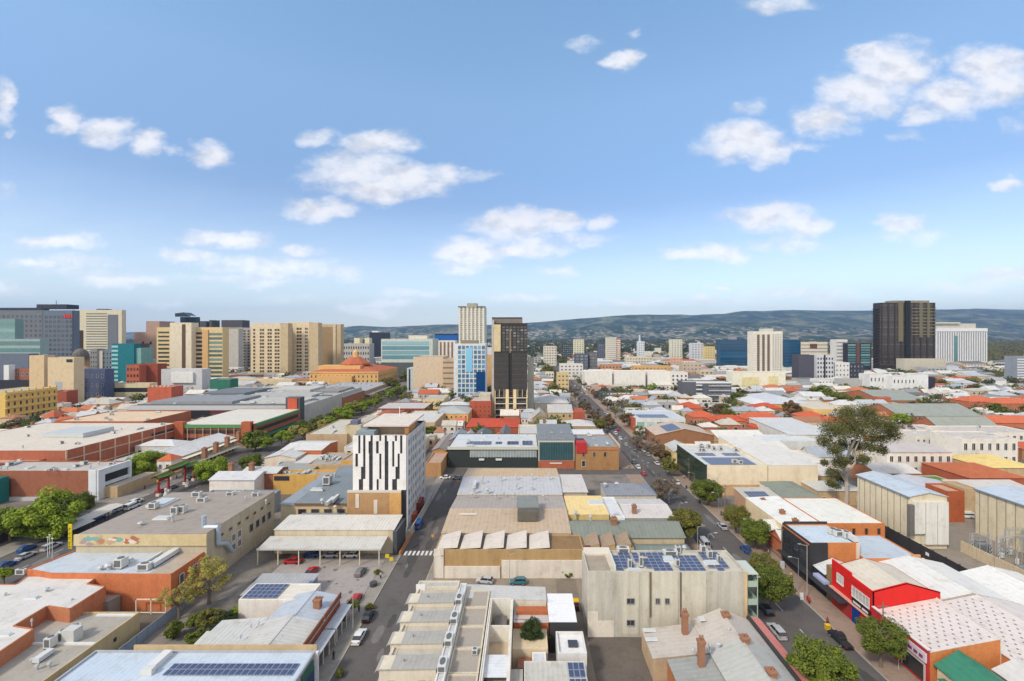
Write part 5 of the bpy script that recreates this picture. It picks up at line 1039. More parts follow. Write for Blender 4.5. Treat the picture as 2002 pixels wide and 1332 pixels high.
for z_ in(1.2,5.4): extra(b,'opening',[(-185,-154,246.8,246.97,z_+1.4,z_+3.2)],mk('dark_opening',(.05,.04,.04),.9)); extra(b,'opening',[(-148.38,-148.2,252,297,z_+1.4,z_+3.2)],mk('dark_opening',(.05,.04,.04),.9))
for xa in(-189.8,-153.4): extra(b,'brick_pillar',[(xa,xa+5,245.6,248.5,0,13.2)],brickm(196,92,60))
for k in range(7): extra(b,'post',[(-183+k*4.2,-182.7+k*4.2,246.2,246.4,0,9.8)],TAN)
b=bld('market_hall','huge low market hall with grey roof full of small plant units',(-268,-151,307,420),12.3,wallm(200,196,190),metalm(176,176,172,'Y',2.2,.16),par=.3)
for (xa,xb,ya,yb,zh,cc) in ((-262,-205,318,352,1.6,(150,152,154)),(-198,-158,322,344,1.1,(196,194,188)),(-255,-222,360,396,2.2,(120,124,128)),(-215,-165,352,372,1.4,(186,186,182)),(-212,-180,380,410,2.4,(206,202,194)),(-176,-156,380,414,1.2,(150,146,140))): extra(b,'raised_roof',[(xa,xb,ya,yb,12.0,12.3+zh)],metalm(*cc,ax='Y',sp=2.2,rk=.16),b.roof)
for k in range(5): extra(b,'roof_ridge',[(-266,-153,312+k*24,313.2+k*24,12.0,12.9)],plainm(110,114,118),b.roof)
extra(b,'fascia',[(-268,-151,306.4,306.9,9.6,12.3)],plainm(206,206,206)); extra(b,'dark_front',[(-267,-152,306.6,306.98,4,9.5)],mk('dark_glass',(.03,.03,.035),.4)); extra(b,'maroon_panel',[(-212,-200,306.2,306.6,6,9.5)],plainm(110,44,60))
rr=random.Random(11)
for i in range(95):
    x=rr.uniform(-262,-160); y=rr.uniform(316,410); k=rr.choice(('air_conditioner','duct','duct','skylight')); o=link(k,acmesh(k),b.roof,(x-b.o.x,y-b.o.y,12.0),rr.choice((0,math.pi/2))); s=rr.uniform(1.4,2.6); o.scale=(s,s*rr.uniform(1,2.0),rr.uniform(1.0,1.6))
b=bld('brick_tower','curved dark sided tower with tall orange brick panel beside the road',(-158,-148.5,300,306),19,mk('dark_clad',(.07,.08,.09),.6,.1,.3),FLATD,par=.1,cat='building')
extra(b,'brick_panel',[(-156.3,-150.2,299.3,299.98,2,18.6)],brickm(206,84,56)); 
b=bld('market_shops','long grey roofed shops with pale verandah beyond the market along the road',(-205,-150,425,505),8,wallm(190,150,120),metalm(176,180,182,'Y',2,.1),par=.2,cat='shop'); extra(b,'awning',[(-149.9,-145,425,505,4.2,4.6)],plainm(150,156,160)); clutter(b,18,3)
b=bld('market_shops','older orange brick shop row between market hall and grey roofed shops',(-166,-150,375,424),9,brickm(190,110,80),metalm(186,188,190,'Y'),rt='gable',ridge='y',rise=2,cat='shop')
# terrace of verandah shops beyond the gate
b=bld('verandah_shops','pale two storey verandah shops with long bullnose roof along the road',(-166,-149.5,196,234),7.6,wallm(214,196,170),metalm(214,212,208,'Y',1.2,.07),rt='gable',ridge='y',rise=2.2,cat='shop',over=.4)
extra(b,'upper_roof',[(-149.2,-146.2,196,234,6.6,6.8)],plainm(232,222,196)); extra(b,'verandah_roof',[(-149.2,-144.2,195,235,3.9,4.1)],plainm(236,226,200)); wins(b,'r',14,1,z=(4.6,6.4),wf=.5,hf=.7,glass=GLd,frame=TAN); wins(b,'r',14,1,z=(.5,3.6),wf=.6,hf=.8,glass=GLd,frame=TAN)
for k in range(4): onroof(b,'chimney',400+k*22,884-k*11,(1.6,1.6,1.8),z=9); 
b=bld('corner_pavilion','small white tower with orange pyramid roof beside the red gate',(-153,-147,189,195),8,wallm(236,230,222),tilem(214,96,56),rt='hip',rise=2.2,cat='pavilion'); wins(b,'f',2,1,z=(4,7),wf=.4,hf=.6)
b=bld('shop','low teal and white roofs behind the bright green gate tree',(-178,-168,192,212),6,wallm(200,210,206),metalm(206,212,214,'Y'),rt='gable',ridge='y',rise=1.2,cat='shop')
# ceremonial gate
t=thing('ceremonial_gate','red pillared ceremonial gate with gold and green tiled roofs','gate',(-137.0,179,0)); GR=plainm(178,40,28); GO=plainm(206,150,70); GT=plainm(90,120,60)
for y in(-9,-4.2,4.2,9):
    m=MB(); m.cyl(0,y,.0,6.4,.42,.38,n=10); m.build('pillar',GR,t); m=MB(); m.box(-.6,.6,y-.6,y+.6,0,1.0); m.build('plinth',plainm(226,222,214),t)
MB().box(-.3,.3,-9.6,9.6,5.4,6.3).build('beam',GO,t)
for (ya,yb,z) in((-10.4,-3.4,6.6),(-4.6,4.6,8.3),(3.4,10.4,6.6)):
    m=MB(); r=1.6; mid=(ya+yb)/2; m.slab([(-r,ya-.4,z+.5),(-r,mid,z),(-r,yb+.4,z+.5),(0,yb-.3,z+1.5),(0,mid,z+1.3),(0,ya+.3,z+1.5)],.2,0); m.slab([(r,yb+.4,z+.5),(r,mid,z),(r,ya-.4,z+.5),(0,ya+.3,z+1.5),(0,mid,z+1.3),(0,yb-.3,z+1.5)],.2,0); m.box(-.15,.15,ya,yb,z+1.3,z+1.6,1); m.build('tiled_roof',[GT,GO],t)
    MB().box(-.5,.5,ya+1.2,yb-1.2,z-1.2,z+.3).build('gate_panel',GR,t)
for i,y in enumerate((176.0,184.8)):
    t=thing('stone_lion','white stone guardian lion on a plinth in front of the red gate','statue',(-134.2,y-6+i*2,0)); m=MB(); m.box(-.6,.6,-.6,.6,0,.9); m.build('plinth',plainm(226,222,214),t); m=MB(); m.cyl(0,0,.9,2.1,.62,.42,n=9); m.cyl(0,-.15,2.1,2.9,.45,.36,n=9); m.cyl(0,-.5,2.2,2.6,.22,.2,n=7); m.build('lion_figure',plainm(232,230,226),t)
# ornate yellow hotel
YW=wallm(232,196,110,.08); b=bld('ornate_hotel','ornate yellow four storey hotel with arched windows at left edge',(-366,-340.5,298,331),22.5,YW,flatm(190,180,160),par=.3,cat='hotel')
wins(b,'r',9,3,z=(3,17),wf=.36,hf=.55,glass=GLd,frame=plainm(236,204,130),cap=100); wins(b,'r',9,1,z=(17.6,20.8),wf=.3,hf=.55,glass=GLd,frame=plainm(236,204,130))
for z_ in(6.9,11.9,16.9,21.2): extra(b,'cornice',[(-340.49,-339.6,298,331,z_,z_+.5)],plainm(240,208,130))
for k in range(8): extra(b,'finial',[(-341.2,-340.5,298+k*4.6,298.9+k*4.6,22.5,23.8)],YW)
extra(b,'awning',[(-340.4,-337,299,331,4.0,4.3)],FLATD)
# more left roofs
for (x0,x1,yf,yb,z,lab,w_,r_,k) in ((-60,60,905,885,9,'pink brown roofed low building behind the brown brick building',BRW,flatm(206,170,160),6),(-80,118,862,842,10,'grey white mixed low roofs with red edge left of the car park roof',brickm(176,90,70),flatm(196,198,200),10),(105,280,824,803,11,'cream and brick red edged roof behind the car park',brickm(196,106,76),flatm(226,200,170),7),(0,115,850,835,9,'white roofs in front of the ornate yellow hotel',brickm(170,96,76),flatm(206,206,208),8)):
    b=bld('warehouse',lab,rc(x0,x1,yf,yb,z),z,w_,r_); clutter(b,k,4)
b=bld('white_box_shop','teal sided shop end at the far left edge below the brick building',rd(-60,-14,160,5),9,plainm(36,120,120),FLATD,cat='shop')
treepx(285,905,38,6.5,'lime','bright lime green tree left of the red gate','round',2)
treepx(414,918,32,5.5,'lime','lime green round tree right of the red gate on the road','round',2); treepx(490,903,24,5.5,'mid','small lime green tree beyond the gate tree on the road','round',2); treepx(500,860,26,6,'mid','green tree against the green awning of the car park','round',1)
treepx(90,1010,62,6.5,'lime','biggest lime green tree in front of the brown brick wall at left','round',2); treepx(20,1020,40,6,'mid','green tree cut by the left edge beside the biggest lime tree','round',2); treepx(150,985,28,4.5,'green','darker green tree right of the biggest lime tree','round',2); treepx(8,1120,16,3,'lime','lime shrub at the left edge above the white office roof',name='shrub',cat='shrub',fine=1)
treepx(262,870,12,4,'dark','dark green tree tucked by the red car park wall',fine=1)
rr=random.Random(4)
for k in range(40):
    Y=238+(k//2)*12+5*(k%2); x=-124.5 if k%2 else -133
    p=(x,Y); tree(x+rr.uniform(-2,2),Y+rr.uniform(-3,3),rr.uniform(3.2,5.2),rr.uniform(4.6,6.2),rr.choice(('lime','olive','yellow','mid','green')),'green street tree in the row along the main road','round',1 if k<24 else 0,group='street trees along the main road')
# dining canopies, posts, cars on the main road
for k,(x,y) in enumerate(((148,1026),(178,1008),(209,994))):
    p=P(x,y,2.9); t=thing('dining_canopy','white topped dining canopy beside the main road','canopy',(p.x,p.y,0),0,'dining canopies by the road'); m=MB(); m.slab([(-2.6,-3.6,2.8),(0,-3.6,3.3),(0,3.6,3.3),(-2.6,3.6,2.8)],.08); m.slab([(0,-3.6,3.3),(2.6,-3.6,2.8),(2.6,3.6,2.8),(0,3.6,3.3)],.08); m.build('canopy_top',plainm(214,206,194),t)
    MB().box(-2.65,2.65,-3.66,-3.6,2.5,2.85).build('valance',DARK,t)
    for sx in(-2.4,2.4):
        for sy in(-3.3,3.3): MB().box(sx-.06,sx+.06,sy-.06,sy+.06,0,2.8).build('post',DARK,t)
for x,y,k_,c_,lab in((258,990,'van','white','white van parked by the canopies on the main road'),(100,1068,'wagon','silver','silver wagon on the main road near the yellow banner'),(50,1086,'sedan','silver','silver sedan on the main road behind the wagon'),(12,1104,'hatch','blue','blue car on the main road at the left edge'),(336,952,'sedan','grey','grey car on the main road beside the gate lions'),(445,905,'hatch','white','white car on the main road beyond the gate')): carpx(x,y,0,k_,c_,lab)
t=thing('banner_sign','tall narrow yellow banner sign with dark letters by the mural building','sign',tuple(P(137,1085,0))); MB().box(-.5,.5,-.08,.08,1.6,8.4).build('sign_board',plainm(226,206,30),t); MB().cyl(0,.12,0,8.4,.07,n=6).build('pole',GREY,t)
m=MB(); rr=random.Random(2)
for k in range(5):
    z=7.2-k*1.25; m.box(-.32,.32,-.1,-.085,z,z+.16); m.box(-.32,-.16,-.1,-.085,z-.5,z); m.box(-.1+.1*(k%3),.1+.1*(k%3),-.1,-.085,z-.62,z-.45)
m.build('lettering',plainm(40,60,40),t)
for x,y in((97,1085),(93,1090),(102,1093)): 
    t=thing('light_mast','slim white mast beside the main road near the mural building','mast',tuple(P(x,y,0))); MB().cyl(0,0,0,5.6,.09,.06,n=6).build('pole',WHITE,t); MB().box(-.3,.3,-.06,.06,5.4,5.55).build('cross_arm',WHITE,t)
# dark verandah along left road edge
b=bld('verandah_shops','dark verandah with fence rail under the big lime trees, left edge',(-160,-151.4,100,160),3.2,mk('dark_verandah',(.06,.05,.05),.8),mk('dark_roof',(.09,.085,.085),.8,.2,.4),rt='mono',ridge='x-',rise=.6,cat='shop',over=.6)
# ================= right of the wide street =================
OR=brickm(222,122,64); REDP=mk('red_paint',(.62,.016,.012),.6,.06,.4,.05,fine=.05)
b=bld('red_building','bright red painted gable building with pale roof facing the wide street',(69.0,81.9,90.2,101.8),8.6,REDP,metalm(220,210,192,'X',1.1,.06),rt='gable',ridge='y',rise=1.7,over=-.25)
extra(b,'street_parapet',[(68.7,68.99,90.0,96,0,9.3),(68.7,68.99,96,102,0,9.9)],REDP)
m=MB(); m.prism([(0,0)]*3,0,0) if 0 else None
for (ya,yb) in((90.0,90.19),):
    m.poly([(68.7-b.o.x,ya-b.o.y,0),(82.1-b.o.x,ya-b.o.y,0),(82.1-b.o.x,ya-b.o.y,9.2),(75.5-b.o.x,ya-b.o.y,11.0),(68.7-b.o.x,ya-b.o.y,9.3)]); m.slab([(68.7-b.o.x,ya-b.o.y,9.32),(75.5-b.o.x,ya-b.o.y,11.02),(75.5-b.o.x,yb-b.o.y+.1,11.02),(68.7-b.o.x,yb-b.o.y+.1,9.32)],.2); m.slab([(75.5-b.o.x,ya-b.o.y,11.02),(82.1-b.o.x,ya-b.o.y,9.22),(82.1-b.o.x,yb-b.o.y+.1,9.22),(75.5-b.o.x,yb-b.o.y+.1,11.02)],.2)
m.build('gable_wall',REDP,b.root)
b.R=(68.7,82,90,102); wins(b,'l',1,1,u=(.64,.9),z=(5.4,8.2),wf=.6,hf=.7,glass=glassm((.45,.42,.38),(.7,.68,.62),.6),mull=2); wins(b,'l',1,1,u=(.04,.5),z=(5.0,7.8),wf=.85,hf=.72,glass=glassm((.45,.42,.38),(.7,.68,.62),.6),mull=4)
extra(b,'verandah_edge',[(67.9,68.69,90,102,3.9,4.1)],plainm(226,150,140)); extra(b,'sign_board',[(68.4,68.66,90.3,95.4,4.1,5.1)],plainm(40,36,40)); extra(b,'sign_letter',[(68.3,68.39,90.8,92.4,4.4,4.75),(68.3,68.39,92.8,94.9,4.4,4.75)],plainm(230,226,220))
extra(b,'roller_door',[(68.5,68.69,96,101,0,3.4)],mk('red_door',(.32,.03,.03),.6,.06,1)); extra(b,'blue_door',[(68.4,68.69,93.4,95.4,0,3.4)],plainm(16,60,140)); extra(b,'white_sign',[(68.4,68.66,90.2,91.4,2,3.4)],WHITE)
# dotted roof building
DOT=metalm(226,216,210,'X',1.2,.04)
b=bld('spotted_roof_shop','red fronted shop under a white roof dotted with small dark vents',(69.0,81.2,77.8,89.9),5.8,OR,DOT,rt='mono',ridge='x+',rise=2.3,over=0,cat='shop')
def dots(b,x0,x1,y0,y1,zf,dx,dy):
    m=MB(); m.box(-.12,.12,-.17,.17,0,.04); me=m.mesh('roof_vent',plainm(140,128,132)); j=0; y=y0
    while y<y1:
        x=x0+(dx/2 if j%2 else 0)
        while x<x1: 
            o=link('roof_vent',me,b.roof,(x-b.o.x,y-b.o.y,zf(x)+.01)); o.rotation_euler=(0,-math.atan(zf(1)-zf(0)),0); x+=dx
        y+=dy; j+=1
dots(b,70,80.8,78.6,89.6,lambda x:5.8+2.3*(x-69)/12.2,1.45,1.0)
extra(b,'street_front',[(68.6,68.98,77.6,90,0,6.3)],mk('red_front',(.42,.03,.03),.6,.08,.5)); extra(b,'sign_board',[(68.3,68.58,77.7,84,4.0,5.6)],plainm(216,210,226)); extra(b,'sign_letter',[(68.2,68.29,78.2+k*1.1,78.9+k*1.1,4.5,5.0) for k in range(5)],plainm(150,50,90)); extra(b,'shop_window',[(68.45,68.59,78.2,82.6,.6,3.4)],GLd); extra(b,'window_frame',[(68.4,68.6,78.0,78.2,.5,3.5),(68.4,68.6,82.6,82.8,.5,3.5),(68.4,68.6,78.2,82.6,3.4,3.6)],plainm(200,190,186)); extra(b,'top_trim',[(68.5,69.05,77.5,90,6.3,6.5)],plainm(236,226,222))
b=bld('spotted_roof_shop','second white roof dotted with vents stepping right of the red fronted shop',(81.4,101,74,92),5.6,OR,DOT,rt='gable',ridge='y',rise=2.0,over=0,cat='shop')
dots(b,82.2,90.4,75,91.5,lambda x:5.6+2.0*(x-81.4)/9.8,1.45,1.0); onroof(b,'vent',1916,1228,(3,1.6,.6),z=7.4)
extra(b,'valley_wall',[(81.22,81.38,77.8,91,0,8.2)],wallm(226,220,204))
b=bld('white_roof_warehouse','broad white low gable warehouse roof behind the red building',(82.3,99,92.4,108),6.0,wallm(222,214,196),metalm(232,230,224,'X',1.3,.05),rt='gable',ridge='y',rise=1.8,over=.1,cat='warehouse')
extra(b,'brick_end',[(92,94,108.2,108.5,5.5,7.8)],brickm(214,140,100)); 
b=bld('white_roof_warehouse','white low gable warehouse roof at the right edge beside the fence',(99.3,113,88,104.5),5.6,wallm(222,214,196),metalm(236,234,228,'X',1.3,.05),rt='gable',ridge='y',rise=1.6,over=.1,cat='warehouse')
b=bld('house','green sheet roof building at the bottom right corner',(69.6,77.2,60,76.9),4.4,wallm(220,200,170),metalm(62,132,106,'X',.9,.08),rt='gable',ridge='y',rise=2.2,cat='house'); extra(b,'lean_to',[(68.4,69.5,64,75.5,2.9,3.1)],metalm(62,132,106,'X',.9,.08))
b=bld('house','pale sheet roof building right of the green roof at bottom',(78,86,60,75.5),4.6,TAN,metalm(214,212,210,'X',1,.06),rt='gable',ridge='y',rise=1.8,cat='house'); b=bld('house','pinkish red roof building at the bottom right edge',(86.4,96,60,72.5),4.2,TAN,metalm(230,170,150,'X',1,.06),rt='mono',ridge='x-',rise=.9,cat='house')
o=link('air_conditioner',acmesh('air_conditioner'),b.roof,(87-b.o.x,66-b.o.y,5)); o.scale=(1.4,1.4,1.2)
# black fronted building, orange walls
b=bld('black_front_building','black fronted building with pale blue flat roof and orange side wall',(68.6,80.0,109.6,120.6),10.0,OR,metalm(206,220,230,'Y',1.2,.05),par=.25)
BLK=mk('black_cladding',(.035,.035,.038),.6,.1,.4); extra(b,'black_front',[(68.2,68.58,109.2,120.8,0,10.3),(68.6,72.6,109.2,109.57,0,10.1),(68.6,80,120.62,120.9,9,10.6)],BLK)
for k in range(3): extra(b,'strip_window',[(68.1,68.19,110+k*3.5,112.6+k*3.5,5,7.6)],GLd)
extra(b,'brick_trim',[(68.05,68.19,109.3,120.7,9.6,9.9)],brickm(206,110,70)); extra(b,'corner_post',[(79.6,80.3,109.3,109.59,0,10)],plainm(232,214,190))
for x,y,k,s in((1640,1048,'air_conditioner',(2.6,1.6,1.4)),(1655,1052,'air_conditioner',(1.6,1.6,1.6)),(1628,1044,'air_conditioner',(2,1.4,1.4)),(1666,1058,'duct',(1,2.6,1.4))): onroof(b,k,x,y,s)
extra(b,'awning',[(66.2,68.04,96,120,3.4,3.6)],BLK)
b=bld('orange_block','low orange walled building with blue grey roof right of the black fronted building',(80.6,94.2,108,121),7.0,OR,metalm(196,206,216,'Y',1.2,.05),par=.2); extra(b,'corner_post',[(93.9,94.5,107.7,107.99,0,7.2)],plainm(236,206,170)); extra(b,'roof_drum',[(81,82.4,112,116,6.8,9.4)],plainm(214,220,224),b.roof)
b=bld('orange_block','orange wall building with broad white roof behind the black fronted building',(83.4,101,127.8,148),7.2,OR,metalm(240,238,228,'X',1.3,.04),par=.15,over=0); wins(b,'f',5,1,z=(3,6.6),wf=.2,hf=.55,glass=GLd,frame=brickm(170,90,60)); extra(b,'grey_base',[(83.4,101,127.5,127.78,0,2.4)],GREY)
b=bld('warehouse','white broad roof with cream step edge left of the orange wall building',(72.6,83.2,128,150),6.6,wallm(236,216,176),metalm(240,238,230,'X',1.3,.04),rt='mono',ridge='x+',rise=.5,over=.05)
bld('shed','small brown yellow roof behind the red building top',(69.2,82,102.2,104.6),7.4,wallm(160,130,90),metalm(170,146,104,'X'),par=.2,cat='shed')
b=bld('awning_shop','white lean-to roofs between black front and red building',(69,78,102.2+2.6,109),5.0,DARK,metalm(226,228,230,'X',1,.05),rt='gable',ridge='y',rise=1.6,cat='shop',over=.1); extra(b,'sign_strip',[(67.6,68.9,103,107,3.6,4.2)],plainm(180,186,220))
for k in range(2):
    b=bld('cottage',('nearer' if k==0 else 'farther')+' of the two white M roofed cottages with orange verge',(69.5,79.4,123+k*6.6,129.2+k*6.6),4.4,brickm(206,110,76),metalm(228,226,220,'Y',1,.05),rt='gable',ridge='x',rise=1.9,cat='cottage'); 
    extra(b,'orange_verge',[(69.0,69.4,123+k*6.6,129.2+k*6.6,4.2,4.5)],brickm(206,96,60)); o=link('chimney',acmesh('chimney'),b.roof,(76.6-b.o.x,0+3,6.3)); o.scale=(1.2,1.2,1.6)
b=bld('house','pink brick house with bright blue solar array on its low roof',(74,85.5,148,161),5.0,brickm(214,150,126),metalm(196,192,180,'X',1),rt='mono',ridge='y+',rise=1.2,cat='house'); solar(b,75.5,82.6,150,157.5,lambda x,y:5+1.2*(y-148)/13,6,3); onroof(b,'chimney',1492,985,(1.2,1.2,1.6),z=5.4)
b=bld('house','white garage with grey green hip roof beside the solar house',(86.5,98.5,151.5,168),6.0,wallm(240,234,226,.04),metalm(138,144,130,'X',1.2,.08),rt='hip',rise=2.2,cat='house')
t=thing('lattice_screen','green lattice screen between solar house and white garage','screen',(84.8,153,0)); m=MB(); 
for k in range(12): m.box(-.05,.05,k*1.0,k*1.0+.1,0,4.4)
for k in range(6): m.box(-.05,.05,0,11,k*.8,k*.8+.1)
m.build('lattice',plainm(120,160,140),t)
# large cream building with solar
b=bld('cream_building','large cream walled building with dark glass street front and roof solar field',(68.4,91,171,205),11.2,wallm(244,228,198,.06),flatm(214,212,210),par=.5)
extra(b,'glass_front',[(68.0,68.38,171.3,204,0.2,11.4)],mk('dark_green_glass',(.03,.045,.04),.15,.1,.5,spec=.8)); extra(b,'green_hedge',[(67.6,67.99,172,200,3.6,4.8),(67.6,67.99,178,204,7.6,8.6)],leafm(LEAF['dark'])); extra(b,'brick_base',[(68.8,100,170.6,170.97,0,4.0)],brickm(214,180,140)); extra(b,'white_edge',[(67.7,68.4,171,205,11.4,11.7)],plainm(206,222,216))
solar(b,70.5,88,173,183,lambda x,y:10.8,14,5); solar(b,70.5,88,186,190,lambda x,y:10.8,14,2,skip=lambda i,j:5<i<9); rr=random.Random(8)
for i in range(10): o=link('air_conditioner',acmesh('air_conditioner'),b.roof,(rr.uniform(74,89)-b.o.x,rr.uniform(191,200)-b.o.y,10.7)); o.scale=(1.6,1.6,1.6)
for i in range(5): o=link('air_conditioner',acmesh('air_conditioner'),b.roof,(rr.uniform(80,86)-b.o.x,rr.uniform(174,176)-b.o.y,10.8)); o.scale=(1.5,1.3,1.5)
b=bld('cream_building','cream side wall wing with long white sloping roofs right of the solar field',(91.3,110,171,215),11.2,wallm(244,228,198,.06),metalm(230,226,218,'X',1.4,.06),rt='mono',ridge='y+',rise=1.2,over=.05)
b=bld('house','yellow painted gable shop on the wide street beyond the cream building',(68,78,208,222),7,wallm(240,216,160,.05),metalm(200,198,194,'Y'),rt='gable',ridge='y',rise=2,cat='shop')
b=bld('brick_gable_shop','brown brick gable shop with solar panels on its wide low roof',rd(1282,1395,246,22),6.2,brickm(172,108,76),metalm(206,184,164,'Y'),rt='gable',ridge='y',rise=3.4,cat='shop'); mx=(b.X0+b.X1)/2; solar(b,mx-9,mx-1.5,247,262,lambda x,y:6.2+3.4*(x-b.X0)/(mx-b.X0),5,6)
b=bld('house','long white roof beyond the brick gable shop beside bare trees',rd(1405,1500,240,20),6,TAN,metalm(232,228,220,'Y'),rt='gable',ridge='x',rise=2,cat='house')
b=bld('white_clinic','white flat roofed building with pale green windows and roof solar panels',rd(1243,1340,286,30),8.0,wallm(232,232,226,.04),metalm(206,210,216,'Y',2),par=.3,cat='building'); wins(b,'f',5,1,z=(1.6,6.6),wf=.75,hf=.6,glass=glassm((.15,.3,.26),(.5,.65,.6),.6),mull=3); solar(b,b.X0+3,b.X0+22,b.Y0+3,b.Y0+14,lambda x,y:7.8,10,4); extra(b,'brick_end',[(b.X0-2,b.X0-.01,b.Y0,b.Y0+14,0,8)],brickm(190,90,66))
# white apartments on the right
for (x0,x1,D,dep,yt,lab,nu,nz) in((1735,1862,192,14,884,'two storey cream town houses with brown grey roof and dark garage doors',8,2),(1880,1990,205,16,858,'white modern apartments with dark windows beyond the cream town houses',7,2),(1790,1890,225,14,853,'white flat roofed apartments behind the cream town houses',9,2),(1760,1850,250,14,840,'pale apartments row with red strip roof far behind the eucalyptus',8,2),(1870,2030,236,18,846,'long white apartments with grey roof strip right of the eucalyptus',12,2)):
    z=ZD(yt,D); b=bld('town_houses',lab,rd(x0,x1,D,dep),z,wallm(240,232,220,.05),flatm(206,198,190) if D!=192 else metalm(206,196,188,'Y'),rt='flat' if D!=192 else 'mono',ridge='y+',rise=1.0,cat='town houses',par=.4); wins(b,'f',nu,nz,z=(.8,z-.6),wf=.4,hf=.5,glass=GLd,mull=1)
    if D==192: extra(b,'garage_door',[(b.X0+1+i*3.3,b.X0+3.6+i*3.3,b.Y0-.06,b.Y0-.01,0,2.4) for i in range(8)],GREY)
    clutter(b,4,6) if D!=192 else None
b=bld('town_house','rounded white gable town house right of the cream row',(190-12,190-2,190,202),8.5,wallm(244,240,232,.03),metalm(232,232,230,'Y'),rt='gable',ridge='y',rise=3,cat='town house') if 0 else None
for (x0,x1,yf,yb,z,rt,ridge,rise,rf,w_,lab) in ((1430,1545,880,862,6,'gable','x',2,metalm(226,222,214,'X'),TAN,'pale grey roof cottage row behind the cream building'),(1545,1625,905,880,7,'flat','x',0,flatm(226,222,214),wallm(232,222,206),'white flat workshop left of the eucalyptus trunk'),(1500,1600,862,850,8,'flat','x',0,flatm(214,220,222),wallm(224,224,220),'white court building with glass strip left of the eucalyptus'),(1575,1640,930,905,6,'gable','x',1.6,metalm(222,216,208,'X'),TAN,'white sheet roof house under the eucalyptus crown'),(1600,1690,960,940,5,'hip','x',1.6,metalm(206,206,200,'X'),TAN,'grey shed roof at the eucalyptus foot'),(1715,1800,925,905,6,'gable','x',1.8,metalm(214,208,200,'X'),brickm(206,120,80),'white roof house with orange ridge in front of cream town houses'),(1760,1900,962,938,6,'gable','y',2.2,metalm(206,206,212,'X'),brickm(206,120,80),'long grey lilac roof behind the first substation shed'),(1895,2010,935,905,7,'hip','x',3,tilem(196,96,60),brickm(190,90,60),'orange tile hip roof house with brick chimney at right'),(1930,2030,915,890,8,'hip','x',3,metalm(232,206,130,'Y'),TAN,'yellow painted hip roof house at right edge'),(1900,2040,965,945,6,'mono','y+',1.2,metalm(214,206,196,'X'),brickm(214,110,70),'pale roof with orange brick wall behind the second substation shed')):
    Rr=rc(x0,x1,yf,yb,z); b=bld('house',lab,Rr,z,w_,rf,rt=rt,ridge=ridge,rise=rise,cat='house'); wins(b,'f',4,1,z=(1,3.4),wf=.3,hf=.55,glass=GLd)
b=bld('lawn_roof','bright green lawn terrace with white edge behind the substation shed',rc(1825,1895,952,930,5),5,wallm(220,214,206),mk('lawn',(.10,.20,.02),.95,.15,.5),par=.25,cat='terrace')
b=bld('brick_shop','orange red brick two storey house between the substation sheds',rd(1852,1886,146,8),10,brickm(196,90,50),flatm(206,170,140),cat='building'); b2=bld('shed','tan block left of the second substation shed',rd(1886,1912,150,8),9.5,TAN,flatm(190,170,140),cat='shed')
# ================= substation =================
CW=wallm(226,214,186,.12); WC=mk('white_corrugated',col(232,230,222),.7,.06,.3,.2)
b=bld('substation_hall','tall cream panelled substation hall with pale blue curved roof, nearer left',(108,118.6,128,148),14.8,CW,metalm(196,208,220,'Y',1.2,.05),rt='gable',ridge='y',rise=1.1,over=.35)
for k in range(9): extra(b,'panel_joint',[(107.9,107.99,128.6+k*2.3,128.72+k*2.3,0,14.6)],plainm(150,140,120),b.wall)
extra(b,'roof_edge',[(107.5,107.9,127.6,148.3,14.3,14.7)],plainm(130,140,150))
for k in range(3): extra(b,'white_screen',[(108.8+k*3.3,111.8+k*3.3,127.2,127.98,1.5 if k else 4.5,13.4)],WC)
extra(b,'dark_recess',[(107.3,108.6,126.9,127.9,4,12.6)],FLATD)
b=bld('substation_hall','tall cream panelled substation hall with pale blue roof, cut by right edge',(137,152,108,138.5),13.4,CW,metalm(196,208,220,'Y',1.2,.05),rt='gable',ridge='y',rise=1.1,over=.35)
for k in range(12): extra(b,'panel_joint',[(136.9,136.99,109.6+k*2.5,109.74+k*2.5,0,13.2)],plainm(150,140,120),b.wall)
extra(b,'roof_edge',[(136.5,136.9,107.8,138.8,13.0,13.4)],plainm(130,140,150))
t=thing('fence','long black screen fence with small white signs beside the substation','fence',(105.2,0,0)); FM=mk('fence_mesh',(.035,.035,.038),.8,.08,.4)
for k in range(12): MB().box(-.06,.06,99.5+k*3.6,102.9+k*3.6,0,4.4).build('fence_panel',FM,t)
for k in range(13): MB().box(-.12,.12,99.3+k*3.6,99.45+k*3.6,0,4.6).build('post',DARK,t)
for y in(104,118.5): MB().box(-.12,-.07,y,y+1.0,2.4,3.2).build('sign_plate',WHITE,t)
t=thing('concrete_wall','low pale panel wall inside the substation fence','wall',(121,0,0)); 
for k in range(6): MB().box(-.15,.15,99+k*4.6,103.4+k*4.6,0,3.0).build('wall_panel',wallm(206,188,160),t)
carpx(1884,1008,80,'van','white','white van with dark windows parked between the substation halls',detail=2)
STEEL=mk('galvanised_steel',(.42,.43,.44),.5,.08,.5,metal=.3)
rr=random.Random(6)
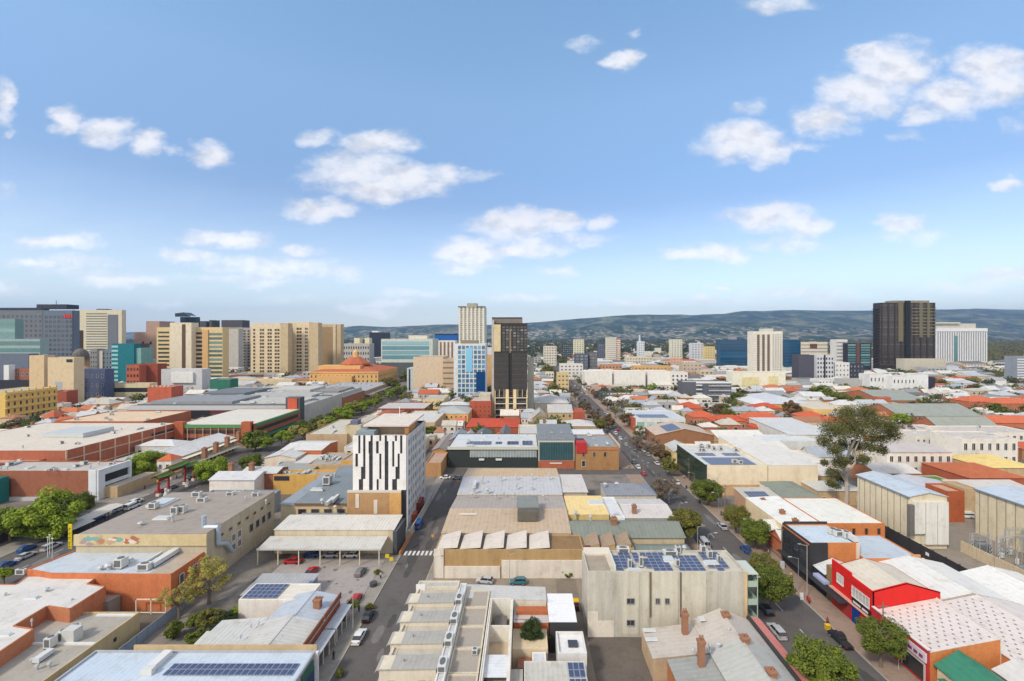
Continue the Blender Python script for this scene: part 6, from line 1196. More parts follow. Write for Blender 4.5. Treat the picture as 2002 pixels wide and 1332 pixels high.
def gantry(x,y,w,h,lab):
    t=thing('gantry',lab,'gantry',(x,y,0))
    for sx in(0,w):
        m=MB()
        for dx in(-.4,.4):
            for dy in(-.4,.4): m.tube((sx+dx,dy,0),(sx+dx*.5,dy*.5,h),.06,n=4)
        for k in range(int(h)): s=1-k/h*.5; m.tube((sx-.4*s,-.4*s,k),(sx+.4*s,-.4*s,k+1),.03,n=3); m.tube((sx+.4*s,.4*s,k),(sx-.4*s,.4*s,k+1),.03,n=3)
        m.build('lattice_mast',STEEL,t)
    m=MB(); 
    for dz in(0,.6): m.tube((0,-.2,h-dz),(w,-.2,h-dz),.05,n=4); m.tube((0,.2,h-dz),(w,.2,h-dz),.05,n=4)
    for k in range(int(w)): m.tube((k,-.2,h),(k+1,-.2,h-.6),.03,n=3)
    m.build('beam',STEEL,t)
    for k in range(3):
        xx=w*(k+.5)/3; m=MB(); m.tube((xx,0,h-.6),(xx,0,h-2.0),.09,n=6); m.build('insulator',mk('porcelain',(.3,.28,.26),.3),t)
for i,(x,y,w,h,l) in enumerate(((122.5,118,7,8,'grey lattice gantry nearest the first substation hall'),(128,112,7.5,9,'tall grey lattice gantry in front of the right substation hall'),(124,106,8,7,'grey lattice gantry nearest the white warehouse roof'),(131,124,5,7.5,'grey lattice gantry beside the right hall wall'),(121.5,124,5,6,'short grey lattice gantry by the white screens'))): gantry(x,y,w,h,l)
for i in range(14):
    x=122+rr.random()*13; y=101+rr.random()*28
    t=thing('switchgear','grey switchgear stand with insulators in the substation yard','switchgear',(x,y,0),rr.random(),'switchgear in the substation yard'); m=MB()
    for sx in(-1.2,1.2): m.box(sx-.08,sx+.08,-.08,.08,0,3.0)
    m.box(-1.4,1.4,-.1,.1,2.9,3.05); m.build('frame',STEEL,t); m=MB(); 
    for sx in(-1.1,0,1.1): m.cyl(sx,0,3.05,4.4,.13,.09,n=6)
    m.build('insulator',mk('porcelain',(.3,.28,.26),.3),t); MB().box(-.5,.5,-.35,.35,.3,1.5).build('cabinet',plainm(206,208,206),t)
for i,(x,y) in enumerate(((126,126),(129,104),(124,112))):
    t=thing('transformer','bulky grey transformer with cooling fins in the substation yard','transformer',(x,y,0),0,'transformers in the yard'); MB().box(-1.6,1.6,-1.1,1.1,.2,2.8).build('tank',plainm(150,154,156),t); m=MB(); 
    for k in range(7): m.box(-1.5+k*.48,-1.4+k*.48,-1.6,-1.1,.5,2.5)
    m.build('cooling_fins',plainm(130,134,138),t); m=MB(); m.tube((-1.3,0,3.2),(1.3,0,3.2),.3,n=8); m.build('conservator',plainm(160,164,166),t)
# ================= street trees and cars, wide street =================
treepx(1507,1140,44,6,'green','large green street tree beside the big beige building balconies','round',2); treepx(1490,1105,30,5.6,'olive','olive topped street tree joined behind the large green one','round',2)
treepx(1604,1298,62,6.5,'mid','largest bright green street tree at the bottom of the wide street','round',2); treepx(1722,1243,44,5.8,'green','green street tree with reddish trunk before the spotted roof shop','round',2)
treepx(1338,1018,38,6,'olive','olive green street tree on the left of the wide street','round',2); treepx(1385,958,32,5.6,'green','dark green street tree beside the solar house','round',2); treepx(1438,1010,28,5.2,'olive','olive street tree before the white cottages','round',2); treepx(1478,1040,34,5.0,'mid','brighter green street tree before the white cottages','round',2)
treepx(1298,955,34,5.5,'bare','bare brown branched street tree in the middle of the wide street view','bare',2); treepx(1270,868,22,5,'bare','bare brown tree by the yellow gable shop','bare',1); treepx(1292,885,20,5,'rust','brown leaved tree beside the cream building glass front','loose',1); treepx(1310,908,20,5,'olive','olive tree against the dark glass front','loose',1)
treepx(1245,862,18,5,'bare','bare brown tree at the brick gable shop','bare',1); treepx(1190,822,16,6,'rust','rusty brown street tree by the white clinic','loose',1)
rr=random.Random(9)
for k in range(30):
    Y=262+k*17; x=46.2 if k%2 else 66
    tree(x+rr.uniform(-1,1),Y,rr.uniform(3.6,5.6),rr.uniform(4.5,6.5),rr.choice(('bare','rust','olive','bare','olive','green')),'brown green street tree lining the far wide street',rr.choice(('bare','loose','round')),0 if k>6 else 1,group='street trees along the far wide street')
for x,y,k_,c_,lab in((1363,1062,'van','silver','silver van at the left kerb beyond the beige building'),(1458,1073,'hatch','blue','bright blue hatchback at the right kerb of the wide street'),(1412,1028,'sedan','silver','silver sedan driving up the wide street'),(1320,942,'sedan','white','white sedan parked by the dark glass front'),(1278,905,'sedan','white','white car parked at right kerb beyond the brown tree'),(1262,888,'hatch','silver','silver car parked at right kerb third from the brown tree'),(1252,880,'sedan','white','small white car at right kerb behind the silver one'),(1244,872,'hatch','red','small red car at right kerb far up the wide street'),(1249,925,'sedan','red','red car at left kerb beside the brick corner block'),(1239,912,'sedan','white','white car at left kerb ahead of the red one'),(1231,902,'wagon','grey','grey car at left kerb beside the brick corner block'),(1292,1000,'sedan','navy','dark car in shade of the bare tree at left kerb'),(1300,1028,'wagon','grey','dark grey car beside the verandah house')): 
    p=P(x,y,.7); X=51 if 'left kerb' in lab or 'beside the verandah' in lab else (61.3 if 'right' in lab or 'glass' in lab else p.x)
    car(X,p.y,0,k_,c_,lab)
for k in range(26):
    Y=250+k*13+rr.uniform(-2,2); 
    car(rr.choice((51,61.4,54.8,58.6)),Y,0,rr.choice(('sedan','hatch','wagon')),rr.choice(('white','silver','grey','white','black','red')),'small distant car on the far wide street','cars on the far wide street',0)
u=P(1650,1248,.8); car(61.6,u.y,0,'ute','black','black ute with open tray parked at the right kerb',detail=2)
t=thing('tool_crate','yellow box standing at the tail of the black ute','crate',(61.7,u.y+3.9,0)); MB().box(-.42,.42,-.35,.35,.0,.9).build('box',plainm(226,180,30),t); MB().box(-.46,.46,-.39,.39,.9,1.0).build('lid',plainm(236,196,60),t)
# person by the ute
def person(x,y,rz,top,leg,label,h=1.72):
    t=thing('person',label,'person',(x,y,0.13),rz); m=bpy.data.meshes.new('body')
    V=[(0,0,.92),(0,0,1.15),(0,0,1.40),(0,0,1.50),(0,.01,1.62),(-.10,0,.88),(-.11,.03,.48),(-.11,0,.07),(-.11,.14,.03),(.10,0,.88),(.12,-.05,.48),(.12,-.12,.08),(.12,.02,.03),(-.19,0,1.38),(-.26,0,1.10),(-.24,.14,.88),(.19,0,1.38),(.26,0,1.10),(.24,.16,.9)]
    E=[(0,1),(1,2),(2,3),(3,4),(0,5),(5,6),(6,7),(7,8),(0,9),(9,10),(10,11),(11,12),(2,13),(13,14),(14,15),(2,16),(16,17),(17,18)]
    Rd=[.14,.13,.15,.06,.10,.09,.065,.045,.04,.09,.065,.045,.04,.06,.045,.035,.06,.045,.035]
    m.from_pydata(V,E,[]); o=link('body',m,t); m.materials.append(top); md=o.modifiers.new('skin','SKIN'); 
    for i,r_ in enumerate(Rd): m.skin_vertices[0].data[i].radius=(r_,r_*.85)
    m.skin_vertices[0].data[0].use_root=True; s=o.modifiers.new('sub','SUBSURF'); s.levels=1; s.render_levels=1
    tm=MB(); 
    for sx in(-.11,.115): tm.tube((sx*.9,0,.9),(sx,0,.12),.105,.075,8)
    tm.build('trousers',leg,t); hm=MB(); hm.cyl(0,.01,1.6,1.74,.105,.07,n=9); hm.build('hair',plainm(50,40,34),t); return t
person(62.4,u.y+5.0,R(160),plainm(170,50,44),DARK,'person in a red top standing behind the black ute')
person(-139,168,0,plainm(206,206,210),DARK,'person in a pale top walking beside the red gate'); person(-36,98.5,0,plainm(70,60,60),DARK,'person in dark clothes on the footpath by the red hatchback')
# scooter and sign
p=P(1580,1178,0); t=thing('scooter','red delivery scooter parked on the right footpath by the lamp pole','scooter',(p.x,p.y,.13),R(-15))
for y in(-.65,.65): m=MB(); m.tube((-.06,y,.27),(.06,y,.27),.27,n=12); m.build('wheel',TYRE,t)
m=MB(); m.box(-.16,.16,-.75,-.05,.4,.8); m.box(-.12,.12,-.1,.4,.25,.4); m.box(-.2,.2,.35,.5,.3,1.0); m.tube((0,.45,1.0),(0,.62,.3),.05); m.tube((-.33,.4,1.1),(.33,.4,1.1),.03); m.build('body',plainm(176,40,36),t); MB().box(-.25,.25,-.95,-.45,.85,1.3).build('cargo_box',plainm(190,50,44),t)
t=thing('sign_board','white folding sign board on the right footpath near the scooter','sign',(p.x-.9,p.y+1.0,.13)); MB().slab([(-.4,-.25,0),(.4,-.25,0),(.4,0,1.5),(-.4,0,1.5)],.04).build('panel',WHITE,t)
p=P(1530,1112,0); t=thing('parking_meter','pale grey cabinet on the right footpath beyond the scooter','cabinet',(p.x,p.y,.13)); MB().box(-.4,.4,-.3,.3,0,1.7).build('cabinet',plainm(206,208,212),t)
for x,y in((1703,1262),(1342,956),(1368,985)):
    p=P(x,y,0); t=thing('waste_bin','dark bin standing on the right footpath','bin',(p.x,p.y,.13)); m=MB(); m.cyl(0,0,0,1.0,.32,.36,n=10); m.build('tub',DARK,t); m=MB(); m.cyl(0,0,1.0,1.2,.38,.2,n=10); m.build('lid',DARK,t)
p=P(1757,1310,0); t=thing('parking_sign','grey sign pole before the spotted roof shop window','sign post',(p.x,p.y,.13)); MB().cyl(0,0,0,3.6,.05,n=6).build('pole',plainm(210,200,190),t); MB().box(-.3,.3,-.03,.03,3.0,3.8).build('sign_plate',WHITE,t)
# ================= eucalyptus =================
def eucalyptus():
    b0=P(1655,988,0); D=b0.y; t=thing('eucalyptus_tree','tall pale trunked eucalyptus rising above the roofs at right','tree',(b0.x,D,0)); rr=random.Random(21)
    S=D/F; m=MB(); tips=[]
    def W(x,y,dy=0): return Vector(((x-CX)*(D+dy)/F-b0.x,dy,H-(y-CY)*(D+dy)/F))
    def limb(pts,r0,r1):
        n=len(pts)-1
        for i in range(n): m.tube(pts[i],pts[i+1],r0+(r1-r0)*i/n,r0+(r1-r0)*(i+1)/n,8)
        tips.append(pts[-1])
    limb([W(1655,988),W(1656,950),W(1650,915,1),W(1662,880,1),W(1678,850,0)],.75,.32); limb([W(1653,930),W(1672,905,-1),W(1672,880,-2),W(1690,840,-2)],.4,.15); limb([W(1650,915,1),W(1632,880,2),W(1622,850,3)],.35,.12); limb([W(1678,850,0),W(1700,830,2),W(1730,818,3)],.26,.08); limb([W(1678,850,0),W(1665,825,0),W(1650,812,-1)],.24,.08); limb([W(1652,940,0),W(1640,920,-2),W(1628,905,-3)],.28,.1); limb([W(1690,840,-2),W(1712,850,-3),W(1735,850,-4)],.16,.06); limb([W(1668,900,-1),W(1686,890,-3),W(1700,885,-4)],.14,.06)
    m.build('trunk',BARKP,t); c=MB()
    blobs=[(1650,820,26,0),(1680,812,28,2),(1705,822,28,-2),(1730,832,26,3),(1622,838,22,1),(1640,845,22,-3),(1664,842,20,4),(1690,846,24,-3),(1718,856,20,0),(1745,850,18,2),(1612,862,16,0),(1632,880,16,-3),(1648,870,14,3),(1676,872,16,3),(1702,874,15,-4),(1725,880,12,0),(1640,905,14,-2),(1628,925,14,0),(1645,935,12,3),(1668,898,12,4),(1690,898,12,-3),(1634,955,12,2),(1650,900,12,-4),(1612,905,8,0),(1656,806,16,3),(1698,806,18,0),(1664,962,10,3),(1625,945,10,-3),(1742,835,14,-3)]
    for (x,y,r,dy) in blobs:
        q=W(x,y,dy*1.3); rr_=r*S
        for i in range(int(350*rr_)):
            d=Vector((rr.gauss(0,1),rr.gauss(0,1.2),rr.gauss(0,.85))); d.normalize(); p=q+d*rr_*(rr.random()**.4)*rr.uniform(.7,1.1)
            u=Vector((rr.gauss(0,1),rr.gauss(0,1),rr.gauss(-.4,1))).normalized()*.24; w=u.orthogonal().normalized()*.17; c.poly([p-u,p-w,p+u,p+w])
    c.build('crown',leafm((.125,.13,.042),.25),t); OCC.append((b0.x-9,b0.x+12,D-6,D+6))
eucalyptus()
for x,y,r,hc,c_,kd,lab in((1775,845,22,6,'bare','bare','bare brown tree right of the eucalyptus crown'),(1760,820,18,6,'lime','round','lime green tree beyond the eucalyptus crown'),(1930,905,22,5,'olive','round','olive green tree before the orange tile house'),(1700,968,14,4,'dark','round','dark shrub at eucalyptus foot'),(1615,958,14,3.5,'green','round','green shrub left of the eucalyptus foot'),(1550,800,22,7,'rust','loose','rusty brown tree between red roof houses'),(1735,780,14,6,'mid','round','green tree before the grey barrel roofs'),(1945,805,24,6,'green','round','green tree by the orange roofs at right'),(1445,780,18,7,'green','round','green tree between grey and cream apartments'),(1380,800,14,9,'dark','cone','dark conical cypress before the grey apartments'),(1405,800,14,6,'rust','loose','russet tree beside the dark cypress'),(1420,810,16,6,'green','round','green tree beside the russet tree'),(1235,770,12,6,'green','round','green tree before the white block wall'),(1213,765,12,6,'olive','round','olive tree before the white block wall'),(1278,757,12,8,'lime','round','lime tree against the white block wall'),(1600,770,22,6,'mid','round','large green tree beside the orange hip houses'),(1645,782,20,6,'green','round','green tree row before the low yellow house'),(1680,785,18,6,'mid','round','green tree beside the lane right of the yellow house'),(1069,728,20,7,'olive','round','olive green tree at the far street left side'),(1505,845,12,5,'green','round','green tree at the end of the red tile roofs'),(1140,795,12,5,'dark','round','dark tree by the brick two storey house'),(400,752,16,7,'olive','round','olive tree before the green glass low building'),(640,705,10,9,'green','round','small green tree beside the brown hotel slab'),(735,700,18,8,'olive','round','dark green tree on the square before the teal glass office'),(765,750,18,7,'olive','loose','sparse brown tree beside the sandstone court'),(795,735,16,7,'olive','round','olive tree on the square'),(775,765,14,6,'mid','round','lime green tree on the square by the beige block'),(875,838-20,0,0,'x','x','')):
    if r: treepx(x,y,r,hc,c_,lab,kd,fine=1 if r>12 else 0)
# ================= towers and larger buildings of the city =================
def tw(name,label,x0,x1,D,dep,yt,wall,roof=None,cat='tower',**k):
    if x1<700: dep=min(dep,9 if x1<300 else 12)
    elif x0>1300: dep=min(dep,15)
    z=ZD(yt,D); b=bld(name,label,rd(x0,x1,D,dep),z,wall,roof or FLATG,par=k.pop('par',.8),cat=cat,**k); b.D=D; return b
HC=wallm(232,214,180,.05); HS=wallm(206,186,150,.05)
b=tw('office_tower','dark blue grey office tower with square windows and red rooftop sign at far left',84,143,620,40,607,wallm(112,124,140,.04)); wins(b,'f',7,13,u=(.04,1),z=(6,88),wf=.62,hf=.6,glass=GLd,frame=wallm(96,106,120))
b.R=(b.X0,b.X1,b.Y0,b.Y1); extra(b,'rooftop_sign',[(b.X0+29+3.1*k,b.X0+31.4+3.1*k,b.Y0-.9,b.Y0-.2,83.5+.6*(k%2),88.6-.6*(k%2)) for k in range(4)],plainm(214,44,44,.4)); extra(b,'side_edge',[(b.X1-.9,b.X1+.2,b.Y0-.6,b.Y0-.1,0,b.z)],plainm(60,66,76))
b=tw('office_tower','grey wing with dark roof band left of the blue grey tower',-60,83,640,40,602,wallm(120,126,134,.04)); wins(b,'f',16,12,z=(10,90),wf=.45,hf=.5,glass=GLd,frame=wallm(100,106,116)); extra(b,'roof_band',[(b.X0,b.X1,b.Y0-.4,b.Y0-.05,b.z-3,b.z)],plainm(50,54,66)); x=(68-CX)*640/F; x2=(127-CX)*640/F; extra(b,'roof_plant',[(x,x2,b.Y0+2,b.Y0+20,b.z-1,b.z+5)],plainm(52,56,70)); extra(b,'roof_mast',[((96-CX)*640/F,(96-CX)*640/F+.6,b.Y0+9,b.Y0+9.6,b.z,b.z+11)],GREY)
b=tw('glass_office','green glass office block at the left edge before the dark towers',-40,29,520,30,624,wallm(130,160,160)); bands(b,'f',9,z=(10,b.z-2),hf=.6,mat=GLt)
b=tw('glass_office','lower green glass office block with white sill bands at left',-20,78,470,30,663,wallm(160,180,180)); bands(b,'f',7,z=(6,b.z-1),hf=.6,mat=GLt)
b=tw('slab_block','plain slate grey slab block at left before the green glass office',-30,56,430,30,692,wallm(112,120,136,.05)); 
b=tw('chimney_stack','white round vent stack beside the slate grey slab',7,17,415,5,714,WHITE,cat='stack')
b=tw('brick_block','brick block with small windows below the slate grey slab',16,57,420,20,722,brickm(170,96,72)); wins(b,'f',5,3,z=(6,b.z-1),wf=.4,hf=.4,glass=GLd)
b=tw('dark_shed','long black roof strip behind the ornate yellow hotel',-40,57,400,20,745,plainm(46,46,54),plainm(60,60,66),cat='building')
b=tw('block','beige windowless block, left half, beside the slate grey slab',57,86,380,30,695,wallm(222,196,156,.05)); b=tw('block','beige windowless block with small window patch, right half',93,144,372,30,699,wallm(224,202,166,.05)); extra(b,'window',[(b.X0+6,b.X0+12,b.Y0-.1,b.Y0-.01,14,22)],plainm(176,180,186)); extra(b,'louvre',[(b.X1-6,b.X1-1,b.Y0-.1,b.Y0-.01,b.z-4,b.z-1.5)],DARK)
b=tw('lift_shaft','grey blue recess tower between the two beige blocks',86,93,384,20,693,wallm(150,154,170)); 
b=tw('brick_block','low brick block with pale trim in front of the beige block',102,130,355,14,765,brickm(176,80,60),flatm(220,216,210),cat='building')
b=tw('office_block','dark blue grey office block right of the beige blocks',145,205,400,26,722,wallm(92,102,132,.05),flatm(190,196,206)); wins(b,'f',6,3,z=(4,b.z-2),wf=.3,hf=.35,glass=GLd)
b=tw('office_tower','dark brown slim tower between blue grey tower and cream tower',146,152,700,30,646,wallm(120,96,66))
b=tw('office_tower','cream office tower with ribbon windows and grey right panel',153,238,850,50,606,wallm(222,212,184,.03)); bands(b,'f',20,z=(8,b.z-5),hf=.5,mat=glassm((.12,.12,.1),(.3,.3,.27),.5),u=(.18,.66)); extra(b,'grey_panel',[(b.X0+(b.X1-b.X0)*.68,b.X0+(b.X1-b.X0)*.91,b.Y0-.8,b.Y0-.05,0,b.z-9)],wallm(120,124,132)); extra(b,'roof_box',[(b.X0+30,b.X0+48,b.Y0+4,b.Y0+16,b.z-1,b.z+2)],DARK)
b=tw('church','sandstone church with grey dome among the city towers',142,176,560,30,697,wallm(196,164,126,.08),cat='church'); m=MB(); cx=(163-CX)*560/F-b.o.x; 
for k in range(6): a=k/6; m.cyl(cx,-8,b.z-1+11*math.sin(a*1.57),b.z-1+11*math.sin((a+1/6)*1.57),8.2*math.cos(a*1.57),8.2*math.cos((a+1/6)*1.57)+.2,n=14)
m.build('dome',plainm(110,104,96),b.root)
for x0,x1,yt,c_ in((176,190,682,(150,148,146)),(190,200,686,(214,206,190)),(200,219,684,(120,136,150))):
    b=tw('office_block','%s office block in front of the cream tower'%{176:'grey chequered',190:'narrow white',200:'blue grey'}[x0],x0,x1,520+x0/10,16,yt,wallm(*c_)); wins(b,'f',3,7,z=(4,b.z-2),wf=.55,hf=.5,glass=GLd) if x0!=190 else None
b=tw('glass_office','bright teal glass block with striped left edge',218,262,500,26,672,wallm(40,122,132,.03)); bands(b,'f',10,z=(4,b.z-1),hf=.5,mat=plainm(160,206,206),u=(0,.28)); extra(b,'side_wing',[(b.X1,b.X1+6,b.Y0+2,b.Y0+18,0,b.z-5)],wallm(130,176,170))
b=tw('office_tower','brown pink tower with stepped top behind the teal block',262,312,900,50,650,wallm(196,160,138,.04)); extra(b,'upper_storeys',[((285-CX)*900/F,(311-CX)*900/F,b.Y0+.5,b.Y0+40,b.z-2,ZD(628,900))],wallm(190,158,140)); wins(b,'f',2,1,u=(.2,.8),z=(30,60),wf=.3,hf=.2,glass=GLd); extra(b,'dark_base',[(b.X0+10,b.X1-20,b.Y0-.5,b.Y0-.05,0,44)],plainm(110,80,66))
b=tw('brick_block','red brown brick hospital like block behind the car park roofs',262,308,470,24,712,brickm(166,72,50)); b=tw('brick_block','orange brick block with window rows left of the red brown one',247,272,460,14,714,brickm(196,92,62)); wins(b,'f',4,4,z=(3,b.z-1),wf=.45,hf=.4,glass=GLd,frame=brickm(150,70,50)); 
b=tw('civic_building','long low sandstone building with columns below the brick blocks',205,292,410,18,750,wallm(220,206,170)); bands(b,'f',1,z=(6,b.z-1),hf=.4,mat=GLd); b=tw('brick_block','small orange brick castle topped block near the market roof',288,335,345,16,757,brickm(206,92,66),cat='building'); 
for k in range(6): extra(b,'merlon',[(b.X0+k*3,b.X0+k*3+1.6,b.Y0-.02,b.Y0+1,b.z,b.z+1.2)],plainm(226,180,150))
b=tw('white_hall','white grey gabled hall in front of the banded cream tower',315,395,440,26,722,wallm(206,206,208,.03),metalm(206,210,212,'Y')); extra(b,'white_screen',[(b.X0+11,b.X0+32,b.Y0-2,b.Y0-.05,b.z-13,b.z-3)],wallm(232,230,226))
# banded cream tower
b=tw('office_tower','cream tower with green banded windows and tall blank core, left wing',306,332,560,30,640,wallm(226,202,150,.03)); bands(b,'f',12,z=(6,b.z-4),hf=.45,mat=GLd,u=(.12,.95))
b=tw('office_tower','tall blank cream core with dark vertical slot between banded wings',332,374,548,34,631,wallm(236,222,196,.03)); extra(b,'dark_slot',[(b.X0+14.6,b.X0+18.8,b.Y0-.3,b.Y0-.02,0,b.z-2)],plainm(100,76,58))
b=tw('office_tower','cream tower right wing with green glass bands and orange pilaster',374,435,556,30,640,wallm(228,202,150,.03)); bands(b,'f',12,z=(4,b.z-5),hf=.55,mat=GLd,u=(.02,.38)); bands(b,'f',12,z=(2,b.z-6),hf=.6,mat=glassm((.05,.09,.08),(.2,.3,.26),.5),u=(.56,.99)); extra(b,'orange_pilaster',[(b.X0+14,b.X0+21,b.Y0-1.2,b.Y0-.06,0,b.z-3)],wallm(222,178,124))
b=tw('office_tower','dark slanted glass tower top rising behind the blank cream core',352,383,950,40,620,mk('dark_glass2',(.03,.045,.06),.2)); m=MB(); m.prism([(0,0)]*3,0,0) if 0 else None; a0=b.X0-b.o.x; a1=b.X1-b.o.x; yy=-20; m.poly([(a0,yy,b.z),(a1,yy,b.z),(a1-3,yy,b.z+2),(a0+18,yy,b.z+9),(a0,yy,b.z+7)]); m.poly([(a0,yy+20,b.z+7),(a0+18,yy+20,b.z+9),(a0+18,yy,b.z+9),(a0,yy,b.z+7)]); m.poly([(a0+18,yy+20,b.z+9),(a1-3,yy+20,b.z+2),(a1-3,yy,b.z+2),(a0+18,yy,b.z+9)]); m.build('slanted_crown',mk('dark_glass2',(.03,.045,.06),.2),b.root)
b=tw('office_tower','grey tower with dark rooftop plant behind the green banded wing',388,473,860,40,640,wallm(150,146,140,.04)); extra(b,'roof_plant',[((432-CX)*860/F,(473-CX)*860/F,b.Y0+1,b.Y0+24,b.z-1,ZD(626,860)),((390-CX)*860/F,(402-CX)*860/F,b.Y0+1,b.Y0+24,b.z-1,ZD(628,860)),((408-CX)*860/F,(413-CX)*860/F,b.Y0+1,b.Y0+24,b.z-1,ZD(626,860))],plainm(80,76,80)); 
b=tw('office_tower','plain grey concrete tower face left of the cream hotel',434,466,690,36,643,wallm(196,190,180,.05)); b=tw('office_tower','grey ribbed tower with window strips beside the plain concrete one',466,490,720,30,641,wallm(176,170,162)); wins(b,'f',3,14,z=(6,b.z-3),wf=.5,hf=.5,glass=GLd,frame=HS)
b=tw('green_low_building','green glass low building with trees before the concrete tower',410,450,430,16,742,wallm(60,120,100)); 
for (x0,x1,D,yt,lab,cols) in((490,548,621,632,'broad cream hotel slab with four window columns, leftmost slab',[(.08,.16),(.30,.46),(.56,.72),(.80,.98)]),(563,604,640,630,'second cream hotel slab with window columns',[(.02,.24),(.40,.66),(.80,.95)])):
    b=tw('hotel_tower',lab,x0,x1,D,30,yt,HC,cat='hotel tower')
    for (u0,u1) in cols: wins(b,'f',2 if u1-u0>.1 else 1,14,u=(u0,u1),z=(4,b.z-7),wf=.82,hf=.62,glass=glassm((.06,.045,.03),(.2,.16,.12),.4),frame=HC,cap=100)
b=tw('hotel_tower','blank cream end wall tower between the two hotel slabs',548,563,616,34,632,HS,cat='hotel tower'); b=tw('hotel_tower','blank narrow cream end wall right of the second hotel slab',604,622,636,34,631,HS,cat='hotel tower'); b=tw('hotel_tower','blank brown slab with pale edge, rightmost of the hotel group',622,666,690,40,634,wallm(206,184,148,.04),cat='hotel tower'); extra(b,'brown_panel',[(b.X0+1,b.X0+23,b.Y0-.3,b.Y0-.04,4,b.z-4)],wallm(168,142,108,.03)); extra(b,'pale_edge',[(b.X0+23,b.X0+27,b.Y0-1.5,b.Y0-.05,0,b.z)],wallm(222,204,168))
extra(b,'roof_plant',[(b.X0-40,b.X0-30,b.Y0+5,b.Y0+12,b.z,b.z+3)],GREY)
b=tw('podium_block','long pale cream podium wall in front of the hotel slabs',450,570,520,20,742,wallm(226,206,170,.05),flatm(206,196,186),cat='building'); b=tw('white_roof_block','white stepped roof block before the hotel podium',444,480,450,20,752,wallm(214,214,212),flatm(220,220,220),cat='building')
# court with red roof
SS=wallm(230,184,120,.08); RT=tilem(196,96,62)
b=bld('court_house','orange sandstone court building with red tiled hip roofs and pyramid',(-251,-171,529,610),17.5,SS,RT,rt='hip',rise=9,cat='court house'); wins(b,'f',16,2,z=(4,15),wf=.25,hf=.5,glass=GLd,frame=SS); extra(b,'cornice',[(-251.5,-170.5,528.4,528.95,16,17.8)],SS); extra(b,'wing_front',[(-240,-200,524,528.3,0,13)],SS); extra(b,'attic_storey',[(-246,-196,540,560,17,24)],SS)
b.R=(-251,-171,529,610); wins(b,'r',16,2,z=(4,15),wf=.25,hf=.5,glass=GLd,frame=SS)
m=MB(); cx=(695-CX)*560/F-b.o.x; m.cyl(cx,-9,24,26,18,18,n=8); m.cyl(cx,-9,26,33.5,18,7,n=8); m.build('pyramid_roof',RT,b.root); m=MB(); m.cyl(cx,-9,33.5,40,3.6,3,n=8); m.cyl(cx,-9,40,43,3,.6,n=8); m.build('lantern',SS,b.root)
b=tw('office_block','grey office row behind the sandstone court pyramid',666,722,760,24,672,wallm(196,192,186)); wins(b,'f',12,4,z=(6,b.z-2),wf=.5,hf=.45,glass=GLd)
for x0,x1 in((692,703),(713,722)): tw('cream_tower','slim cream twin tower far behind the court, %s one'%('left' if x0==692 else 'right'),x0,x1,900,16,661,wallm(232,222,186),cat='tower')
b=tw('office_tower','near black glass tower left of the teal glass office',722,752,1000,40,650,mk('dark_glass3',(.025,.03,.05),.25)); extra(b,'roof_block',[(b.X0+6,b.X0+20,b.Y0,b.Y0+20,b.z-1,b.z+3)],WHITE)
b=tw('glass_office','wide teal glass office with curved bands and white frame',745,846,640,40,663,wallm(206,214,206)); bands(b,'f',4,z=(26,b.z-3),hf=.86,mat=glassm((.05,.16,.2),(.25,.45,.5),.7),u=(.02,.93)); extra(b,'roof_block',[(b.X0+38,b.X0+64,b.Y0+3,b.Y0+20,b.z-1,b.z+5)],wallm(232,226,210)); extra(b,'dark_base',[(b.X0,b.X1,b.Y0-.3,b.Y0-.05,0,22)],plainm(90,96,96))
b=tw('office_tower','grey ribbed slim tower right of the teal glass office',846,852,700,20,664,wallm(170,166,156)); b=tw('office_block','white office with brown vertical stripes below the blue roofed block',857,890,600,20,666,wallm(232,226,214)); fins(b,'f',4,z=(0,b.z-2),w=2.2,mat=plainm(140,100,88),name='brown_stripe',u=(.1,.85))
b=tw('office_tower','blue clad tower top behind the white striped office',850,893,820,24,653,plainm(30,100,180)); extra(b,'dark_band',[(b.X0,b.X1,b.Y0-.3,b.Y0-.05,b.z-2,b.z)],plainm(30,50,80))
b=tw('beige_block','windowless beige block with grey left strip on the square',808,866,480,34,698,wallm(222,200,172,.03),cat='office block'); extra(b,'side_strip',[(b.X0-7,b.X0-.05,b.Y0+1,b.Y0+20,0,b.z-12)],wallm(196,206,206)); extra(b,'dark_strip',[(b.X0-5,b.X0-3.4,b.Y0+.8,b.Y0+.95,2,b.z-13)],DARK)
b=tw('office_block','tan banded office between beige block and blue white tower',866,888,470,24,702,wallm(206,182,154)); bands(b,'f',6,z=(2,b.z-1),hf=.3,mat=plainm(150,110,84))
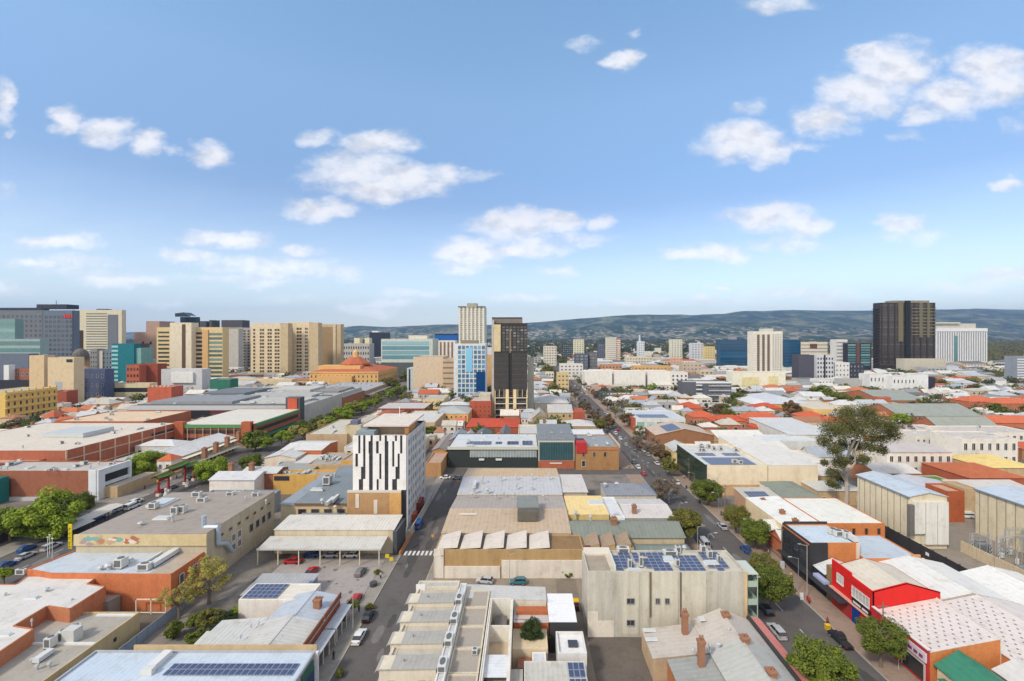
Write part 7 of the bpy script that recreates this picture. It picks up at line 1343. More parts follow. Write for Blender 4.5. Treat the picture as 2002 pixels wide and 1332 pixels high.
# white tall tower
b=tw('apartment_tower','tallest pale ribbed apartment tower rising above the blue white tower',897,947,650,36,600,wallm(222,218,202,.03)); fins(b,'f',7,z=(0,b.z+1),w=2.6,mat=wallm(230,226,212,.02),name='rib',proud=1.6); bands(b,'f',30,z=(6,b.z-4),hf=.35,mat=glassm((.16,.17,.15),(.4,.4,.36),.6)); extra(b,'crown',[(b.X0+12,b.X0+26,b.Y0-2,b.Y0+10,b.z-1,b.z+5)],wallm(176,172,156)); extra(b,'crown_cap',[(b.X0-1,b.X0+10,b.Y0-2,b.Y0+10,b.z-1,b.z+.8),(b.X1-10,b.X1+1,b.Y0-2,b.Y0+10,b.z-1,b.z+.8)],plainm(120,118,104))
b=tw('apartment_tower','white framed apartment tower with light and deep blue panels',887,949,425,22,672,wallm(226,230,232,.02)); N_=11
wins(b,'f',7,11,u=(.12,1),z=(2,b.z-1.5),wf=.76,hf=.78,glass=glassm((.03,.09,.17),(.18,.36,.5),.6)); extra(b,'light_blue_panel',[(b.X0+11.5,b.X0+17.5,b.Y0-.25,b.Y0-.16,26,b.z-4)],glassm((.12,.4,.6),(.3,.6,.8),.5)); extra(b,'deep_blue_panel',[(b.X0+21,b.X1-.2,b.Y0-.25,b.Y0-.16,6,26)],plainm(16,66,120,.2)); extra(b,'roof_plant',[(b.X0+6,b.X0+22,b.Y0+4,b.Y0+14,b.z-1,b.z+3)],plainm(150,140,120))
b=tw('office_block','orange patterned slim block between the blue white and black towers',950,965,480,20,695,wallm(226,160,100)); b=tw('office_block','small white block with dark windows behind the orange patterned block',949,968,560,16,680,wallm(214,216,218))
# black tower
b=tw('black_apartment_tower','black clad apartment tower with cream frames at base and top',967,1031,330,24,632,mk('black_clad',(.03,.029,.028),.5,.12,.5),DARK,cat='apartment tower')
z1=ZD(690,330); z2=ZD(764,330); w_=b.X1-b.X0
extra(b,'cream_panel',[(b.X0-.4,b.X0+4.4,b.Y0-.5,b.Y0-.02,z1+1,b.z-1)],wallm(222,204,160,.03)); extra(b,'side_wall',[(b.X0-2.2,b.X0-.42,b.Y0+.5,b.Y0+22,0,b.z+2.2)],wallm(196,190,184)); extra(b,'roof_screen',[(b.X0-2.2,b.X0+20,b.Y0+4,b.Y0+20,b.z-1,b.z+3.6)],wallm(140,130,122)); extra(b,'roof_lip',[(b.X0-2.2,b.X0+20,b.Y0+3.8,b.Y0+20,b.z+3.6,b.z+4.4)],DARK)
wins(b,'f',7,9,u=(.22,1),z=(z1+1,b.z-2),wf=.7,hf=.7,glass=glassm((.02,.02,.025),(.25,.22,.2),.5),frame=mk('dark_frame',(.06,.06,.06),.5),mull=1)
extra(b,'vertical_post',[(b.X0+11,b.X0+11.5,b.Y0-.5,b.Y0-.15,z1,b.z-4)],wallm(190,170,140))
MESH=mk('mesh_screen',(.05,.047,.044),.6,.2,.6,.1)
for (u0,u1) in((0,.43),(.53,1)): extra(b,'mesh_screen',[(b.X0+w_*u0,b.X0+w_*u1,b.Y0-1.0,b.Y0-.5,z2,z1)],MESH)
for k in range(7):
    for (u0,u1) in((0,.43),(.53,1)): extra(b,'floor_line',[(b.X0+w_*u0,b.X0+w_*u1,b.Y0-1.1,b.Y0-1.01,z2+k*3.9,z2+k*3.9+.3)],plainm(90,86,80))
extra(b,'podium_frame',[(b.X0,b.X0+.7,b.Y0-1.2,b.Y0-.1,0,z2),(b.X0+8,b.X0+10.3,b.Y0-1.2,b.Y0-.1,1.5,z2+1),(b.X0+13.5,b.X0+15.8,b.Y0-1.2,b.Y0-.1,1.5,z2+1),(b.X1-.7,b.X1,b.Y0-1.2,b.Y0-.1,0,z2)],wallm(240,220,176,.02))
for k in range(4): extra(b,'balcony',[(b.X0,b.X1,b.Y0-1.4,b.Y0-.1,2+k*4.2,2.5+k*4.2)],wallm(226,214,190)); 
wins(b,'f',7,4,z=(2.5,z2),wf=.7,hf=.6,glass=GLd,frame=GREY)
fins(b,'f',8,z=(z2-5,z2+1),w=.4,mat=wallm(214,190,140),name='screen_fin',proud=1.3)
b=tw('office_block','pale narrow block right of the black tower',1032,1044,345,20,700,wallm(206,204,190),cat='office block')
b=bld('townhouse_block','two storey house with cream windows and orange brick gable',rd(1072,1120,300,24),9.2,wallm(206,176,126),metalm(196,194,190,'X'),rt='gable',ridge='x',rise=3.4,cat='house'); wins(b,'f',4,2,z=(1,9),wf=.35,hf=.45,frame=CREAM); extra(b,'brick_gable',[(b.X1+.01,b.X1+8,b.Y0,b.Y0+18,0,9.5)],brickm(190,84,60))
b=bld('stone_house','grey stone gabled house left of the two storey cream windowed house',rd(1042,1070,296,18),6.5,wallm(176,160,134,.1),metalm(190,190,188,'Y'),rt='gable',ridge='y',rise=4,cat='house')
b=bld('stone_hall','tan stone hall with pale hip roof beside the wide street',rd(1102,1164,268,16),6.5,wallm(190,160,120,.1),metalm(206,202,200,'X'),rt='hip',rise=2.6,cat='hall')
b=bld('stone_hall','white roofed cream sided hall behind the brick corner block',rd(1108,1185,240,14),6,wallm(214,190,150,.1),metalm(222,224,226,'X'),rt='mono',ridge='y+',rise=1.5,cat='hall')
b=bld('villa','pale stepped villa roof group beyond the stone house on the wide street',rd(1045,1112,350,30),8,wallm(220,206,186),metalm(206,204,200,'X'),rt='hip',rise=4,cat='house')
# white triple block and apartments
for x0,x1,l in((1143,1197,'left'),(1202,1262,'middle'),(1267,1312,'right')):
    b=tw('white_block','plain white block, %s one of the windowless row beyond the wide street'%l,x0,x1,494+(0 if l!='left' else 4),24,727,wallm(242,238,230,.02),flatm(220,214,200),cat='white block')
b=tw('white_block','white balcony end block with brown columns right of the windowless row',1312,1345,490,24,728,wallm(238,234,228,.02),cat='apartments'); wins(b,'f',4,4,z=(2,b.z-2),wf=.4,hf=.5,glass=GLd)
for l,(x0,x1,D,yt) in (('first',(1197,1202,502,731)),('second',(1262,1267,502,731))): tw('link_wall','grey recess between windowless white blocks, %s gap'%l,x0,x1,D,8,yt,wallm(176,172,168),cat='wall')
b=tw('brick_annex','low pinkish wall with brown edge before the left white block',1155,1197,470,10,755,wallm(206,176,160),cat='building'); b=tw('dark_roof_building','long slate roofed building before the middle white block',1165,1215,430,14,768,wallm(90,94,104),plainm(86,92,106),cat='building')
b=tw('apartments','dark grey four storey apartments with white balconies',1336,1430,398,24,747,wallm(104,106,116,.04),flatm(206,206,210),cat='apartments'); wins(b,'f',5,4,u=(.52,.98),z=(1,b.z-1),wf=.6,hf=.55,glass=GLd); extra(b,'white_parapet',[(b.X0+11,b.X1,b.Y0-.3,b.Y0-.02,b.z-1.2,b.z+.3)],WHITE)
for k in range(5): extra(b,'balcony',[(b.X0+11,b.X0+16,b.Y0-1.6,b.Y0-.05,1.5+k*3.6,2.6+k*3.6)],plainm(214,220,214)); 
for k in range(4): extra(b,'balcony',[(b.X0+22,b.X1-1,b.Y0-1.2,b.Y0-.25,3+k*4.2,3.8+k*4.2)],plainm(196,196,200))
b=tw('cream_block','cream civic block with yellowish panel walls left of the white apartment tower base',1432,1536,480,28,728,wallm(244,240,220,.02),cat='building'); extra(b,'tan_panel',[(b.X0+10,b.X0+28,b.Y0-.3,b.Y0-.02,2,16),(b.X0+38,b.X0+48,b.Y0-.3,b.Y0-.02,6,17)],wallm(232,220,170,.02))
b=tw('apartment_tower','white cream ribbed apartment tower in front of the blue glass offices',1473,1530,560,26,648,wallm(238,232,216,.02)); wins(b,'f',4,19,u=(.64,.98),z=(8,b.z-3),wf=.6,hf=.5,glass=glassm((.12,.10,.08),(.4,.36,.3),.6),cap=76); fins(b,'f',3,z=(0,b.z-4),w=3,mat=plainm(120,104,92),name='dark_strip',proud=.2,u=(.14,.52)); extra(b,'roof_room',[(b.X0+14,b.X0+26,b.Y0+3,b.Y0+14,b.z-1,b.z+3.4)],wallm(220,216,204)); 
bands(b,'f',19,z=(8,b.z-3),hf=.12,mat=plainm(170,160,146),u=(0,.6))
for x0,x1,l in((1408,1474,'left'),(1530,1565,'right')):
    b=tw('glass_office','deep blue glass office block %s of the white cream tower'%l,x0,x1,760,40,664,mk('blue_cladding',(.02,.07,.14),.2,.05,.2)); bands(b,'f',9,z=(8,b.z-1),hf=.7,mat=glassm((.006,.04,.09),(.02,.11,.2),.6,.1)); extra(b,'roof_plant',[(b.X0+20,b.X0+30,b.Y0+5,b.Y0+15,b.z-1,b.z+4)],GREY)
b=tw('apartments','dark grey apartment block with blank side wall right of the cream tower',1562,1597,560,24,694,wallm(92,92,104,.03)); b=tw('apartments','white ribbed balcony block right of the dark grey blank wall',1597,1630,555,24,694,wallm(214,216,220)); wins(b,'f',6,6,z=(2,b.z-2),wf=.55,hf=.5,glass=GLd); extra(b,'dark_slot',[(b.X0+8.5,b.X0+10.6,b.Y0-.3,b.Y0-.15,0,b.z)],DARK)
b=tw('office_block','cream office block with brown square panel behind dark apartments',1566,1618,760,22,669,wallm(226,214,190)); extra(b,'brown_panel',[(b.X0+15,b.X0+27,b.Y0-.3,b.Y0-.02,38,b.z-3)],plainm(110,66,56)); bands(b,'f',4,z=(24,b.z-2),hf=.3,mat=GREY)
b=tw('office_block','white banded slim office with curved roof frame left of dark glass block',1636,1657,690,20,664,wallm(226,222,216)); bands(b,'f',9,z=(4,b.z-2),hf=.4,mat=GREY)
b=tw('glass_office','dark glass office with teal bands and brown core stripe',1657,1704,680,30,671,plainm(46,52,60)); bands(b,'f',9,z=(14,b.z-1),hf=.6,mat=GLt,u=(.02,.34)); bands(b,'f',9,z=(14,b.z-1),hf=.6,mat=GLt,u=(.56,.94)); extra(b,'brown_stripe',[(b.X0+13,b.X0+18,b.Y0-.4,b.Y0-.05,0,b.z)],plainm(110,70,64))
b=tw('apartments','white small windowed block before the banded slim office',1633,1661,560,20,709,wallm(236,234,230)); wins(b,'f',4,4,z=(3,b.z-1),wf=.3,hf=.35,glass=GLd); b=tw('apartments','charcoal small block right of the white small windowed block',1661,1689,565,20,711,wallm(70,72,84)); wins(b,'f',4,4,z=(3,b.z-1),wf=.3,hf=.4,glass=glassm((.2,.2,.22),(.4,.4,.42),.5),frame=wallm(70,72,84))
# brown black twin tower right
BT=mk('bronze_clad',(.045,.036,.032),.5,.2,.2,.1); b=tw('apartment_tower','tall bronze black apartment tower with olive top at right',1721,1829,730,40,592,BT,cat='apartment tower'); w_=b.X1-b.X0
bands(b,'f',27,z=(4,b.z-2),hf=.4,mat=glassm((.03,.028,.026),(.2,.17,.14),.4)); OL=wallm(122,116,92,.04)
fins(b,'f',9,z=(16,b.z),w=1.8,mat=BT,name='fin',proud=1.2,u=(.02,.98))
extra(b,'olive_panel',[(b.X0+w_*.32,b.X0+w_*.40,b.Y0-2,b.Y0-.2,ZD(668,730),b.z+2),(b.X0+w_*.70,b.X0+w_*.75,b.Y0-2,b.Y0-.2,ZD(660,730),b.z),(b.X0+w_*.84,b.X0+w_*.88,b.Y0-2,b.Y0-.2,ZD(660,730),b.z)],OL); extra(b,'dark_slot',[(b.X0+w_*.44,b.X0+w_*.53,b.Y0-2.2,b.Y0-.2,10,b.z+3)],mk('black_slot',(.012,.012,.012),.6))
for k in range(9): extra(b,'balcony',[(b.X0+w_*.56,b.X1,b.Y0-1.8,b.Y0-1.25,ZD(655,730)+k*5.2,ZD(655,730)+k*5.2+1)],wallm(146,138,112))
extra(b,'roof_plant',[(b.X0+w_*.3,b.X0+w_*.95,b.Y0+6,b.Y0+24,b.z-1,b.z+4)],wallm(150,144,130))
extra(b,'side_balcony',[(b.X0-3,b.X0-.05,b.Y0+2,b.Y0+14,10+k*4.4,11+k*4.4) for k in range(22)],BT)
b=tw('podium_block','pale beige podium wall at the foot of the bronze black tower',1768,1850,690,24,702,wallm(206,198,180,.03),cat='building')
b=tw('office_block','white finned office block with open roof frame at right',1830,1929,850,50,642,wallm(236,238,240,.02),flatm(220,216,206)); w_=b.X1-b.X0; fins(b,'f',22,z=(10,b.z-6),w=1.6,mat=wallm(240,240,242,.02),name='white_fin',proud=1.4,u=(0,1)); bands(b,'f',1,z=(12,b.z-8),hf=1,mat=glassm((.16,.18,.19),(.4,.42,.44),.5),name='glazing',proud=.3); extra(b,'teal_strip',[(b.X0+w_*.34,b.X0+w_*.41,b.Y0-2.2,b.Y0-1.5,0,b.z-14)],GLt); extra(b,'top_band',[(b.X0,b.X1,b.Y0-2,b.Y0-.35,b.z-6,b.z)],wallm(240,240,240,.02)); extra(b,'roof_frame',[(b.X0+6,b.X1-14,b.Y0+6,b.Y0+30,b.z,b.z+9)],wallm(206,204,196)); extra(b,'roof_slab',[(b.X0+2,b.X0+w_*.5,b.Y0+2,b.Y0+30,b.z+9,b.z+11)],wallm(236,230,214))
b=tw('apartment_tower','grey striped tower cut by the right edge',1989,2040,560,24,697,wallm(150,156,166)); bands(b,'f',9,z=(3,b.z-2),hf=.45,mat=plainm(226,228,230))
b=tw('brick_block','long dark red low building below the white finned office',1925,1985,720,20,722,brickm(150,70,60),cat='building'); b=tw('office_block','pale low pavilion below the white finned office',1900,1945,760,20,716,wallm(232,214,186),cat='building')
for x0,x1,D,yt,c_,l in((1700,1745,470,732,(232,232,230),'white flat apartments left of the small windowed white row'),(1745,1790,460,736,(236,236,234),'white small windowed apartments in the middle of the row'),(1785,1815,466,733,(240,240,240),'plain white block at the right end of the apartments row'),(1815,1828,470,738,(60,60,76),'narrow charcoal block at the end of the white row'),(1650,1700,480,742,(190,190,186),'grey white sheds left of the white apartments row'),(1600,1640,500,742,(240,238,234),'white low offices below the ribbed balcony block')):
    b=tw('apartments' if x1-x0>20 else 'office_block',l,x0,x1,D,18,yt,wallm(*c_),cat='apartments'); wins(b,'f',6,2,z=(1,b.z-1),wf=.3,hf=.4,glass=GLd) if c_[0]>200 and D!=466 else None
# slim orange white tower and far ones
b=tw('apartment_tower','slim white tower with orange striped right side in the distance',1187,1205,900,20,660,wallm(226,218,200)); bands(b,'f',12,z=(6,b.z-1),hf=.3,mat=GREY); b2=tw('apartment_tower','orange brick flank joined to the slim white distant tower',1205,1213,902,20,662,brickm(206,130,96)); bands(b2,'f',12,z=(6,b2.z-2),hf=.4,mat=WHITE)
for x0,x1,D,yt,c_,l in((1125,1150,700,692,(96,104,116),'grey blue apartment pair left of slim tower, left half'),(1152,1168,705,689,(110,110,116),'grey apartment pair left of slim tower, right half'),(1122,1142,1100,664,(232,228,196),'cream slim tower behind the grey blue pair'),(1100,1120,1150,673,(60,80,84),'dark green glass block near the far street'),(1063,1088,900,677,(226,218,200),'white and grey office at left of the far street'),(1170,1182,1000,672,(90,96,116),'blue grey block left of the slim white tower'),(1249,1260,950,668,(226,232,236),'white block under the tall glass spire in the distance'),(1312,1334,1000,664,(232,228,206),'cream tower with white shoulder right of the glass spire'),(1352,1375,950,671,(216,218,226),'pale lilac block in the distance'),(1378,1398,940,678,(232,210,140),'yellow block in the distance beside the pale lilac one'),(1316,1334,800,700,(232,180,150),'pinkish block in front of the cream tower'),(1335,1372,620,710,(206,186,160),'tan office block behind the white triple row'),(1240,1312,640,716,(226,176,106),'orange ribbed long block behind the white triple row'),(1090,1112,480,730,(226,200,140),'yellow office beside the left white block at the street'),(1095,1140,620,712,(232,228,220),'white office beyond the yellow office'),(1225,1275,860,698,(226,214,190),'cream building group before the glass spire')):
    b=tw('office_block',l,x0,x1,D,18,yt,wallm(*c_),cat='office block'); nz=max(2,int((b.z)/5)); nu=max(3,int((b.X1-b.X0)/5)); 
    if nu*nz<70: wins(b,'f',nu,nz,z=(2,b.z-1),wf=.5,hf=.4,glass=glassm((.08,.09,.1),(.3,.3,.3),.5))
t=thing('glass_spire','tall thin glassy spire tower in the distance','spire',((1253-CX)*950/F,960,0)); MB().cyl(0,0,0,48,3.6,3.4,n=8).build('shaft',WHITE,t); MB().cyl(0,0,48,61,2.2,2.0,n=8).build('lantern',glassm((.3,.4,.5),(.6,.7,.8),.5),t)
# red roofed housing right of the wide street
RR=tilem(206,78,46); RR2=tilem(214,90,56)
for i,(x0,x1,D,dep,z,l) in enumerate(((1355,1405,300,14,6,'left'),(1395,1460,286,12,6,'front left'),(1455,1530,292,12,6.5,'front middle'),(1340,1380,330,20,7,'rear left'),(1505,1560,272,12,7,'front right'),(1480,1530,330,14,7,'rear right'),(1570,1620,300,14,6,'far right'),(1475,1550,250+16,10,6,'nearest'))):
    b=bld('tile_roof_house','bright red tile hip roof house, %s one of the red cluster'%l,rd(x0,x1,D,dep),z,brickm(206,120,90),RR if i%2 else RR2,rt='hip',rise=3.2,cat='house'); wins(b,'f',5,1,z=(1,z-1),wf=.35,hf=.5,glass=GLd)
for x0,x1,yf,yb,z,rt,rise,rf,wl,l in((1505,1590,790,772,8,'hip',4,metalm(206,210,214,'X'),(236,180,110),'white hip roof over orange yellow walls beyond the red cluster'),(1590,1668,800,785,9,'flat',0,flatm(214,206,190),(240,202,130),'yellow two storey house with pale flat roof right of the red cluster'),(1470,1510,790,775,7,'hip',3,metalm(220,222,222,'X'),(214,200,180),'white pyramid roof house left of the orange walled one'),(1545,1640,850,820,9,'mono',1,metalm(214,214,212,'X'),(226,222,216),'large white sheet roof building behind the red cluster end')):
    b=bld('house',l,rc(x0,x1,yf,yb,z),z,wallm(*wl),rf,rt=rt,rise=rise,cat='house'); wins(b,'f',5,1,z=(1,z-2),wf=.3,hf=.4,glass=GLd)
GB=metalm(158,162,152,'Y',1.4,.1)
for x0,x1,D,dep,z,l in((1725,1810,372,50,7,'long grey barrel roof shed with cream edge, left one at right'),(1760,1920,300,34,7,'long grey green barrel roof shed nearer the camera at right'),(1840,1960,262,20,6,'nearest olive grey barrel roof shed at right')):
    b=bld('barrel_shed',l,rd(x0,x1,D,dep),z,brickm(196,110,80),GB,rt='gable',ridge='x',rise=5.5,cat='shed')
b=bld('brick_block','orange brick gable end left of the grey barrel roofs',rd(1716,1742,368,6),10,brickm(206,100,70),FLATG,cat='building')
for x0,x1,D,dep,z,l in((1895,1960,350,16,9,'orange terrace row roofs, left part at the right edge'),(1950,2030,340,16,9,'orange terrace row roofs, right part at the right edge'),(1925,2040,270,12,8,'brown brick wall building below the orange terrace rows')):
    b=bld('terrace_row',l,rd(x0,x1,D,dep),z,brickm(206,110,76),tilem(214,100,66),rt='hip',rise=3.6,cat='terrace'); wins(b,'f',8,1,z=(2,z-2),wf=.3,hf=.4,glass=GLd)
b=bld('shed','dark glazed shed with white roof cut by the right edge above the town houses',rd(1960,2050,246,16),7,DARK,flatm(214,216,214),cat='shed')
# ================= the rest of the city: filler houses and warehouses, some under other names =================
HW=[((232,224,208),'cream'),((214,196,166),'tan'),((196,104,76),'red brick'),((206,130,92),'orange brick'),((240,236,230),'white'),((176,120,92),'brown brick'),((180,180,182),'grey')]
HRm=[((214,214,212),'white','m'),((190,194,198),'pale grey','m'),((150,152,154),'mid grey','m'),((200,88,56),'red tile','t'),((208,110,72),'orange tile','t'),((196,190,176),'beige','m'),((110,112,116),'dark slate','m'),((168,176,186),'blue grey','m'),((180,110,84),'brown tile','t'),((222,216,204),'cream','m')]
LM=[(115,'the red sign tower'),(195,'the ribbon window tower'),(240,'the teal glass block'),(350,'the blank core tower'),(450,'the plain concrete tower'),(550,'the cream hotel slabs'),(690,'the sandstone pyramid'),(795,'the teal glass office'),(838,'the windowless beige block'),(920,'the blue white tower'),(998,'the black clad tower'),(1085,'the far street trees'),(1200,'the slim orange tower'),(1290,'the plain white blocks'),(1383,'the dark balcony apartments'),(1500,'the white ribbed tower'),(1590,'the ribbed balcony block'),(1680,'the teal banded office'),(1775,'the bronze black tower'),(1880,'the white finned office'),(1995,'the right edge tower')]
def near_lm(x):
    l=min(LM,key=lambda q:abs(q[0]-x)); d=x-l[0]; return ('right of ' if d>14 else 'left of ' if d<-14 else 'under ')+l[1]
def free(X0,X1,Y0,Y1):
    for (a,b,c,d) in OCC:
        if X0<b and X1>a and Y0<d and Y1>c: return False
    return True
ROADS=[(49-7,63+6,0,1500),(-152,-109,0,1500),(-39,-22,0,206),(-120,50,195,206),(-120,50,331,345),(62,331,231,243),(-900,900,504,533),(-64,-37,86,127),(-117,-109,0,1500),(105,180,60,170),(-240,-100,560,760)]
def onroad(X0,X1,Y0,Y1): return any(X0<b and X1>a and Y0<d and Y1>c for (a,b,c,d) in ROADS)
rr=random.Random(77); cnt={}
gt=[0]; extra_trees=[]; FB=[]
def fill(Ya,Yb,cell,hmin,hmax):
    Y=Ya
    while Y<Yb:
        c=cell*(.85+.3*rr.random()); X=-1.2*Y-30+rr.random()*10
        while X<1.16*Y:
            w=c*rr.uniform(.75,1.5); d=c*rr.uniform(.6,.86); x0=X+.6; x1=X+w-.6; y0=Y+rr.uniform(0,2); y1=y0+d; X+=w
            px=CX+(x0+x1)/2*F/Y
            if px<-20 or px>2030: continue
            if not free(x0,x1,y0,y1) or onroad(x0,x1,y0,y1): 
                x1=x0+(x1-x0)*.5; y1=y0+(y1-y0)*.6
                if not free(x0,x1,y0,y1) or onroad(x0,x1,y0,y1): continue
            r=rr.random()
            if r<(.26 if X>60 and Y>250 else .17 if Y<700 else .24 if Y<760 else .42):
                for q_ in range(3): extra_trees.append((rr.uniform(x0,x1),rr.uniform(y0,y1),rr.uniform(2.4,4.4)))
                q=rr.choice(('green','olive','mid','green','rust','dark'))
                if gt[0]>=270: extra_trees.append(((x0+x1)/2,(y0+y1)/2,min(7,c*.3))); continue
                gt[0]+=1
                tree((x0+x1)/2,(y0+y1)/2,min(7,c*.3),rr.uniform(4,7),q,f"{ {'green':'green','olive':'olive','mid':'light green','rust':'russet','dark':'dark green'}[q]} garden tree among roofs {near_lm(px)}",'round',0,name='garden_tree'); continue
            w_,wn=HW[rr.choices(range(7),(3,3,1,.9,1.8,1.2,1.8))[0]]; (rc_,rn,k)=HRm[rr.choices(range(10),(4,3,2,(.5 if px<1100 else .8),(.4 if px<1100 else .6),2.4,1,1.6,.5,2.4))[0]]
            big=(x1-x0)>19
            kind='house' if not big else 'warehouse'
            if cnt.get(kind,0)>=285: kind='shop'  # shop, hall and cottage here only rename further filler houses and warehouses
            if cnt.get(kind,0)>=285: kind='hall'
            if cnt.get(kind,0)>=285: kind='cottage'
            cnt[kind]=cnt.get(kind,0)+1
            z=rr.uniform(hmin,hmax); FB.append((x0,x1,y0,y1))
            if rr.random()<(.0 if Y<540 else .05 if Y<780 else .16): z*=rr.uniform(1.5,2.2); rt='flat'; k='m'
            else: rt=rr.choice(('gable','hip','gable','flat','hip') if k=='m' else ('hip','gable'))
            rm=(tilem(*rc_) if k=='t' else (metalm(*rc_,ax='X',sp=1.2) if rt!='flat' else flatm(*rc_)))
            lab=f"{'broad ' if big else ''}{rn} {dict(flat='flat roof',gable='gable',hip='hip roof')[rt]} {kind}, {wn} walls, {near_lm(px)}"
            b=bld(kind,lab,(x0,x1,y0,y1),z,(brickm if 'brick' in wn else wallm)(*w_),rm,rt=rt,ridge='x' if (x1-x0)>(y1-y0) else rr.choice('xy'),rise=rr.uniform(1.6,3.4),cat=kind,occ=False)
            if Y<520 and rr.random()<.75:
                nz=max(1,int(z/3.6)); wins(b,'f',max(2,int((x1-x0)/4.2)),nz,z=(.6,z-.7),wf=.36,hf=.5,glass=GLd)
            elif z>11: wins(b,'f',max(3,int((x1-x0)/5)),max(2,int(z/4)),z=(1,z-1),wf=.5,hf=.45,glass=GLd)
            if Y<420 and rt=='flat': clutter(b,3,int(Y))
            if Y<560 and rt!='flat':
                q=rr.random(); cx_=(x0+x1)/2
                if q<.35:
                    o=link('chimney',acmesh('chimney'),b.roof,(rr.uniform(x0+2,x1-2)-b.o.x,rr.uniform(-2,2),b.z+1.6)); o.scale=(1.3,1.3,1.6)
                elif q<.5 and rt=='gable' and x1-x0>9:
                    ym=(y0+y1)/2; solar(b,cx_-3,cx_+3,y0+.6,ym-.8,lambda x,y:b.z+.3+(y-y0)*.18,4,2)
                elif q<.7: clutter(b,2,int(X),kinds=('vent','skylight'))
            if Y<600 and rr.random()<.45:
                dx=rr.uniform(.25,.7)*(x1-x0); d0=rr.uniform(2,3.4); h0=min(z-.8,rr.uniform(2.8,3.8)); lx=x0 if rr.random()<.5 else x1-dx
                m=MB(); m.slab([(lx-b.o.x,y0-d0-b.o.y,h0-.5),(lx+dx-b.o.x,y0-d0-b.o.y,h0-.5),(lx+dx-b.o.x,y0-.3-b.o.y,h0),(lx-b.o.x,y0-.3-b.o.y,h0)],.12); m.build('verandah',metalm(*HRm[rr.choice((0,1,2,5,9))][0]),b.root)
                MB().box(lx-b.o.x,lx+dx-b.o.x,y0-d0-b.o.y+.1,y0-.02-b.o.y,0,h0-.65).build('lean_to',wallm(*HW[rr.choice((0,1,4,6))][0]),b.root)
            if Y<640 and rr.random()<.42 and y1-y0>6:
                tx=rr.uniform(x0,x1)
                if gt[0]>=270: extra_trees.append((tx,y1+1.6,2.4)); continue
                gt[0]+=1
                tree(tx,y1+1.6,2.2,2.8,rr.choice(('green','mid','olive')),f"small tree squeezed between roofs {near_lm(px)}",'round',0,name='garden_tree')
        Y+=c*.92
fill(205,330,13,4.5,7.5); fill(345,500,15.5,4.5,8.5); fill(536,760,22,5,9.5); fill(760,1000,38,6,12)
def rest_trees():
    r2=random.Random(44); t=MB(); n=0
    for i in range(30000):
        if n>3000: break
        Y=250+r2.random()**.75*800; X=r2.uniform(-1.18,1.14)*Y
        if X<-160 and r2.random()<.5: continue
        if onroad(X-3,X+3,Y-3,Y+3) or not free(X-3,X+3,Y-3,Y+3): continue
        if any(X+.6>a and X-.6<b and Y+.6>c and Y-.6<d for (a,b,c,d) in FB): continue
        extra_trees.append((X,Y,r2.uniform(2.4,5.2))); n+=1
    for (X,Y,R_) in extra_trees:
        mi=r2.randrange(4)
        for l in range(110 if Y<500 else 46 if Y<700 else 26):
            a=r2.random()*6.28; q=r2.random()**.5; p=Vector((X+R_*q*math.cos(a),Y+R_*q*math.sin(a),2+R_*(.35+1.35*r2.random()*(1-q*.5))))
            u=Vector((r2.gauss(0,1),r2.gauss(0,1),r2.gauss(0,.7))).normalized()*R_*(.24 if Y>500 else .16); w=u.orthogonal().normalized()*R_*(.17 if Y>500 else .11); t.poly([p-u,p-w,p+u,p+w],mi)
    o=t.build('small_tree_cover',[leafm((.09,.12,.035)),leafm((.05,.07,.026)),leafm((.14,.16,.04)),leafm((.13,.10,.055))]); tag(o,'countless small trees and shrubs filling gaps between distant roofs','tree cover',kind='stuff')
rest_trees()
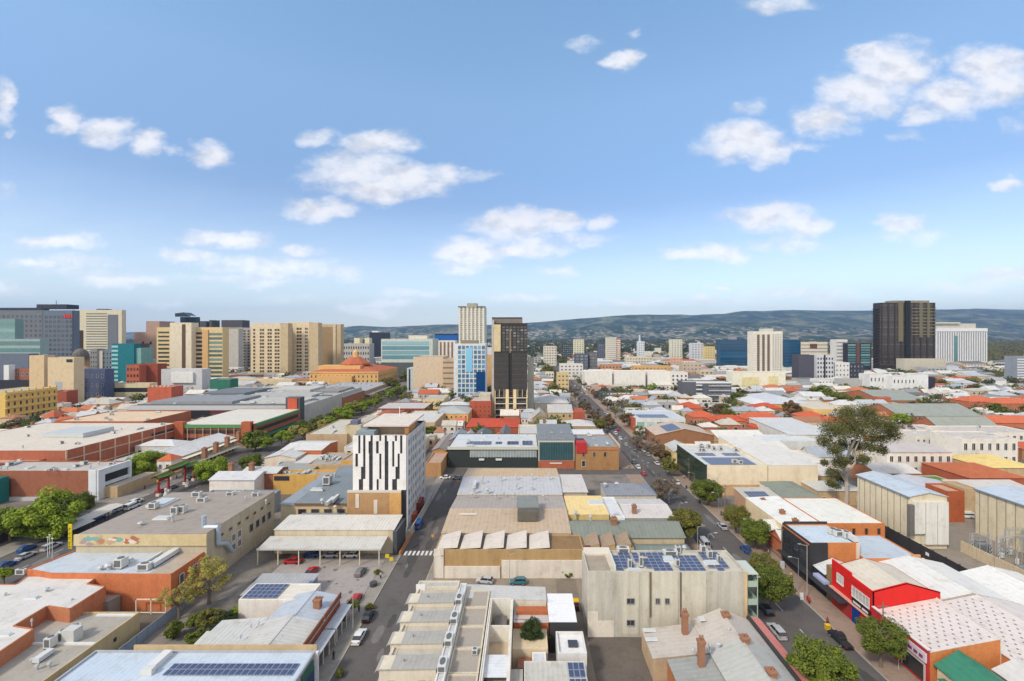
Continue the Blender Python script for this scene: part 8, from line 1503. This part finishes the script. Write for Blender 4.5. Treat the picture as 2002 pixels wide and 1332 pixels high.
# the far suburb nobody could count: roofs and tree cover beyond a kilometre
def suburb():
    r2=random.Random(5); m=MB(); mats=[wallm(232,226,214),tilem(190,96,70),flatm(200,202,204),wallm(214,190,150),flatm(150,150,150)]
    for i in range(2300):
        Y=980*math.exp(r2.random()*1.55); X=r2.uniform(-1.2,1.18)*Y
        if onroad(X,X+8,Y,Y+8): continue
        w=r2.uniform(8,20)*(1.6 if Y>2000 else 1); d=r2.uniform(8,14); h=r2.uniform(4,7)*(1 if r2.random()<.93 else r2.uniform(1.8,3.2)); c=r2.randrange(5)
        m.box(X,X+w,Y,Y+d,0,h,0 if r2.random()<.6 else 3,'bk')
        if h<8: m.poly([(X-1,Y-1,h),(X+w+1,Y-1,h),(X+w*.6,Y+d/2,h+3),(X+w*.4,Y+d/2,h+3)],c); m.poly([(X+w+1,Y-1,h),(X+w+1,Y+d,h),(X+w*.6,Y+d/2,h+3)],c)
        else: m.poly([(X,Y,h+.01),(X+w,Y,h+.01),(X+w,Y+d,h+.01),(X,Y+d,h+.01)],2)
    o=m.build('far_suburb_roofs',mats); tag(o,'mass of tiny pale roofs across the plain below the hills','suburb',kind='stuff')
    t=MB(); 
    for i in range(13500):
        Y=640*math.exp(r2.random()*2.05); X=r2.uniform(-1.22,1.2)*Y
        if onroad(X-4,X+4,Y-4,Y+4) or (Y<1000 and not free(X-3,X+3,Y-3,Y+3)): continue
        R_=r2.uniform(3.5,7)*(1 if Y<1500 else 2.0 if Y<3000 else 3.0); mi=r2.randrange(3)
        for l in range(13 if Y<1800 else 8):
            a=r2.random()*6.28; q=r2.random()**.5; p=Vector((X+R_*q*math.cos(a)*1.2,Y+R_*q*math.sin(a),R_*(.35+1.05*r2.random()*(1-q*.5))))
            u=Vector((r2.gauss(0,1),r2.gauss(0,1),r2.gauss(0,.7))).normalized()*R_*.42; w=u.orthogonal().normalized()*R_*.3; t.poly([p-u,p-w,p+u,p+w],mi)
    o=t.build('far_tree_cover',[leafm((.055,.07,.03)),leafm((.035,.052,.025)),leafm((.08,.09,.04))]); tag(o,'dark green tree cover merging between the far suburb roofs','tree cover',kind='stuff')
suburb()
# blue-green parkland belt at the right under the hills
def park():
    r2=random.Random(15); t=MB()
    for i in range(3600):
        px=r2.uniform(1640,2040) if r2.random()<.6 else r2.uniform(1930,2040); Y=900*math.exp(r2.random()*1.2); X=(px-CX)*Y/F; R_=r2.uniform(5,9)*(Y/900)**.6; mi=r2.randrange(3)
        for l in range(14):
            a=r2.random()*6.28; q=r2.random()**.5; p=Vector((X+R_*q*math.cos(a),Y+R_*q*math.sin(a),R_*(.5+1.5*r2.random()*(1-q*.5)))); u=Vector((r2.gauss(0,1),r2.gauss(0,1),r2.gauss(0,.7))).normalized()*R_*.36; w=u.orthogonal().normalized()*R_*.26; t.poly([p-u,p-w,p+u,p+w],mi)
    o=t.build('parkland_wood',[leafm((.10,.10,.04)),leafm((.06,.07,.03)),leafm((.13,.12,.055))]); tag(o,'olive wooded parkland behind the white finned office at right','wood',kind='stuff')
park()

# small life on the streets: lamps, poles, walkers
for k in range(9):
    for sx in (48.2,64.2): 
        y=98+k*22+(9 if sx>50 else 0); t=thing('street_lamp','tall grey street lamp on the wide street kerb','street lamp',(sx,y,.13),0 if sx<50 else math.pi); m=MB(); m.tube((0,0,0),(0,0,7.5),.08,.05); m.build('pole',GREY,t); m=MB(); m.tube((0,0,7.4),(1.8,0,7.8),.045); m.build('arm',GREY,t); MB().box(1.6,2.4,-.14,.14,7.75,7.9).build('lamp_head',plainm(190,190,188),t)
rq=random.Random(31)
for k,(x,y) in enumerate(((45.8,118),(46.5,133),(65.4,112),(66.2,124),(65,151),(45.2,168),(-35.6,112),(-35.4,84),(-148,177),(-146,182),(-145.5,190),(-113,128),(-112,150),(66.5,190),(47,205))):
    person(x,y,rq.random()*6,plainm(*rq.choice(((60,70,90),(190,190,186),(120,40,40),(40,42,46),(206,180,120)))),plainm(*rq.choice(((40,44,60),(70,66,60)))),'person walking on the footpath far below')
for k in range(12):
    y=110+k*9+rq.uniform(-2,2); car(rq.choice((-120.2,-139.2)),y,0,rq.choice(('sedan','hatch','wagon')),rq.choice(('white','silver','grey','black','blue','red')),'car parked along the kerb of the main road',None,0)
# overhead service wires on the wide street footpath
for k in range(5):
    t=thing('power_pole','brown timber power pole on the right footpath','power pole',(67.6,86+k*34,.13)); MB().tube((0,0,0),(0,0,9.5),.15,.1,8).build('pole',mk('pole_timber',(.20,.15,.11),.9,.2,1),t); MB().box(-1.1,1.1,-.06,.06,8.6,8.75).build('cross_arm',mk('pole_timber',(.20,.15,.11),.9,.2,1),t)
    if k<4:
        m=MB()
        for sx in(-1,0,1):
            for q in range(6): 
                f=lambda u:8.8-1.0*(1-(2*u-1)**2); m.tube((sx,34*q/6,f(q/6)),(sx,34*(q+1)/6,f((q+1)/6)),.018,n=3)
        m.build('wire',DARK,t)
# ---------------- haze ----------------
def haze():
    m=bpy.data.materials.new('haze_air'); m.use_nodes=True; N=m.node_tree.nodes; N.remove(N['Principled BSDF']); v=N.new('ShaderNodeVolumePrincipled')
    v.inputs['Density'].default_value=HAZE; v.inputs['Color'].default_value=(.40,.62,1,1); v.inputs['Anisotropy'].default_value=.2
    m.node_tree.links.new(v.outputs[0],N['Material Output'].inputs['Volume'])
    b=MB(); b.box(-15500,15500,-550,14200,-14,900); o=b.build('haze',m); o['kind']='stuff'
HAZE=0.00006
haze()
# ---------------- labels: look-alikes are told apart by where they stand ----------------
def px_of(o): 
    l=o.location; return CX+l.x*F/max(l.y,1)
def relabel():
    sfx=lambda k:f"{k}{'th' if 10<=k%100<=20 else {1:'st',2:'nd',3:'rd'}.get(k%10,'th')}"
    g={}
    for o in TOP: g.setdefault(o['label'],[]).append(o)
    for lab,os_ in g.items():
        n=len(os_)
        if n<2: continue
        if n<=6:
            os_.sort(key=px_of)
            for i,o in enumerate(os_): o['label']=lab+(', leftmost' if i==0 else ', rightmost' if i==n-1 else f', {sfx(i+1)} from left')
        else:
            os_.sort(key=lambda o:o.location.y)
            for i,o in enumerate(os_): o['label']=lab+(', nearest' if i==0 else ', farthest' if i==n-1 else f', {sfx(i+1)} nearest')
relabel()
